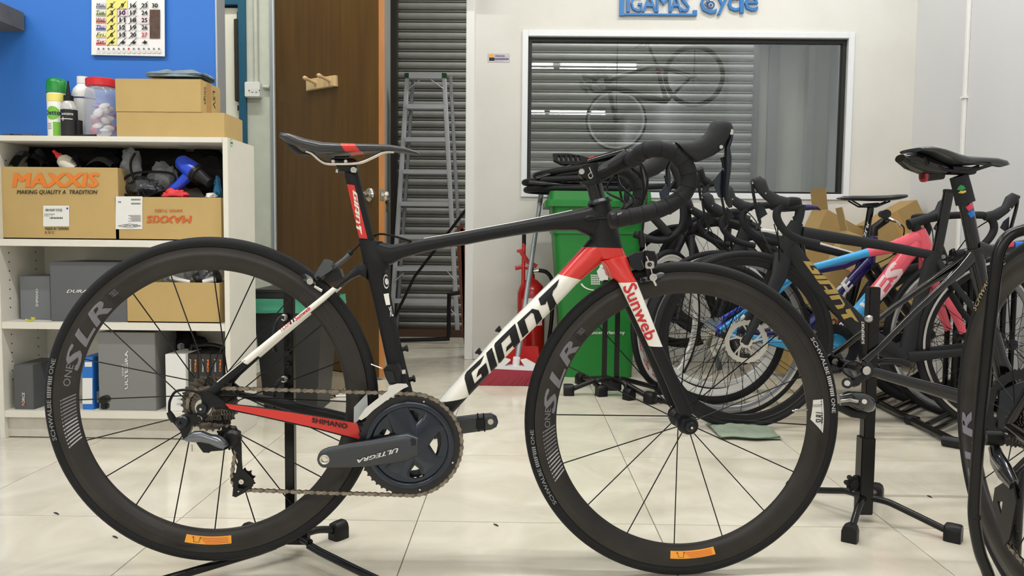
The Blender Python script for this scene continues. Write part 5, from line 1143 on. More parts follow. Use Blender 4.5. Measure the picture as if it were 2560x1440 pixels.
obj('pivot_disc',G().lathe([(0,-.01),(.017,-.01),(.018,0),(.013,.006),(0,.007)],DQ(640,790,.066),H.n,24),PB,rd)
cable([DQ(350,345,.066),DQ(250,310,.07),DQ(150,300,.074),DQ(70,322,.076),DQ(22,400,.076),DQ(12,470,.074),DQ(14,520,.072)],.0026,par=rd)
obj('cable_tip',G().tube([DQ(236,850,.075),DQ(238,912,.075)],.0018,8),SIL,rd)
# front derailleur
fd=sub('front_derailleur',bk,Matrix.Translation(Pp((985,960),.03))); SILB=mat('bright_silver',(225,226,228),.22,metal=.75)
def C6(x,y,off): return H.pt(700+x/3.273,620+y/3.273,off)
obj('cage',G().plate([C6(*p,.052) for p in ((640,1395),(700,1310),(760,1262),(885,1165),(888,1128),(960,1108),(1035,1110),(1050,1132),(1010,1150),(935,1200),(850,1262),(760,1330),(715,1375),(665,1408))],[],H.n,.003),SILB,fd)
obj('cage',G().plate([C6(*p,.040) for p in ((690,1330),(760,1262),(885,1165),(960,1120),(1010,1140),(935,1190),(850,1250),(760,1320),(715,1350))],[],H.n,.002),GREYM,fd)
obj('body',G().plate([C6(*p,.035) for p in ((850,985),(880,960),(960,945),(990,975),(990,1095),(930,1110),(900,1108),(870,1050))],[],H.n,.026),PB,fd)
obj('link',G().plate([C6(*p,.050) for p in ((855,1005),(925,1010),(945,1095),(895,1105))],[],H.n,.004),DKM,fd)
obj('bolt',G().cyl(C6(1000,1018,.03),C6(1028,1014,.03),.006,seg=12),SIL,fd); cable([C6(745,950,.034),C6(835,985,.036)],.0014,SIL,fd,'cable_tip',1)
obj('chain_guide_label',G().plate([H.pt(*p,.036) for p in ((884,1062),(885,1018),(918,983),(920,1028))],[],H.n,.001),mat('guide_grey',(172,176,180),.5),fd)
# chain
def arc(c,r,a0,a1,n_=24): return [c+H.d*(r*math.cos(math.radians(a)))+H.u*(r*math.sin(math.radians(a))) for a in np.linspace(a0,a1,n_)]
big=H.pt(1025,1112,.0455); cog=HR+H.n*.0455
path=arc(cog,.0365,205,88,12)+arc(big,.1052,88,-84,60)+arc(lc+H.n*-.004,.0225,-80,-185,8)+[DQ(640,1130,.05),DQ(655,1040,.05),DQ(672,930,.05)]+arc(uc-H.n*.004,.0225,-20,100,8)+arc(cog,.0375,-78,-140,8)
chain_links(bk,'chain',path,H)
# ================================================================ BACK OF THE SHOP
FLO_=lambda px,py,z=0:atz(px,py,z)
ALUL=mat('ladder_aluminium',(190,193,198),.38,metal=.2)
# ladder
YL=5.55; ld=thing('step_ladder','tall folded aluminium step ladder leaning before the steel shutter','ladder',(at(1060,830,YL).x,YL,0))
lr=lambda y:(1019-(y-189)*.064, 1110+(y-189)*.052)
yb=846
def L3(px,py,Y=YL): return at(px,py,Y)
for i in (0,1):
    a=L3(lr(189)[i],189);b_=L3(lr(yb)[i],yb); b_.z=.004; obj('rail',G().tube([a,b_],[(.02,.034)]*2,4,ref=(0,1,0)) if 0 else G().tube([a,b_],[(.022,.016)]*2,12,ref=(0,1,0),ex=.3),ALUL,ld)
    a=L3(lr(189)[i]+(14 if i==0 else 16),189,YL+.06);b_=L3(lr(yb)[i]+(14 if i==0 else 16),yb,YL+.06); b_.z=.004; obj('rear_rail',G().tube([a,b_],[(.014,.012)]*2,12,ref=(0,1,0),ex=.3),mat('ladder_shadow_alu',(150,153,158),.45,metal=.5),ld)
    obj('foot_cap',G().box(L3(lr(191)[i],191),(.04,.05,.04),bev=.004),mat('cap_green_dark',(14,74,34),.4),ld)
for k,y in enumerate((192,268,350,430,510,592,672,752)):
    x0,x1=lr(y); a=L3(x0+5,y);b_=L3(x1-5,y); obj('tread' if k else 'top_plate',G().box((a+b_)/2+V((0,.0,0)),((b_-a).length,.075,.030 if k else .036),Matrix.Rotation(-(b_.z-a.z),3,'Y')),ALUL,ld)
for p,q_ in (((1019,224),(1050,200)),((1108,222),(1078,200)),((985,705),(1010,682)),((1136,700),(1118,678)),((985,790),(1005,765)),((1140,790),(1120,765))): obj('brace',G().tube([L3(*p,YL-.03),L3(*q_,YL-.03)],[(.004,.008)]*2,8),ALUL,ld)
YK=5.2
g=G().tube(smooth_pts([at(1168,712,YK),at(1128,716,YK),at(1123,722,YK),at(1122,800,YK),at(1121,824,YK),at(1112,829,YK),at(990,832,YK)],3),.014,10)
g.bm.verts.ensure_lookup_table(); t0=obj('tube_frame',g,PB,label='bent black tube frame standing behind the ladder foot in the storage room',cat='frame')
zz=min(v.co.z for v in t0.data.vertices); t0.location.z=0.002
obj('steel_pole',G().tube([at(1168,520,5.3),at(1036,692,5.3),V((at(960,900,5.3).x,5.3,.004))],.010,10),PB,label='thin black pole leaning diagonally behind the ladder',cat='pole')
wp=thing('wood_frame','brown wooden frame piece leaning at right edge of the storage doorway','board',(at(1155,700,5.0).x,5.0,0.0))
obj('board',G().plate([at(*p,5.0) for p in ((1142,566),(1158,560),(1168,846),(1158,846),(1144,640))],[],(0,1,0),.02),mat('old_wood',(120,62,34),.6),wp); obj('board',G().plate([at(*p,5.0) for p in ((1152,572),(1162,572),(1168,862),(1160,862))],[],(0,1,0),.02),mat('old_wood',0),wp)
# ---- green wheelie bin
GRN=mat('bin_green',(26,122,46),.42,var=.08,vscale=3); YG=3.93
gb=thing('wheelie_bin','green plastic wheelie bin against white wall with bike parts on its lid','bin',(at(1497,940,YG).x,YG+.2,0))
xa,xb2=at(1385,600,YG).x,at(1604,600,YG).x; xc,xd=at(1409,945,YG).x,at(1584,945,YG).x; ztp=at(1500,575,YG).z; zl=at(1500,478,YG).z
def rrect(x0,x1,y0,y1,z,r=.035,n_=5):
    P=[]
    for cx,cyy,a0 in ((x1-r,y0+r,-pi/2),(x1-r,y1-r,0),(x0+r,y1-r,pi/2),(x0+r,y0+r,pi)):
        for k in range(n_+1): a=a0+pi/2*k/n_; P.append(V((cx+r*math.cos(a),cyy+r*math.sin(a),z)))
    return P
obj('body',G().rings([rrect(xc,xd,YG+.04,YG+.42,.0),rrect(xa,xb2,YG,YG+.46,ztp)]),GRN,gb,smooth=30)
xe,xf=at(1363,520,YG).x,at(1640,520,YG).x; zm=at(1500,517,YG).z
obj('lid',G().rings([rrect(xe,xf,YG-.03,YG+.50,zm),rrect(xe,xf,YG-.03,YG+.50,zm+.03),rrect(xe+.02,xf-.02,YG-.015,YG+.48,zm+.035),rrect(xe+.025,xf-.025,YG-.01,YG+.47,zl)]),GRN,gb,smooth=30)
obj('neck',G().rings([rrect(xa-.006,xb2+.006,YG-.006,YG+.466,ztp-.02),rrect(xa-.012,xb2+.012,YG-.012,YG+.47,zm)]),GRN,gb,smooth=30)
YBf=YG-.004+.0
def gl2(q): 
    m=quadmap(q); 
    def f(u,v):
        px,py=m(u,v); t=(py-575)/(945-575); return at(px,py,YG+.04*t-.006)
    return f
print_on('lettering',text2d('www.rakancemerlang.my',0,.02),gl2([(1430,838),(1562,838),(1562,827),(1430,827)]),FWHT,gb)
ringp=[(.5+.5*math.cos(a),.5+.5*math.sin(a)) for a in np.linspace(-2.9,-.6,18)]; ringi=[(.5+.44*math.cos(a),.5+.44*math.sin(a)) for a in np.linspace(-.6,-2.9,18)]
print_on('logo',polymesh([ringp+ringi]),gl2([(1450,727),(1528,727),(1528,680),(1450,680)]),FWHT,gb)
print_on('logo',circ,gl2([(1499,671),(1509,671),(1509,661),(1499,661)]),FWHT,gb)
print_on('logo',polymesh([[(0,0),(1,0),(1,.75),(.55,.9),(.35,1),(0,.7)]]),gl2([(1500,702),(1520,702),(1520,668),(1488,668)]),FWHT,gb)
for k in range(6): print_on('logo',rect2d(),gl2([(1477+k*3.8+1,712),(1478.5+k*3.8+1,712),(1478.5+k*4.2,686),(1477+k*4.2,686)]),FWHT,gb)
for k in range(5): print_on('logo',rect2d(),gl2([(1478,689+k*5.4),(1500,689+k*5.4),(1500,687.5+k*5.4),(1477,687.5+k*5.4)]),FWHT,gb)
# parts stacked on the lid
def loop(nm,label,cx,cyy,z,a,b_,r,m,tilt=0,sag=0,group=None,cat='tyre'):
    P=[]
    for k in range(48):
        t=2*pi*k/48; x=a*math.cos(t); y=b_*math.sin(t); P.append(V((cx+x,cyy+y,z+r+tilt*(x+a)+sag*max(0,math.cos(t*1))**2*0)))
    return obj(nm,G().tube(P,r,10,ref=(0,0,1),closed=True),m,label=label,cat=cat,group=group)
cxx=at(1470,470,4.05).x
TG='folded tyres stacked on the green bin'
loop('spare_tyre','bottom black tyre of the stack lying on the green bin lid',cxx-.02,4.17,zl+.001,.30,.20,.016,RUB,group=TG)
loop('spare_tyre','middle black tyre of the stack on the green bin lid',cxx-.03,4.16,zl+.040,.30,.19,.016,RUB,.04,group=TG)
loop('spare_tyre','top black tyre of the stack, its right side raised, on the green bin',cxx+.0,4.16,zl+.075,.27,.18,.017,RUB,.13,group=TG)
sd2=thing('perforated_saddle','black open-ribbed saddle lying on tyres above the green bin','saddle',at(1430,405,4.1))
g=G(); o_=[at(*p,4.05) for p in ((1381,386),(1420,386),(1452,392),(1470,397),(1462,407),(1440,414),(1405,412),(1384,402))]
g.plate(o_,[[at(*p,4.05) for p in ((1392+k*12,391),(1399+k*12,391),(1402+k*12,405),(1395+k*12,405))] for k in range(5)],(0,1,0),.10); obj('shell',g,PB,sd2,smooth=0)
fp=thing('frame_tube','black tube with red and white flashes lying over the tyres on the bin','tube',at(1480,400,4.2))
obj('tube',G().tube([at(1340,448,4.02),at(1400,428,4.05),at(1480,402,4.1),at(1560,380,4.15)],[.013,.017,.020,.024],12),GBLK,fp)
for a,b_,m in (((1448,404),(1486,391),RED),((1400,422),(1430,412),FWHT),((1420,462),(1452,444),RED),((1452,444),(1462,440),FWHT)): obj('flash',G().tube([at(*a,4.02),at(*b_,4.02)],[(.004,.006)]*2,8),m,fp)
obj('tube',G().tube([at(1322,455,4.0),at(1400,462,4.0),at(1560,462,4.05)],[.010,.014,.014],12),GBLK,fp)
# ---- extinguisher
YE=4.27; ex=at(1327,800,YE).x; fe=thing('fire_extinguisher','red fire extinguisher with white label standing beside the green bin','fire extinguisher',(ex,YE,0)); ER=mat('extinguisher_red',(172,18,24),.25,coat=.5)
zt_=at(1327,705,YE).z; R_=.077
obj('cylinder',G().lathe([(0,0),(R_-.006,0),(R_-.004,.03),(R_,.035),(R_,zt_-.06),(R_-.012,zt_-.02),(.035,zt_+.01),(.02,zt_+.02),(.018,zt_+.045),(0,zt_+.045)],(ex,YE,0),(0,0,1),32),ER,fe)
obj('base_ring',G().lathe([(R_-.004,.0),(R_+.001,.0),(R_+.001,.018),(R_-.004,.018)],(ex,YE,0),(0,0,1),32,closed=True),PB,fe)
obj('valve',G().cyl((ex,YE,zt_+.045),(ex,YE,zt_+.08),.014),SIL,fe); obj('valve',G().cyl((ex,YE,zt_+.06),(ex+.05,YE,zt_+.065),.009),SIL,fe)
obj('squeeze_lever',G().tube([V((ex+.03,YE,zt_+.085)),V((ex-.02,YE,zt_+.11)),V((ex-.06,YE,zt_+.17)),V((ex-.08,YE,zt_+.175))],[(.012,.004)]*4,8),ER,fe); obj('carry_handle',G().tube([V((ex+.01,YE,zt_+.075)),V((ex-.05,YE,zt_+.085)),V((ex-.09,YE,zt_+.075))],[(.012,.004)]*3,8),ER,fe)
obj('hose',G().tube(smooth_pts([V((ex+.04,YE,zt_+.065)),V((ex+.09,YE,zt_+.05)),V((ex+.12,YE,zt_-.02)),V((ex+.115,YE,zt_-.2)),V((ex+.10,YE,zt_-.34))],5),.011,10),PB,fe)
print_on('paper_label',rect2d(),cylmap(ex,YE,R_+.001,.24,-.4,.9,.15),FWHT,fe,8,1)
for k in range(5): print_on('print',rect2d(),cylmap(ex,YE,R_+.0015,.26+k*.022,-.3,.8,.006),DREC,fe,6,1)
# ---- broom and dustpan
br=thing('broom','broom with grey handle, white block and dark red bristles leaning by bin','broom',FLO_(1262,950))
YBr=3.80; fl0=FLO_(1262,955)
h0=at(1291,912,YBr); h1=at(1355,470,YW-.10); 
obj('handle',G().tube([h0,h1],.0125,14),mat('broom_grey',(140,145,150),.35,metal=.3),br); obj('grip',G().tube([h0.lerp(h1,.9),h0.lerp(h1,1.0)],.0138,14),mat('grip_dark',(90,92,92),.5),br)
WB=mat('broom_white',(225,225,228),.35); BRS=mat('bristle_red',(128,22,38),.75,bump=.8,scale=300)
bl=[at(*p,YBr) for p in ((1243,910),(1262,898),(1300,898),(1330,912),(1332,926),(1236,920))]
obj('block',G().plate([at(*p,YBr) for p in ((1236,912),(1262,896),(1276,900),(1262,912),(1312,914),(1302,900),(1316,898),(1345,914),(1346,926),(1236,920))],[],(0,1,0),.05),WB,br,smooth=0)
obj('socket',G().tube([at(1289,918,YBr),at(1292,893,YBr)],.018,12),WB,br)
g=G(); random.seed(3)
A0,A1=at(1240,920,YBr),at(1345,925,YBr); B0,B1=FLO_(1192,956),FLO_(1322,960)
for i in range(70):
    t=i/69
    for j in range(5):
        s_=(j-2)*.011; a=A0.lerp(A1,t)+V((0,s_,0)); b_=V((B0.x+(B1.x-B0.x)*t+random.uniform(-.003,.003),YBr-.035+s_*2.2,.001)); g.tube([a,b_],[.0022,.0030],4)
obj('bristles',g,BRS,br,kind='stuff')
dp=thing('dustpan','red dustpan with upright red handle leaning on the wall behind broom','dustpan',FLO_(1280,915)); RDP=mat('dustpan_red',(186,36,34),.4)
obj('handle',G().tube([at(1310,596,4.30),at(1308,700,4.26),at(1306,866,4.12)],.0105,12),RDP,dp); obj('handle_tip',G().tube([at(1310,586,4.30),at(1310,612,4.295)],.0112,12),PB,dp)
obj('pan',G().plate([at(*p,4.02) for p in ((1245,866),(1345,866),(1352,930),(1232,930))],[],(0,1,0),.02).box(at(1292,922,3.97)+V((0,-.03,0)),(.26,.10,.012)),RDP,dp,smooth=0)
# ---- display stands
STD=mat('stand_black',(14,14,15),.24,spec=.35)
def cap(p,dirv,s=1.): 
    d=V((dirv.x,dirv.y,0)).normalized(); n_=V((-d.y,d.x,0)); o=[(-.018,0),(.018,0),(.018,.026),(.014,.037),(.006,.042),(-.006,.042),(-.014,.037),(-.018,.026)]
    q=lambda t,k:[V((p.x,p.y,0))+d*(t*s)+n_*(x*s*k)+V((0,0,max(0,(z-.02)*k+.02)*s if z else 0)) for x,z in o]
    return G().rings([q(-.020,.72),q(-.016,.95),q(-.008,1),q(.014,1),q(.018,.93)])
def stand_legs(T,c,ends,zc,r=.0085,s=1.):
    for e in ends:
        e=V((e.x,e.y,.022*s)); d=(e-c); d.z=0; L_=d.length; d.normalize(); t=sub('leg',T,Matrix.Translation(e))
        obj('tube',G().tube(smooth_pts([V((c.x,c.y,zc)),V((c.x,c.y,zc))+d*.05,V((c.x,c.y,zc-.01))+d*.09,e-d*.015],3),r,12),STD,t); obj('foot_cap',cap(e,d,s),PB,t)
# hero stand
pc=V((at(722,1000,1.69).x,1.70,0)); zt_=at(722,712,1.69).z
hsd=thing('display_stand','black post display stand holding up the rear wheel of foreground bicycle','stand',pc)
yp=1.70; 
obj('post',G().box((pc.x,yp,(zt_+.03)/2+.01),(.021,.021,zt_-.03),bev=.002),STD,hsd); obj('base_block',G().box((pc.x+.012,yp,.045),(.055,.03,.036),bev=.003),PB,hsd)
stand_legs(hsd,V((pc.x+.012,yp,0)),[FLO_(846,1345)+V((0,.0,0)),V((pc.x+.42,1.36,0)),V((pc.x-.36,1.36,0)),FLO_(628,1352)],.04)
for y,n_ in ((792,1),(945,1)):
    p=at(716,y,1.69); p1=at(706,y+3,1.655)
    obj('hook_bolt',G().lathe([(0,-.004),(.008,-.004),(.008,.003),(.0045,.006),(0,.006)],p+V((0,-.0135,0)),(0,-1,0),8),SIL,hsd)
    obj('hook',G().tube(smooth_pts([p+V((0,-.012,0)),p+V((-.006,-.03,.0)),p+V((-.012,-.045,-.02)),p+V((-.012,-.05,-.055)),p+V((-.010,-.045,-.07))],4),.0042,8),PB,hsd)
for y in (882,910): obj('hole_rim',G().lathe([(.003,0),(.006,0),(.006,.002),(.003,.002)],at(720,y,1.69)+V((0,-.0108,0)),(0,-1,0),12,closed=True),DKM,hsd)
# stand on the right
pc2=V((.905,1.965,0)); pxm=at(2168,1000,1.965); zt2=at(2168,717,1.965).z; pc2.x=at(2167,1100,1.965).x
rsd=thing('display_stand','black post display stand with star knob holding the glossy black bicycle','stand',pc2)
obj('post',G().box((pc2.x,1.965,(zt2+.10)/2),(.028,.028,zt2-.10),bev=.002),STD,rsd); obj('sleeve',G().box((pc2.x-.002,1.965,.12),(.035,.035,.20),bev=.002),STD,rsd)
g=G(); kc=at(2133,1208,1.965)
g.lathe([(0,-.011),(.012,-.011),(.012,.011),(0,.011)],kc,(0,1,0),16)
for k in range(6): a=k*pi/3; g.cyl(kc+V((.015*math.cos(a),-.008,.015*math.sin(a))),kc+V((.015*math.cos(a),.008,.015*math.sin(a))),.0065,seg=10)
g.cyl(kc,V((pc2.x-.01,1.965,kc.z)),.006); obj('star_knob',g,PB,rsd)
stand_legs(rsd,V((pc2.x,1.965,0)),[FLO_(2125,1352),FLO_(2383,1352),FLO_(2190,1246),FLO_(1985,1240)],.062)
obj('hook_bolt',G().lathe([(0,-.004),(.010,-.004),(.010,.004),(.006,.008),(0,.008)],at(2172,797,1.95),(0,-1,0),8),SIL,rsd)
print_on('lettering',text2d('SUPERSPORT',0,.02),(lambda q:on_planeY(q,1.949))([(2160,842),(2160,803),(2152,803),(2152,842)] if 0 else [(2161,860),(2161,803),(2154,803),(2154,860)]),FWHT,rsd)
# tripod work stand behind the front wheel
tc_=FLO_(1512,978); ms=thing('display_stand','black tripod wheel stand standing in front of the green bin','stand',(tc_.x,3.52,0))
for px,y0,y1,w_ in ((1512,700,975,.022),(1543,690,965,.022)):
    a=at(px,y0,3.52);b_=at(px,y1,3.52); obj('post',G().box((a+b_)/2,(w_,.022,(a-b_).length),bev=.002),STD,ms)
obj('post_clamp',G().box(at(1528,720,3.52),(.085,.03,.05),bev=.004),PB,ms); obj('post_clamp',G().box(at(1528,962,3.52),(.09,.04,.05),bev=.004),PB,ms)
stand_legs(ms,V((tc_.x+.02,3.52,0)),[FLO_(1421,988),FLO_(1503,990),FLO_(1572,999),FLO_(1652,985),V((tc_.x-.1,3.8,0)),V((tc_.x+.17,3.36,0))],.075,.0115,1.25)
obj('hook',G().tube(smooth_pts([at(1552,702,3.5),at(1560,710,3.49),at(1556,728,3.48),at(1562,745,3.48)],4),.006,8),SIL,ms)
# cloth on the floor
cl_=(FLO_(1797,1085)+FLO_(1925,1085))/2; rag('floor_rag','pale green folded cloth lying on the floor behind the front wheel',(cl_.x,cl_.y+.03,.0005),.22,.24,.028,RAGG,11,folds=3)
# floor crumbs
for i,(px,py) in enumerate(((1238,1312),(286,1342),(139,1283),(2322,1241))): obj('debris',G().tube([FLO_(px-4,py-2,.002),FLO_(px+3,py,.0025),FLO_(px+8,py+3,.002)],[.0012,.002,.001],6),PB,label=['tiny black scrap on tile right of the chainring','flat dark scrap on tile below the rear wheel left side','tiny dark speck on tile left of the rear wheel','small dark speck on tile before the right stand'][i],cat='debris')
# ================================================================ CARDBOARD PILE
def tiltbox(label,px,py,Y,sz,rz,ry,rx=0,m=CARD,z=None,open_=False):
    c=at(px,py,Y); R3=Matrix.Rotation(rz,3,'Z')@Matrix.Rotation(ry,3,'Y')@Matrix.Rotation(rx,3,'X')
    t=thing('cardboard_box',label,'box',(c.x,c.y,0),'cartons heaped by the back wall'); M=R3
    obj('body',G().box(c,sz,R3,bev=.002),m,t,smooth=0)
    if open_:
        for s_ in (-1,1): obj('flap',G().box(c+R3@V((s_*sz[0]*.5,0,sz[2]*.5))+R3@V((s_*.03,0,.05)),(.004,sz[1],.12),R3@Matrix.Rotation(s_*.6,3,'Y'),bev=.001),m,t)
    else: obj('tape',G().box(c+R3@V((0,-sz[1]*.5-.0006,0)),(.05,.0006,sz[2]),R3),mat('brown_tape',0),t)
    return t,c,R3
t,c,R3=tiltbox('large cardboard box with brown print behind the gold-lettered down tube',2095,770,4.2,(.36,.2,.42),.1,.05); 
for s_,dx,dz,h in (('MOUNTAIN',0,-.10,.05),('BIKE',-.06,-.16,.04)): print_on('lettering',text2d(s_,.1,.03),(lambda dx,dz,h:lambda u,v:c+R3@V((dx-.13+.26*u,-.103,dz+h*v)))(dx,dz,h),mat('print_brown',(112,48,38),.7),t)
tiltbox('tilted cardboard box leaning on the wall above the others',2070,612,4.38,(.28,.15,.30),.2,.45,m=CARD2,open_=True)
tiltbox('small cardboard box with open flap under the blue tube',2150,640,3.9,(.24,.16,.18),-.2,.35,open_=True)
tiltbox('cardboard box standing at right of the heap near the pink frame',2245,600,4.36,(.30,.16,.34),.1,-.5,m=CARD2)
tiltbox('cardboard box low behind the pink bicycle',2285,760,4.3,(.30,.2,.36),-.15,.1)
tiltbox('flat cardboard box at the floor behind the blue chainstay',1990,870,4.1,(.22,.18,.25),.3,.0)
# ================================================================ RACK
rk=thing('bicycle_rack','black tubular floor rack with paired wheel bars behind the right stand','rack',FLO_(2290,1050))
def rb_(a,b_,r=.0125,z=.02,nm='bar'): 
    A=FLO_(*a,z);B=FLO_(*b_,z); return obj(nm,G().tube([A,B],r,10),STD,rk)
rb_((2182,1000),(2390,1106),.015,.02,'main_bar'); rb_((2215,975),(2420,1052),.014,.02,'main_bar')
A=FLO_(2390,1106,.02); obj('end_cap',G().cyl(A-V((.03,-.03,0)),A+V((.012,-.012,0)),.019),PB,rk); A=FLO_(2280,1050,.02); obj('joint',G().cyl(A-V((.012,-.02,0)),A+V((.012,-.02,0)),.019),PB,rk)
for a,b_ in (((2178,996),(2250,968)),((2190,1004),(2262,974)),((2234,1022),(2281,1000)),((2257,1032),(2326,1000)),((2317,1062),(2374,1034)),((2340,1073),(2397,1046))): rb_(a,b_,.011,.028)
for px in (2398,2430,2470,2515,2540):
    Yh=3.05+.0*px; a=at(px,640+ (px-2400)*.1,3.35); obj('hoop',G().tube(smooth_pts([V((a.x,3.35,.01)),V((a.x,3.35,a.z-.03)),V((a.x+.01,3.36,a.z)),V((a.x+.02,3.42,a.z)),V((a.x+.02,3.45,a.z-.03)),V((a.x+.02,3.45,.01))],4),.011,8),STD,rk)
rb_((2388,870),(2560,880),.012,.03)
# ================================================================ BACKGROUND BICYCLES
class BK:
    def __init__(s,label,l,r,Yl,Yr,z,face,name='road_bicycle',cat='bicycle'):
        a=at(l,840,Yl);b=at(r,840,Yr); a.z=b.z=z; s.pl=Plane(a,b); s.l=a;s.r=b; f=(a+b)/2; s.T=thing(name,label,cat,(f.x,f.y,0)); s.face=face; s.fd=s.pl.d*face; s.parts={}
    def sub(s,nm,p=None): 
        if nm not in s.parts: s.parts[nm]=sub(nm,s.T,Matrix.Translation(p if p is not None else s.l))
        return s.parts[nm]
    def tube(s,nm,pts,r,m,par='frame',off=0,both=False,seg=12,ex=.9,smooth_=0):
        out=None
        for sg in ((1,-1) if both else (1,)):
            P=[s.pl.pt(p[0],p[1],(p[2] if len(p)>2 else off)) for p in pts]
            if sg<0: P=[s.pl.mir(p) for p in P]
            rr=r if isinstance(r,list) else [r]*len(P)
            if smooth_: 
                Q=smooth_pts(P,smooth_); rr=rr[0]
            else: Q=P
            g=G().tube(Q,rr,seg,ref=s.pl.n,ex=ex); tr_=tree_of(g); out=(obj(nm,g,m,s.sub(par,P[0]) if par else s.T),tr_)
        return out
    def bars(s,clamp,hoodm=None,tm=None,sc=1.,stem=None):
        C0=s.pl.P(clamp); hd=s.sub('handlebar',C0); f=lambda x,y,o:C0+s.fd*((1985-x)/667*sc)+s.pl.u*((498-y)/667*sc)+s.pl.n*o
        for sg in (1,-1):
            P=smooth_pts([f(1983,498,.02*sg),f(1982,496,.12*sg),f(1972,497,.185*sg),f(1945,498,.205*sg),f(1925,512,.21*sg),f(1920,533,.21*sg),f(1931,556,.21*sg),f(1950,574,.21*sg),f(1978,587,.21*sg),f(2019,596,.21*sg)],5)
            obj('bar_tape',G().tube(P,.0138,12),tm or TAPE,hd,smooth=40)
            lv=s.sub('brake_lever_'+('near' if sg>0 else 'far') if 0 else ('brake_lever' if sg>0 else 'shift_lever'),f(1880,480,.21*sg)); off=.21*sg
            U_=[(1947,490),(1925,485),(1900,472),(1892,450),(1878,440),(1862,446)];L_=[(1945,511),(1912,510),(1888,492),(1874,478),(1864,464),(1858,453)]; out=[]
            for (a,b_),hw in zip(zip(U_,L_),(.014,.017,.018,.018,.016,.010)):
                A_=f(*a,off);B_=f(*b_,off); c=(A_+B_)/2; m=(A_-B_)/2; out.append([c+s.pl.n*(hw*math.cos(2*pi*k/14))+m*math.sin(2*pi*k/14) for k in range(14)])
            obj('hood',G().rings(out),hoodm or HOOD,lv,smooth=60)
            obj('lever_blade',G().tube(smooth_pts([f(1862,458,off),f(1864,478,off),f(1870,505,off),f(1876,530,off),f(1882,548,off),f(1873,563,off)],3),[(.008,.005)]*16,8,ref=s.pl.n),PB,lv)
            obj('paddle',G().plate([f(*p,off-.008) for p in ((1878,500),(1892,512),(1900,528),(1888,536),(1878,545))],[],s.pl.n,.004),DKM,lv)
            obj('bolt',G().cyl(f(1889,481,off+.018*(1)),f(1889,481,off+.0205),.0035,seg=10).box(f(1861,456,off),(.006,.016,.010)),SIL,lv)
            g=G().tube(smooth_pts([f(1925,510,off*.9),f(1940,540,off*.6),f(1960,600,off*.3),f(1985,620,.01)],5),.0024,6); obj('cable',g,CABL,hd)
    def saddle(s,pts,m=None,hw=(.010,.018,.022,.03,.055,.065,.05),nose_first=True,par='saddle'):
        g=G().loft(s.pl,[p[0] for p in pts],[p[1] for p in pts],list(hw),ex=.8,seg=16); obj('cover',g,m or SADM,s.sub(par,s.pl.P(pts[0][0])),smooth=60)
RIMW=mat('rim_white',(226,226,222),.4); RIMG=mat('rim_silver_grey',(140,142,146),.35,metal=.5); RIMB=mat('rim_black',(22,22,24),.3,spec=.3)
# ---- A : matte black with gold lettering, facing left
MA=mat('frame_matte',(36,37,40),.5,bump=.02,spec=.22); GOLD=mat('decal_gold',(178,150,82),.4,metal=.3)
A_=BK('matte black road bicycle with gold down tube lettering, facing left','',0,0,0,0,0) if 0 else BK('matte black road bicycle with gold down tube lettering, facing left',1858,2515,2.92,2.92,.34,-1)
wheel(A_.T,'front_wheel',A_.l,A_.pl,.34,.0135,.03,RIMB,ns=24,tang=1.2,hubw=.05,rotor=.08,seg=80)
wheel(A_.T,'rear_wheel',A_.r,A_.pl,.34,.0135,.03,RIMB,ns=24,tang=1.2,hubw=.06,seg=80,edge_m=SIL)
A_.tube('top_tube',[(2005,582),(2060,590),(2200,612),(2330,638)],[(.017,.024),(.016,.022),(.013,.018),(.013,.017)],MA)
_,tr=A_.tube('down_tube',[(1972,618),(2005,665),(2090,758),(2180,848),(2258,898)],[(.024,.032),(.024,.035),(.024,.036),(.026,.036),(.03,.036)],MA,seg=20)
print_on('lettering',sh,on_bvh([(1985,662),(2132,822),(2164,786),(2030,643)],tr,.0016),GOLD,A_.sub('frame'),24,14)
A_.tube('head_tube',[(1992,556),(1982,580),(1972,610),(1962,640)],[(.02,.024),(.021,.032),(.022,.037),(.024,.034)],MA)
A_.tube('seat_tube',[(2336,628),(2330,655),(2312,710),(2285,800),(2264,892)],[(.018,.026),(.018,.032),(.014,.024),(.014,.024),(.026,.034)],MA)
A_.tube('seat_stay',[(2345,650,.01),(2370,690,.03),(2440,780,.05),(2512,866,.06)],[(.007,.012)]*4,MA,both=True)
A_.tube('chain_stay',[(2270,893,.02),(2360,885,.045),(2512,870,.06)],[(.01,.022),(.008,.015),(.007,.012)],MA,both=True)
A_.tube('fork_leg',[(1957,640,.0),(1948,690,.03),(1925,740,.043),(1890,805,.048),(1862,860,.05)],[(.024,.038),(.014,.030),(.011,.022),(.009,.016),(.007,.013)],MA,par='fork',both=True)
A_.tube('seatpost',[(2342,632),(2354,570),(2372,478)],[(.012,.017)]*3,GBLK,par='seatpost',ex=.5); A_.tube('post_cap',[(2372,482),(2373,474)],[(.014,.019)]*2,PB,par='seatpost',ex=.5)
A_.tube('stem',[(2003,512),(1998,540),(1992,560)],.0175,MA,par='stem'); A_.tube('stem',[(2001,516),(1978,514),(1960,512)],[(.018,.018),(.016,.019),(.02,.02)],MA,par='stem')
A_.bars((1962,510))
A_.tube('crank_arm',[(2191,905,.07),(2215,902,.072),(2250,903,.07),(2274,912,.07)],[(.006,.010),(.006,.012),(.007,.014),(.006,.012)],GBLK,par='crankset'); A_.tube('crank_arm',[(2262,896,-.07),(2330,886,-.072),(2360,884,-.072)],[(.006,.014)]*3,GBLK,par='crankset')
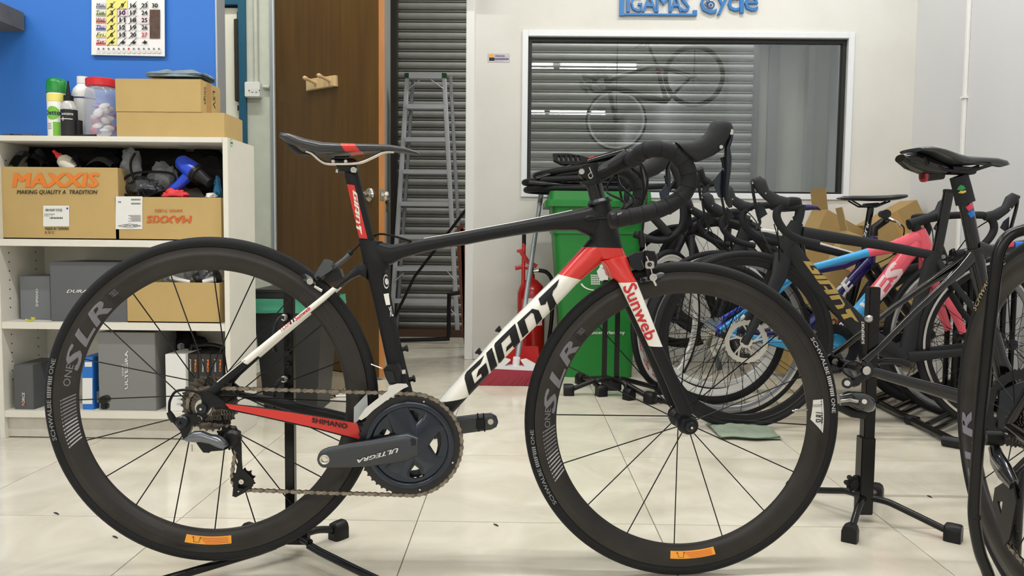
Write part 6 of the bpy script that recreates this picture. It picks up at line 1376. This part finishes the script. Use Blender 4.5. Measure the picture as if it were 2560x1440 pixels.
inst('chainring',mesh('chainring',gear(.102,50,.003,.07).bm,DKM,30),A_.sub('crankset'),Matrix.Translation(A_.pl.pt(2264,896,-.045))@Matrix((A_.pl.d,-A_.pl.n,A_.pl.u)).transposed().to_4x4())
A_.tube('front_cable',[(1935,560,.02),(1945,600,.03),(1948,652,.032)],.0022,CABL,par=None,smooth_=4)
# ---- B : pink to sky blue, facing right
PINK=mat('frame_pink',(238,92,110),.28,coat=.5); SKY=mat('frame_sky_blue',(58,164,222),.28,coat=.5)
B_=BK('pink and sky-blue road bicycle facing right behind the matte black one',1822,2406,3.10,3.17,.335,1)
wheel(B_.T,'rear_wheel',B_.l,B_.pl,.335,.013,.022,RIMG,ns=24,tang=1.2,hubw=.062,seg=80,edge_m=SIL); wheel(B_.T,'front_wheel',B_.r,B_.pl,.335,.013,.022,RIMG,ns=20,tang=0,hubw=.05,seg=80,edge_m=SIL)
def two(bk_,nm,pts,r,cutline,ms,**k):
    P=[bk_.pl.pt(p[0],p[1]) for p in pts]; g=G().tube(P,r,20,ref=bk_.pl.n,ex=.85); g.paint(bk_.pl,cutline,[0,1]); tr_=tree_of(g); obj(nm,g,ms,bk_.sub('frame',P[0])); return tr_
two(B_,'top_tube',[(2010,672),(2050,664),(2160,634),(2236,616),(2302,597)],[(.015,.014),(.015,.015),(.016,.017),(.018,.026),(.02,.040)],[((2160,600),(2175,660))],[PINK,SKY])
trB=two(B_,'down_tube',[(2292,610),(2264,640),(2219,699),(2164,764),(2106,834),(2085,866)],[(.022,.034),(.024,.034),(.024,.034),(.024,.034),(.024,.034),(.026,.032)],[((2160,705),(2222,765))],[PINK,SKY])
B_.tube('head_tube',[(2298,574),(2304,596),(2312,622)],[(.02,.022),(.022,.03),(.024,.034)],PINK)
print_on('lettering',text2d('ES',.1,.05),on_bvh([(2206,754),(2264,678),(2234,652),(2176,728)],trB,.0016),mat('print_pale',(244,214,218),.5),B_.sub('frame'),8,8)
print_on('lettering',text2d('TR',.1,.05),on_bvh([(2122,838),(2146,808),(2118,788),(2094,816)],trB,.0016),FWHT,B_.sub('frame'),8,8); print_on('lettering',text2d('V',.1,.05),on_bvh([(2176,786),(2196,762),(2168,738),(2148,762)],trB,.0016),FWHT,B_.sub('frame'),8,8)
B_.tube('seat_tube',[(2006,662),(2030,730),(2060,800),(2086,868)],[(.015,.020),(.014,.018),(.014,.018),(.024,.028)],SKY)
B_.tube('seat_stay',[(2006,676,.012),(1965,714,.03),(1890,780,.05),(1826,834,.06)],[(.007,.010),(.006,.009),(.006,.008),(.006,.008)],SKY,both=True); B_.tube('stay_bridge',[(1938,722,.03),(1972,700,.03)],.009,SKY)
B_.tube('chain_stay',[(2084,876,.02),(1985,868,.045),(1890,848,.055),(1826,838,.06)],[(.009,.016),(.008,.014),(.007,.010),(.007,.010)],SKY,both=True)
B_.tube('fork_leg',[(2318,625,0),(2335,680,.03),(2372,745,.043),(2408,832,.048)],[(.022,.034),(.015,.028),(.012,.024),(.008,.015)],PINK,par='fork',both=True)
B_.tube('seatpost',[(2012,668),(2000,600),(1990,540)],.0135,GBLK,par='seatpost'); B_.saddle([((2048,522),(2050,526)),((2040,514),(2040,524)),((2020,511),(2018,526)),((1990,513),(1990,528)),((1960,512),(1960,530)),((1940,510),(1940,526)),((1930,512),(1930,520))],mat('saddle_purple',(40,30,86),.4))
B_.tube('stem',[(2292,574),(2284,556)],.018,MA,par='stem'); B_.tube('stem',[(2272,562),(2320,546),(2345,540)],[(.019,.022),(.017,.018),(.02,.021)],MA,par='stem')
B_.bars((2340,542))
B_.tube('brake_calliper',[(2352,618,.01),(2362,640,.02),(2366,664,.024)],[(.012,.012),(.01,.01),(.006,.008)],DKM,par='front_brake'); B_.tube('brake_bolt',[(2360,656,.034),(2360,656,.040)],.008,SIL,par='front_brake'); B_.tube('brake_bolt',[(2358,642,.03),(2358,642,.040)],.009,SIL,par='front_brake')
MBb=Matrix((B_.pl.d,-B_.pl.n,B_.pl.u)).transposed().to_4x4()
inst('chainring',mesh('chainring',gear(.100,50,.003,.06).bm,DKM,30),B_.sub('crankset',B_.pl.P((2086,872))),Matrix.Translation(B_.pl.pt(2086,872,.045))@MBb)
B_.tube('crank_arm',[(2086,872,.06),(2120,930,.07),(2140,965,.072)],[(.007,.015),(.006,.012),(.006,.012)],GREYM,par='crankset')
# ---- C : black and white, facing left, further back
C_=BK('black bicycle with white striped top tube and slim saddle, facing left',1790,2310,3.62,3.62,.335,-1)
wheel(C_.T,'front_wheel',C_.l,C_.pl,.335,.014,.02,RIMW,ns=24,tang=1.2,hubw=.05,seg=72); wheel(C_.T,'rear_wheel',C_.r,C_.pl,.335,.014,.02,RIMB,ns=24,tang=1.2,hubw=.06,seg=72)
C_.tube('top_tube',[(1868,590),(1900,588),(2010,612),(2156,646)],[(.02,.024),(.018,.020),(.016,.018),(.014,.016)],MA); C_.tube('stripe',[(1902,575,.016),(1945,580,.017),(2040,606,.015),(2140,634,.013)],[(.003,.008),(.003,.007),(.003,.005),(.003,.004)],FWHT)
C_.tube('down_tube',[(1860,620),(1900,660),(2000,770),(2100,860)],[(.022,.034),(.022,.036),(.022,.034),(.026,.034)],GBLK)
C_.tube('head_tube',[(1866,560),(1856,600),(1846,636)],[(.022,.026),(.023,.034),(.024,.036)],MA)
C_.tube('seat_tube',[(2160,636),(2140,700),(2118,780),(2100,860)],[(.016,.022),(.016,.024),(.016,.024),(.026,.03)],GBLK); C_.tube('ring',[(2141,676),(2138,684)],.025,PINK)
C_.tube('seatpost',[(2160,640),(2168,570),(2178,512)],.0145,GBLK,par='seatpost'); print_on('lettering',text2d('SLR',.1,.03),lambda u,v:C_.pl.pt(2161+10*u+5*(v-.5),592-36*u+6*(v-.5),.0155),FWHT,C_.sub('seatpost'))
C_.saddle([((2092,495),(2094,498)),((2110,490),(2110,501)),((2135,489),(2135,502)),((2175,489),(2175,503)),((2215,488),(2215,503)),((2240,486),(2240,500)),((2257,486),(2257,496))]); C_.tube('rail',[(2130,501,.02),(2155,516,.02),(2190,517,.02),(2225,503,.02)],.004,DKM,par='saddle',both=True); C_.tube('clamp',[(2160,514),(2195,512)],[(.02,.010)]*2,PB,par='seatpost')
C_.tube('seat_stay',[(2162,650,.01),(2200,690,.04),(2306,800,.055)],[(.006,.009)]*3,GBLK,both=True); C_.tube('chain_stay',[(2104,862,.02),(2200,835,.05),(2306,812,.055)],[(.008,.014)]*3,GBLK,both=True)
C_.tube('fork_leg',[(1843,636,0),(1838,670,.03),(1820,730,.045),(1794,804,.05)],[(.022,.03),(.012,.02),(.011,.016),(.008,.012)],MA,par='fork',both=True)
C_.tube('stem',[(1872,548),(1866,566)],.0175,MA,par='stem'); C_.tube('stem',[(1872,550),(1845,540),(1826,536)],[(.018,.02),(.016,.018),(.02,.02)],MA,par='stem'); C_.bars((1828,534))
# ---- D : navy mountain bike facing right
NAVY=mat('frame_navy',(24,23,88),.3,coat=.4)
D_=BK('small navy and white mountain bicycle with flat bar, facing right',1786,2316,3.36,3.40,.315,1,'mountain_bicycle')
wheel(D_.T,'rear_wheel',D_.l,D_.pl,.315,.020,.026,RIMW,ns=28,tang=1.2,hubw=.065,seg=72); wheel(D_.T,'front_wheel',D_.r,D_.pl,.315,.020,.026,RIMB,ns=28,tang=1.2,hubw=.05,seg=72)
_,trD=D_.tube('down_tube',[(2176,650),(2120,710),(2060,775),(2012,826)],[(.02,.026)]*3+[(.024,.026)],NAVY,seg=20); print_on('lettering',text2d('CE',.15,.05),on_bvh([(2098,756),(2136,710),(2116,692),(2078,738)],trD,.0016),FWHT,D_.sub('frame'),8,8)
print_on('lettering',text2d('ICI',.15,.05),on_bvh([(2064,792),(2084,768),(2062,748),(2042,770)],trD,.0016),FWHT,D_.sub('frame'),8,8)
D_.tube('top_tube',[(1972,690),(2040,676),(2110,664),(2178,632)],[(.015,.016)]*4,NAVY); D_.tube('seat_tube',[(1966,674),(1990,760),(2012,826)],.0165,NAVY); D_.tube('head_tube',[(2182,592),(2176,625),(2174,660)],.022,NAVY)
D_.tube('seat_stay',[(1970,690,.012),(1930,730,.035),(1860,782,.055),(1792,826,.065)],.0095,mat('frame_royal_blue',(28,60,200),.3,coat=.4),both=True); D_.tube('seat_stay_flash',[(1862,790,.066),(1838,806,.068),(1822,820,.068)],[(.003,.009)]*3,FWHT); D_.tube('chain_stay',[(2006,830,.02),(1900,835,.05),(1792,834,.065)],.0115,NAVY,both=True)
D_.tube('fork_crown',[(2188,668,.06),(2188,668,-.06)],[(.018,.02)]*2,PB,par='fork'); D_.tube('fork_leg',[(2186,664,.055),(2240,740,.055),(2312,838,.055)],.0165,PB,par='fork',both=True)
D_.tube('stem',[(2184,590),(2186,570),(2216,548)],.017,PB,par='stem')
for sg in (1,-1): 
    hp=[D_.pl.pt(2216,548,0),D_.pl.pt(2216,548,.06*sg),D_.pl.pt(2214,540,.16*sg),D_.pl.pt(2212,536,.22*sg),D_.pl.pt(2210,535,.30*sg)]
    obj('bar',G().tube(hp,.012,12),PB,D_.sub('handlebar')); obj('grip',G().tube([hp[3],hp[4]+D_.pl.n*.02*sg],.017,16),RUB,D_.sub('handlebar'))
    obj('brake_lever',G().tube(smooth_pts([D_.pl.pt(2222,545,.17*sg),D_.pl.pt(2244,556,.2*sg),D_.pl.pt(2250,566,.28*sg)],3),.005,8),SIL,D_.sub('handlebar'))
    obj('cable',G().tube(smooth_pts([D_.pl.pt(2216,548,.16*sg),D_.pl.pt(2260,570,.10*sg),D_.pl.pt(2240,630,.03*sg),D_.pl.pt(2190,660,.02)],6),.0026,6),CABL,D_.sub('handlebar'))
MD=Matrix((D_.pl.d,-D_.pl.n,D_.pl.u)).transposed().to_4x4()
for i,n_ in enumerate((12,15,18,22,26,30,34)): inst('cog',mesh('cog',gear(n_*.0127/2/pi,n_,.002,.015).bm,SIL,30),D_.sub('cassette',D_.l),Matrix.Translation(D_.l+D_.pl.n*(.058-.005*i))@MD)
D_.tube('derailleur_body',[(1790,840,.07),(1782,870,.07),(1790,890,.07)],[(.010,.014)]*3,SIL,par='rear_derailleur'); D_.tube('derailleur_cage',[(1786,880,.06),(1800,925,.06)],[(.004,.012)]*2,GREYM,par='rear_derailleur')
D_.tube('seatpost',[(1968,680),(1955,600)],.0145,PB,par='seatpost')
# ---- E : angled bicycle at the left end, white rim with red print
a=at(1668,840,3.72); b_=a+V((.62,.78,0)); a.z=b_.z=.335; pE=Plane(a,b_); tE=thing('road_bicycle','angled bicycle with white red-printed rim, leftmost of the parked bicycles','bicycle',((a.x+b_.x)/2,(a.y+b_.y)/2,0))
wE=wheel(tE,'front_wheel',a,pE,.335,.014,.028,RIMW,ns=24,tang=1.2,hubw=.05,seg=72); wheel(tE,'rear_wheel',b_,pE,.335,.014,.028,RIMB,ns=24,tang=1.2,hubw=.055,seg=72,hub_m=mat('rust_brown',(110,58,36),.6))
for a0 in (190,214,238): print_on('lettering',text2d('MACH1',0,.06),arcmap(wE,.335,.014,.028,a0+16,a0,.278,.295,.0008),PRED,wE,6,2)
def E3(s,z): return a+ (b_-a).normalized()*s+V((0,0,z))
frE=sub('frame',tE,Matrix.Translation(E3(.5,.4)))
for nm,p,q_,r in (('head_tube',E3(.20,.42),E3(.15,.56),.024),('top_tube',E3(.16,.54),E3(.66,.45),.018),('down_tube',E3(.2,.40),E3(.58,-.06),.024),('seat_tube',E3(.68,.47),E3(.58,-.06),.018),('seat_stay',E3(.67,.42),E3(.99,.0),.010),('chain_stay',E3(.58,-.06),E3(.99,0),.012)): obj(nm,G().tube([p,q_],r,12),MA,frE)
fkE=sub('fork',tE,Matrix.Translation(E3(.1,.3)))
for sg in (1,-1): obj('fork_leg',G().tube([E3(.19,.40)+pE.n*.02*sg,E3(.15,.30)+pE.n*.045*sg,E3(0,0)+pE.n*.05*sg],[.018,.013,.009],10),MA,fkE)
obj('stem',G().tube([E3(.14,.56),E3(.135,.62),E3(.05,.64)],.016,12),MA,fkE); hE=sub('handlebar',tE,Matrix.Translation(E3(.05,.64)))
for sg in (1,-1):
    n_=pE.n*sg; f=lambda s_,z,o:E3(s_,z)+n_*o
    obj('bar_tape',G().tube(smooth_pts([f(.05,.64,0),f(.05,.64,.15),f(.02,.64,.20),f(-.04,.635,.205),f(-.06,.58,.205),f(-.03,.53,.205),f(.07,.50,.205)],5),.014,12),TAPE,hE); obj('hood',G().tube([f(-.03,.645,.205),f(-.09,.655,.205),f(-.12,.70,.205)],[(.016,.018),(.016,.02),(.014,.016)],12,ref=pE.n),HOOD,hE); obj('lever_blade',G().tube([f(-.13,.69,.205),f(-.125,.62,.205),f(-.10,.56,.205)],.006,8),PB,hE)
# ---- F : deep black wheel raised behind, with blue fat bar
for i,(px,py,Y,yaw,R_,lab,rd_) in enumerate(((1792,690,4.12,.45,.34,'deep black wheel held above the floor by the wall, right of another wheel',.05),(1700,715,4.25,.5,.34,'black wheel with thin rim leaning on the white wall behind the green bin',.022))):
    c=at(px,py,Y); pw=Plane(c,c+V((math.cos(yaw),-math.sin(yaw)*1,0)))
    wheel(None,'spare_wheel',c,pw,R_,.014,rd_,RIMB,ns=24,tang=1.2,hubw=.05,seg=72,label=(lab,'wheel'))
    hk=obj('wall_hook',G().tube([V((c.x,c.y+.02,c.z)),V((c.x,YW,c.z))],.006,8),STD,label='short black wall peg carrying the '+('deep black wheel' if i==0 else 'thin-rimmed black wheel'),cat='hook')
# folded handlebar curve behind the green bin top right
hf=thing('handlebar_set','black drop handlebar with levers resting behind the lid of the green bin','handlebar',at(1650,520,3.75)); Yh=3.72
obj('bar_tape',G().tube(smooth_pts([at(*p,Yh) for p in ((1610,430),(1660,400),(1690,430),(1706,500),(1706,560),(1680,592),(1640,600),(1585,585))],6),.0175,12),TAPE,hf)
obj('hood',G().tube([at(1600,440,Yh),at(1640,425,Yh),at(1668,400,Yh)],[(.018,.026),(.018,.024),(.014,.018)],14,ref=(0,1,0)),HOOD,hf); obj('lever_blade',G().tube([at(1680,420,Yh),at(1690,450,Yh),at(1668,480,Yh),at(1655,490,Yh)],[(.006,.010)]*4,10,ref=(0,1,0)),PB,hf); obj('stem',G().tube([at(1630,540,Yh),at(1672,585,Yh)],.02,12),MA,hf)
# ================================================================ G : glossy black bicycle on the right stand
hb0=at(2122,914,2.0); G_=BK.__new__(BK); a=hb0; dG=V((math.cos(math.radians(10)),math.sin(math.radians(10)),0)); G_.pl=Plane(a,a+dG*.98); G_.l=a; G_.r=a+dG*.98; G_.face=1; G_.fd=G_.pl.d; G_.parts={}
G_.T=thing('road_bicycle','glossy black bicycle without rear wheel, saddle bag fitted, on the right stand','bicycle',(a.x+.45,a.y+.08,0))
def near(nm,pts,r,m,off,par='frame',both=True,ex=.9):
    pts=[(p[0],p[1],p[2] if len(p)>2 else off) for p in pts]; return G_.tube(nm,pts,r,m,par=par,both=both,ex=ex)
near('seat_stay',[(2160,905,.066),(2200,868,.06),(2286,780,.045),(2355,716,.03),(2400,676,.018),(2432,640,.004)],[(.006,.010),(.005,.008),(.006,.008),(.007,.009),(.008,.014),(.010,.018)],GBLK,.05)
near('chain_stay',[(2170,928,.066),(2190,932,.06),(2290,960,.045),(2402,992,.03),(2520,1025,.01)],[(.006,.014),(.006,.012),(.008,.014),(.009,.018),(.012,.022)],GBLK,.05)
G_.tube('seat_tube',[(2434,620),(2442,660),(2452,710),(2470,790),(2500,900),(2535,1015)],[(.016,.026),(.017,.022),(.014,.018),(.014,.018),(.015,.02),(.03,.034)],GBLK)
G_.tube('top_tube',[(2440,628),(2475,628),(2520,620),(2600,606),(2700,590)],[(.016,.03),(.015,.018),(.014,.015),(.015,.016),(.018,.02)],GBLK)
for (p,q_,m) in (((2514,612),(2532,610),mat('accent_pink',(206,64,90),.3)),((2536,612),(2556,612),mat('accent_blue',(20,110,205),.3))): G_.tube('flash',[(p[0],p[1],.011),(q_[0],q_[1],.011)],[(.005,.008)]*2,m)
G_.tube('down_tube',[(2535,1015),(2640,880),(2760,740),(2800,640)],[(.03,.034),(.022,.03),(.022,.03),(.02,.03)],GBLK); G_.tube('head_tube',[(2775,560),(2800,640)],[(.022,.028)]*2,GBLK)
G_.tube('seatpost',[(2436,622),(2416,520),(2412,505)],[(.011,.019),(.011,.019),(.011,.019)],GBLK,par='seatpost'); _,trS=G_.tube('mast_clamp',[(2414,508),(2405,470),(2397,440)],[(.015,.024),(.015,.023),(.015,.022)],MA,par='seatpost',ex=.6)
print_on('sticker',polymesh([[(0,.2),(.5,0),(1,.25),(.9,.6),(.6,.5),(.3,.6)]]),on_bvh([(2396,485),(2416,483),(2414,470),(2395,472)],trS,.001),mat('sticker_yellow',(226,190,70),.5),G_.sub('seatpost'),2,2); print_on('sticker',polymesh([[(0,.2),(.5,0),(1,.25),(.8,.8),(.4,1),(.1,.7)]]),on_bvh([(2393,477),(2414,475),(2411,461),(2394,463)],trS,.0016),mat('sticker_leaf',(30,150,80),.5),G_.sub('seatpost'),2,2)
G_.tube('flash',[(2420,512,.011),(2428,522,.011)],[(.004,.010)]*2,MT['accent_pink'],par='seatpost'); G_.tube('flash',[(2424,528,.011),(2432,540,.011)],[(.004,.008)]*2,MT['accent_blue'],par='seatpost')
g=G().loft(G_.pl,[(2277,372),(2292,369),(2322,374),(2360,384),(2397,391),(2440,393),(2485,395),(2510,401),(2519,409)],[(2278,382),(2300,388),(2330,402),(2360,413),(2397,416),(2440,412),(2478,414),(2500,418),(2519,413)],[.045,.065,.07,.06,.045,.03,.021,.018,.008],ex=.8,seg=20); obj('cover',g,SADM,G_.sub('saddle',G_.pl.P((2390,400))),smooth=60)
near('rail',[(2330,408),(2360,424),(2410,430),(2440,424),(2478,412)],.0042,PB,.022,'saddle'); G_.tube('rail_clamp',[(2366,425),(2425,428)],[(.026,.012),(.024,.010)],PB,par='seatpost',ex=.6)
G_.tube('bag_body',[(2250,396),(2275,400),(2310,412),(2358,424)],[(.020,.010),(.032,.024),(.03,.026),(.02,.016)],GBLK,par='saddle_bag',seg=16); G_.tube('bag_strap',[(2290,396),(2300,414)],[(.034,.012)]*2,PB,par='saddle_bag')
G_.tube('light_body',[(2312,441),(2355,437)],[.0135,.012],PB,par='tail_light',seg=20); G_.tube('lens',[(2306,441.5),(2312,441)],[.0145,.0148],mat('lens_red',(150,16,34),.15,coat=.5),par='tail_light',seg=20); G_.tube('lens_core',[(2304.5,441.6),(2306,441.5)],[.007,.007],mat('lens_core',(60,10,20),.2),par='tail_light')
for sg in (1,-1): 
    c=G_.l+G_.pl.n*.066*sg; obj('dropout',G().lathe([(.009,-.004),(.024,-.004),(.024,.004),(.009,.004)],c,G_.pl.n,24,closed=True),GBLK,G_.sub('frame'))
c=G_.l+G_.pl.n*.072; obj('axle_nut',G().lathe([(0,0),(.011,0),(.011,.004),(.006,.004),(0,.002)],c,G_.pl.n,20),SIL,G_.sub('frame'))
rdG=G_.sub('rear_derailleur',G_.pl.P((2140,1000)))
G_.tube('upper_knuckle',[(2118,958,.085),(2118,958,.065)],.013,DKM,par='rear_derailleur',seg=16); G_.tube('upper_knuckle',[(2140,954,.08),(2140,954,.06)],.011,PB,par='rear_derailleur'); G_.tube('hanger',[(2116,960,.07),(2142,950,.07),(2162,938,.068)],[(.006,.012)]*3,PB,par='rear_derailleur')
G_.tube('bolt',[(2118,958,.085),(2118,958,.089)],.007,SIL,par='rear_derailleur')
G_.tube('main_body',[(2098,1000,.08),(2120,996,.085),(2150,1003,.085),(2172,1012,.08),(2182,1020,.07)],[(.010,.014),(.014,.018),(.016,.024),(.014,.022),(.006,.010)],mat('gloss_grey',(30,32,35),.15,coat=.5),par='rear_derailleur',seg=16); G_.tube('lower_body',[(2100,1015,.06),(2130,1030,.06),(2160,1034,.06)],[(.012,.014)]*3,PB,par='rear_derailleur'); G_.tube('polished_edge',[(2102,1003,.097),(2125,1000,.102),(2145,1004,.102)],[(.002,.004)]*3,SIL,par='rear_derailleur'); G_.tube('bolt',[(2161,1004,.10),(2161,1004,.104)],.006,SIL,par='rear_derailleur')
G_.tube('cable',[(2140,950,.075),(2108,930,.08),(2112,912,.08),(2135,904,.075),(2155,912,.07)],.0022,CABL,par='rear_derailleur',smooth_=5)
MG=Matrix((G_.pl.d,-G_.pl.n,G_.pl.u)).transposed().to_4x4(); bbG=G_.pl.pt(2548,1020,.045)
inst('chainring',mesh('chainring',gear(.104,52,.0035,.078).bm,PB,30),G_.sub('crankset',bbG),Matrix.Translation(bbG)@MG); obj('spider',G().lathe([(.02,.004),(.082,.0),(.082,.006),(.02,.012)],bbG,G_.pl.n,5),DKM,G_.sub('crankset')); G_.tube('crank_arm',[(2548,1020,.06),(2600,1120,.072),(2650,1200,.074)],[(.008,.017),(.007,.013),(.007,.014)],DKM,par='crankset')
fwG=G_.r.copy(); fwG.z=.335; wheel(G_.T,'front_wheel',fwG,G_.pl,.335,.0125,.04,ns=20,hubw=.05,seg=72)
G_.tube('fork_leg',[(2800,640,.03),(2850,780,.045),(2925,925,.05)],[(.014,.024),(.012,.018),(.008,.012)],GBLK,par='fork',both=True)
# ================================================================ R : foreground wheel in hoop stand
hR=V((.916,1.335,.40)); pR=Plane(hR,hR+V((-.12,-.993,0)))
tR=thing('road_bicycle','black bicycle cropped at the right edge, its deep-rimmed rear wheel in hoop stand','bicycle',(hR.x,hR.y-.3,0))
wR=wheel(tR,'rear_wheel',hR,pR,.3365,.0125,.042,ns=20,tang=1.2,hubw=.062,hubr=.022,seg=144)
MR=W[wR]
for s_,a0,a1 in (('R',187,198),('L',200,208),('S',210,220)): print_on('lettering',text2d(s_,.2,.04),arcmap(wR,.3365,.0125,.042,a1,a0,.273,.302,.0010),DREC,wR,12,10)
print_on('tyre_lettering',text2d('SCHWALBE ONE',0,.02),arcmap(wR,.3365,.0125,.042,146,118,.317,.328,.0008,tyre=True),mat('tyre_gold',(170,150,110),.6),wR,12,2)
for i,n_ in enumerate((11,12,13,14,15,17,19,21,23,25,28)): inst('cog',mesh('cog',gear(n_*.0127/2/pi,n_,.0018,.015,.0045).bm,STEEL,30),sub('cassette',tR,MR) if i==0 else [o for o in tR.children if o.name.startswith('cassette')][0],Matrix.Translation(hR+pR.n*(.0575-.0036*i))@Matrix((pR.d,-pR.n,pR.u)).transposed().to_4x4())
def R3_(x,z,o): return hR+pR.d*x+V((0,0,z))+pR.n*o
rdR=sub('rear_derailleur',tR,Matrix.Translation(R3_(0,-.06,.07)))
obj('main_body',G().tube([R3_(-.045,-.05,.064),R3_(-.025,-.065,.068),R3_(.005,-.08,.068),R3_(.03,-.095,.064)],[(.008,.014),(.010,.020),(.011,.020),(.007,.013)],16,ref=pR.n),MT['gloss_grey'],rdR,smooth=60); obj('upper_knuckle',G().tube([R3_(-.03,-.03,.06),R3_(-.03,-.03,.088)],.013,18),PB,rdR); obj('bolt',G().tube([R3_(-.03,-.03,.088),R3_(-.03,-.03,.092)],.007,12),SIL,rdR); obj('polished_edge',G().tube([R3_(-.04,-.05,.074),R3_(-.02,-.062,.079),R3_(.01,-.074,.079)],[(.002,.004)]*3,10,ref=pR.n),SIL,rdR)
obj('cage_plate',G().plate([R3_(x,z,.065) for x,z in ((.0,-.10),(.03,-.09),(.045,-.12),(.03,-.19),(.012,-.21),(-.035,-.15),(-.03,-.12))],[[R3_(x,z,.065) for x,z in ((-.018,-.14),(.0,-.135),(-.004,-.16))]],pR.n,.003),PB,rdR)
for x,z in ((.012,-.11),(.01,-.185)): inst('jockey_wheel',mesh('jockey_wheel',gear(.0225,11,.003,.006,.005).bm,PB,30),rdR,Matrix.Translation(R3_(x,z,.055))@Matrix((pR.d,-pR.n,pR.u)).transposed().to_4x4())
chain_links(tR,'chain',[R3_(.0,-.21,.055),R3_(.12,-.235,.052),R3_(.42,-.20,.048)],pR)
frR=sub('frame',tR,Matrix.Translation(R3_(.3,0,0)))
for sg in (1,-1): obj('chain_stay',G().tube([R3_(0,0,.064*sg),R3_(.2,-.03,.05*sg),R3_(.40,-.07,.02*sg)],[(.006,.012),(.008,.014),(.01,.018)],12,ref=pR.n),GBLK,frR); obj('seat_stay',G().tube([R3_(0,0,.064*sg),R3_(.12,.2,.04*sg),R3_(.24,.42,.012*sg)],[(.006,.011),(.006,.010),(.008,.012)],12,ref=pR.n),GBLK,frR)
obj('seat_tube',G().tube([R3_(.24,.48,0),R3_(.40,-.07,0)],[(.015,.022)]*2,14,ref=pR.n),GBLK,frR); obj('top_tube',G().tube([R3_(.25,.42,0),R3_(.75,.50,0)],.018,14),GBLK,frR); obj('down_tube',G().tube([R3_(.40,-.07,0),R3_(.78,.40,0)],.024,14),GBLK,frR)
# hoop stand
hp=thing('wheel_hoop_stand','black bent-tube hoop stand around the foreground wheel at right edge','stand',(.80,1.2,0)); Yh=1.20
pts=[(2680,1754),(2590,1735),(2525,1660),(2498,1540),(2472,1440),(2450,1380),(2436,1300),(2437,1230),(2448,1080),(2462,940),(2476,800),(2488,690),(2497,630),(2520,592),(2560,575),(2640,560),(2720,570),(2770,620),(2790,700),(2800,1000),(2806,1300),(2810,1500),(2812,1754)]
P=smooth_pts([at(*p,Yh+(.0)) for p in pts],5)
obj('hoop_tube',G().tube(P,.0090,16),STD,hp); 
e0=P[0];e1=P[-1]
obj('foot_tube',G().tube([V((e0.x-.02,Yh,.012)),V((e1.x+.02,Yh,.012))],.0092,12),STD,hp)
for a,b_ in (((2436,1290),(2446,1060)),): obj('joint_sleeve',G().tube([at(2437,1296,Yh),at(2438,1286,Yh)],.0098,16),PB,hp)
cq=at(2545,1180,1.62); obj('rear_post',G().tube([V((cq.x,1.62,.01)),V((cq.x,1.62,cq.z+.0)),V((cq.x+.04,1.63,cq.z+.03))],.014,12),STD,hp); obj('base_bar',G().tube([V((cq.x,1.62,.012)),V((cq.x+.1,1.45,.012)),V((e1.x,Yh,.012))],.0092,10),STD,hp)

# bicycle hung up behind the photographer, seen as a faint reflection in the window
vy=8.6; p1=at(1735,190,vy); zt=p1.z; fc=V((p1.x,2*(YW+.04)-vy,p1.z)); c0=B_.l.lerp(B_.r,.5)
Mh=Matrix.Translation(fc)@Matrix.Rotation(-math.radians(30),4,'Y')@Matrix.Translation(-C_.r)@W[C_.T]
hb_=copyt(C_.T,Mh,'road bicycle hung from the ceiling, only its faint reflection showing in the window')
def hw(p): return Mh@W[C_.T].inverted()@p
for k,p in enumerate((hw(C_.r),hw(C_.l))): obj('ceiling_hook',G().tube([p,V((p.x,p.y,3.5))],.006,8),STD,hb_)
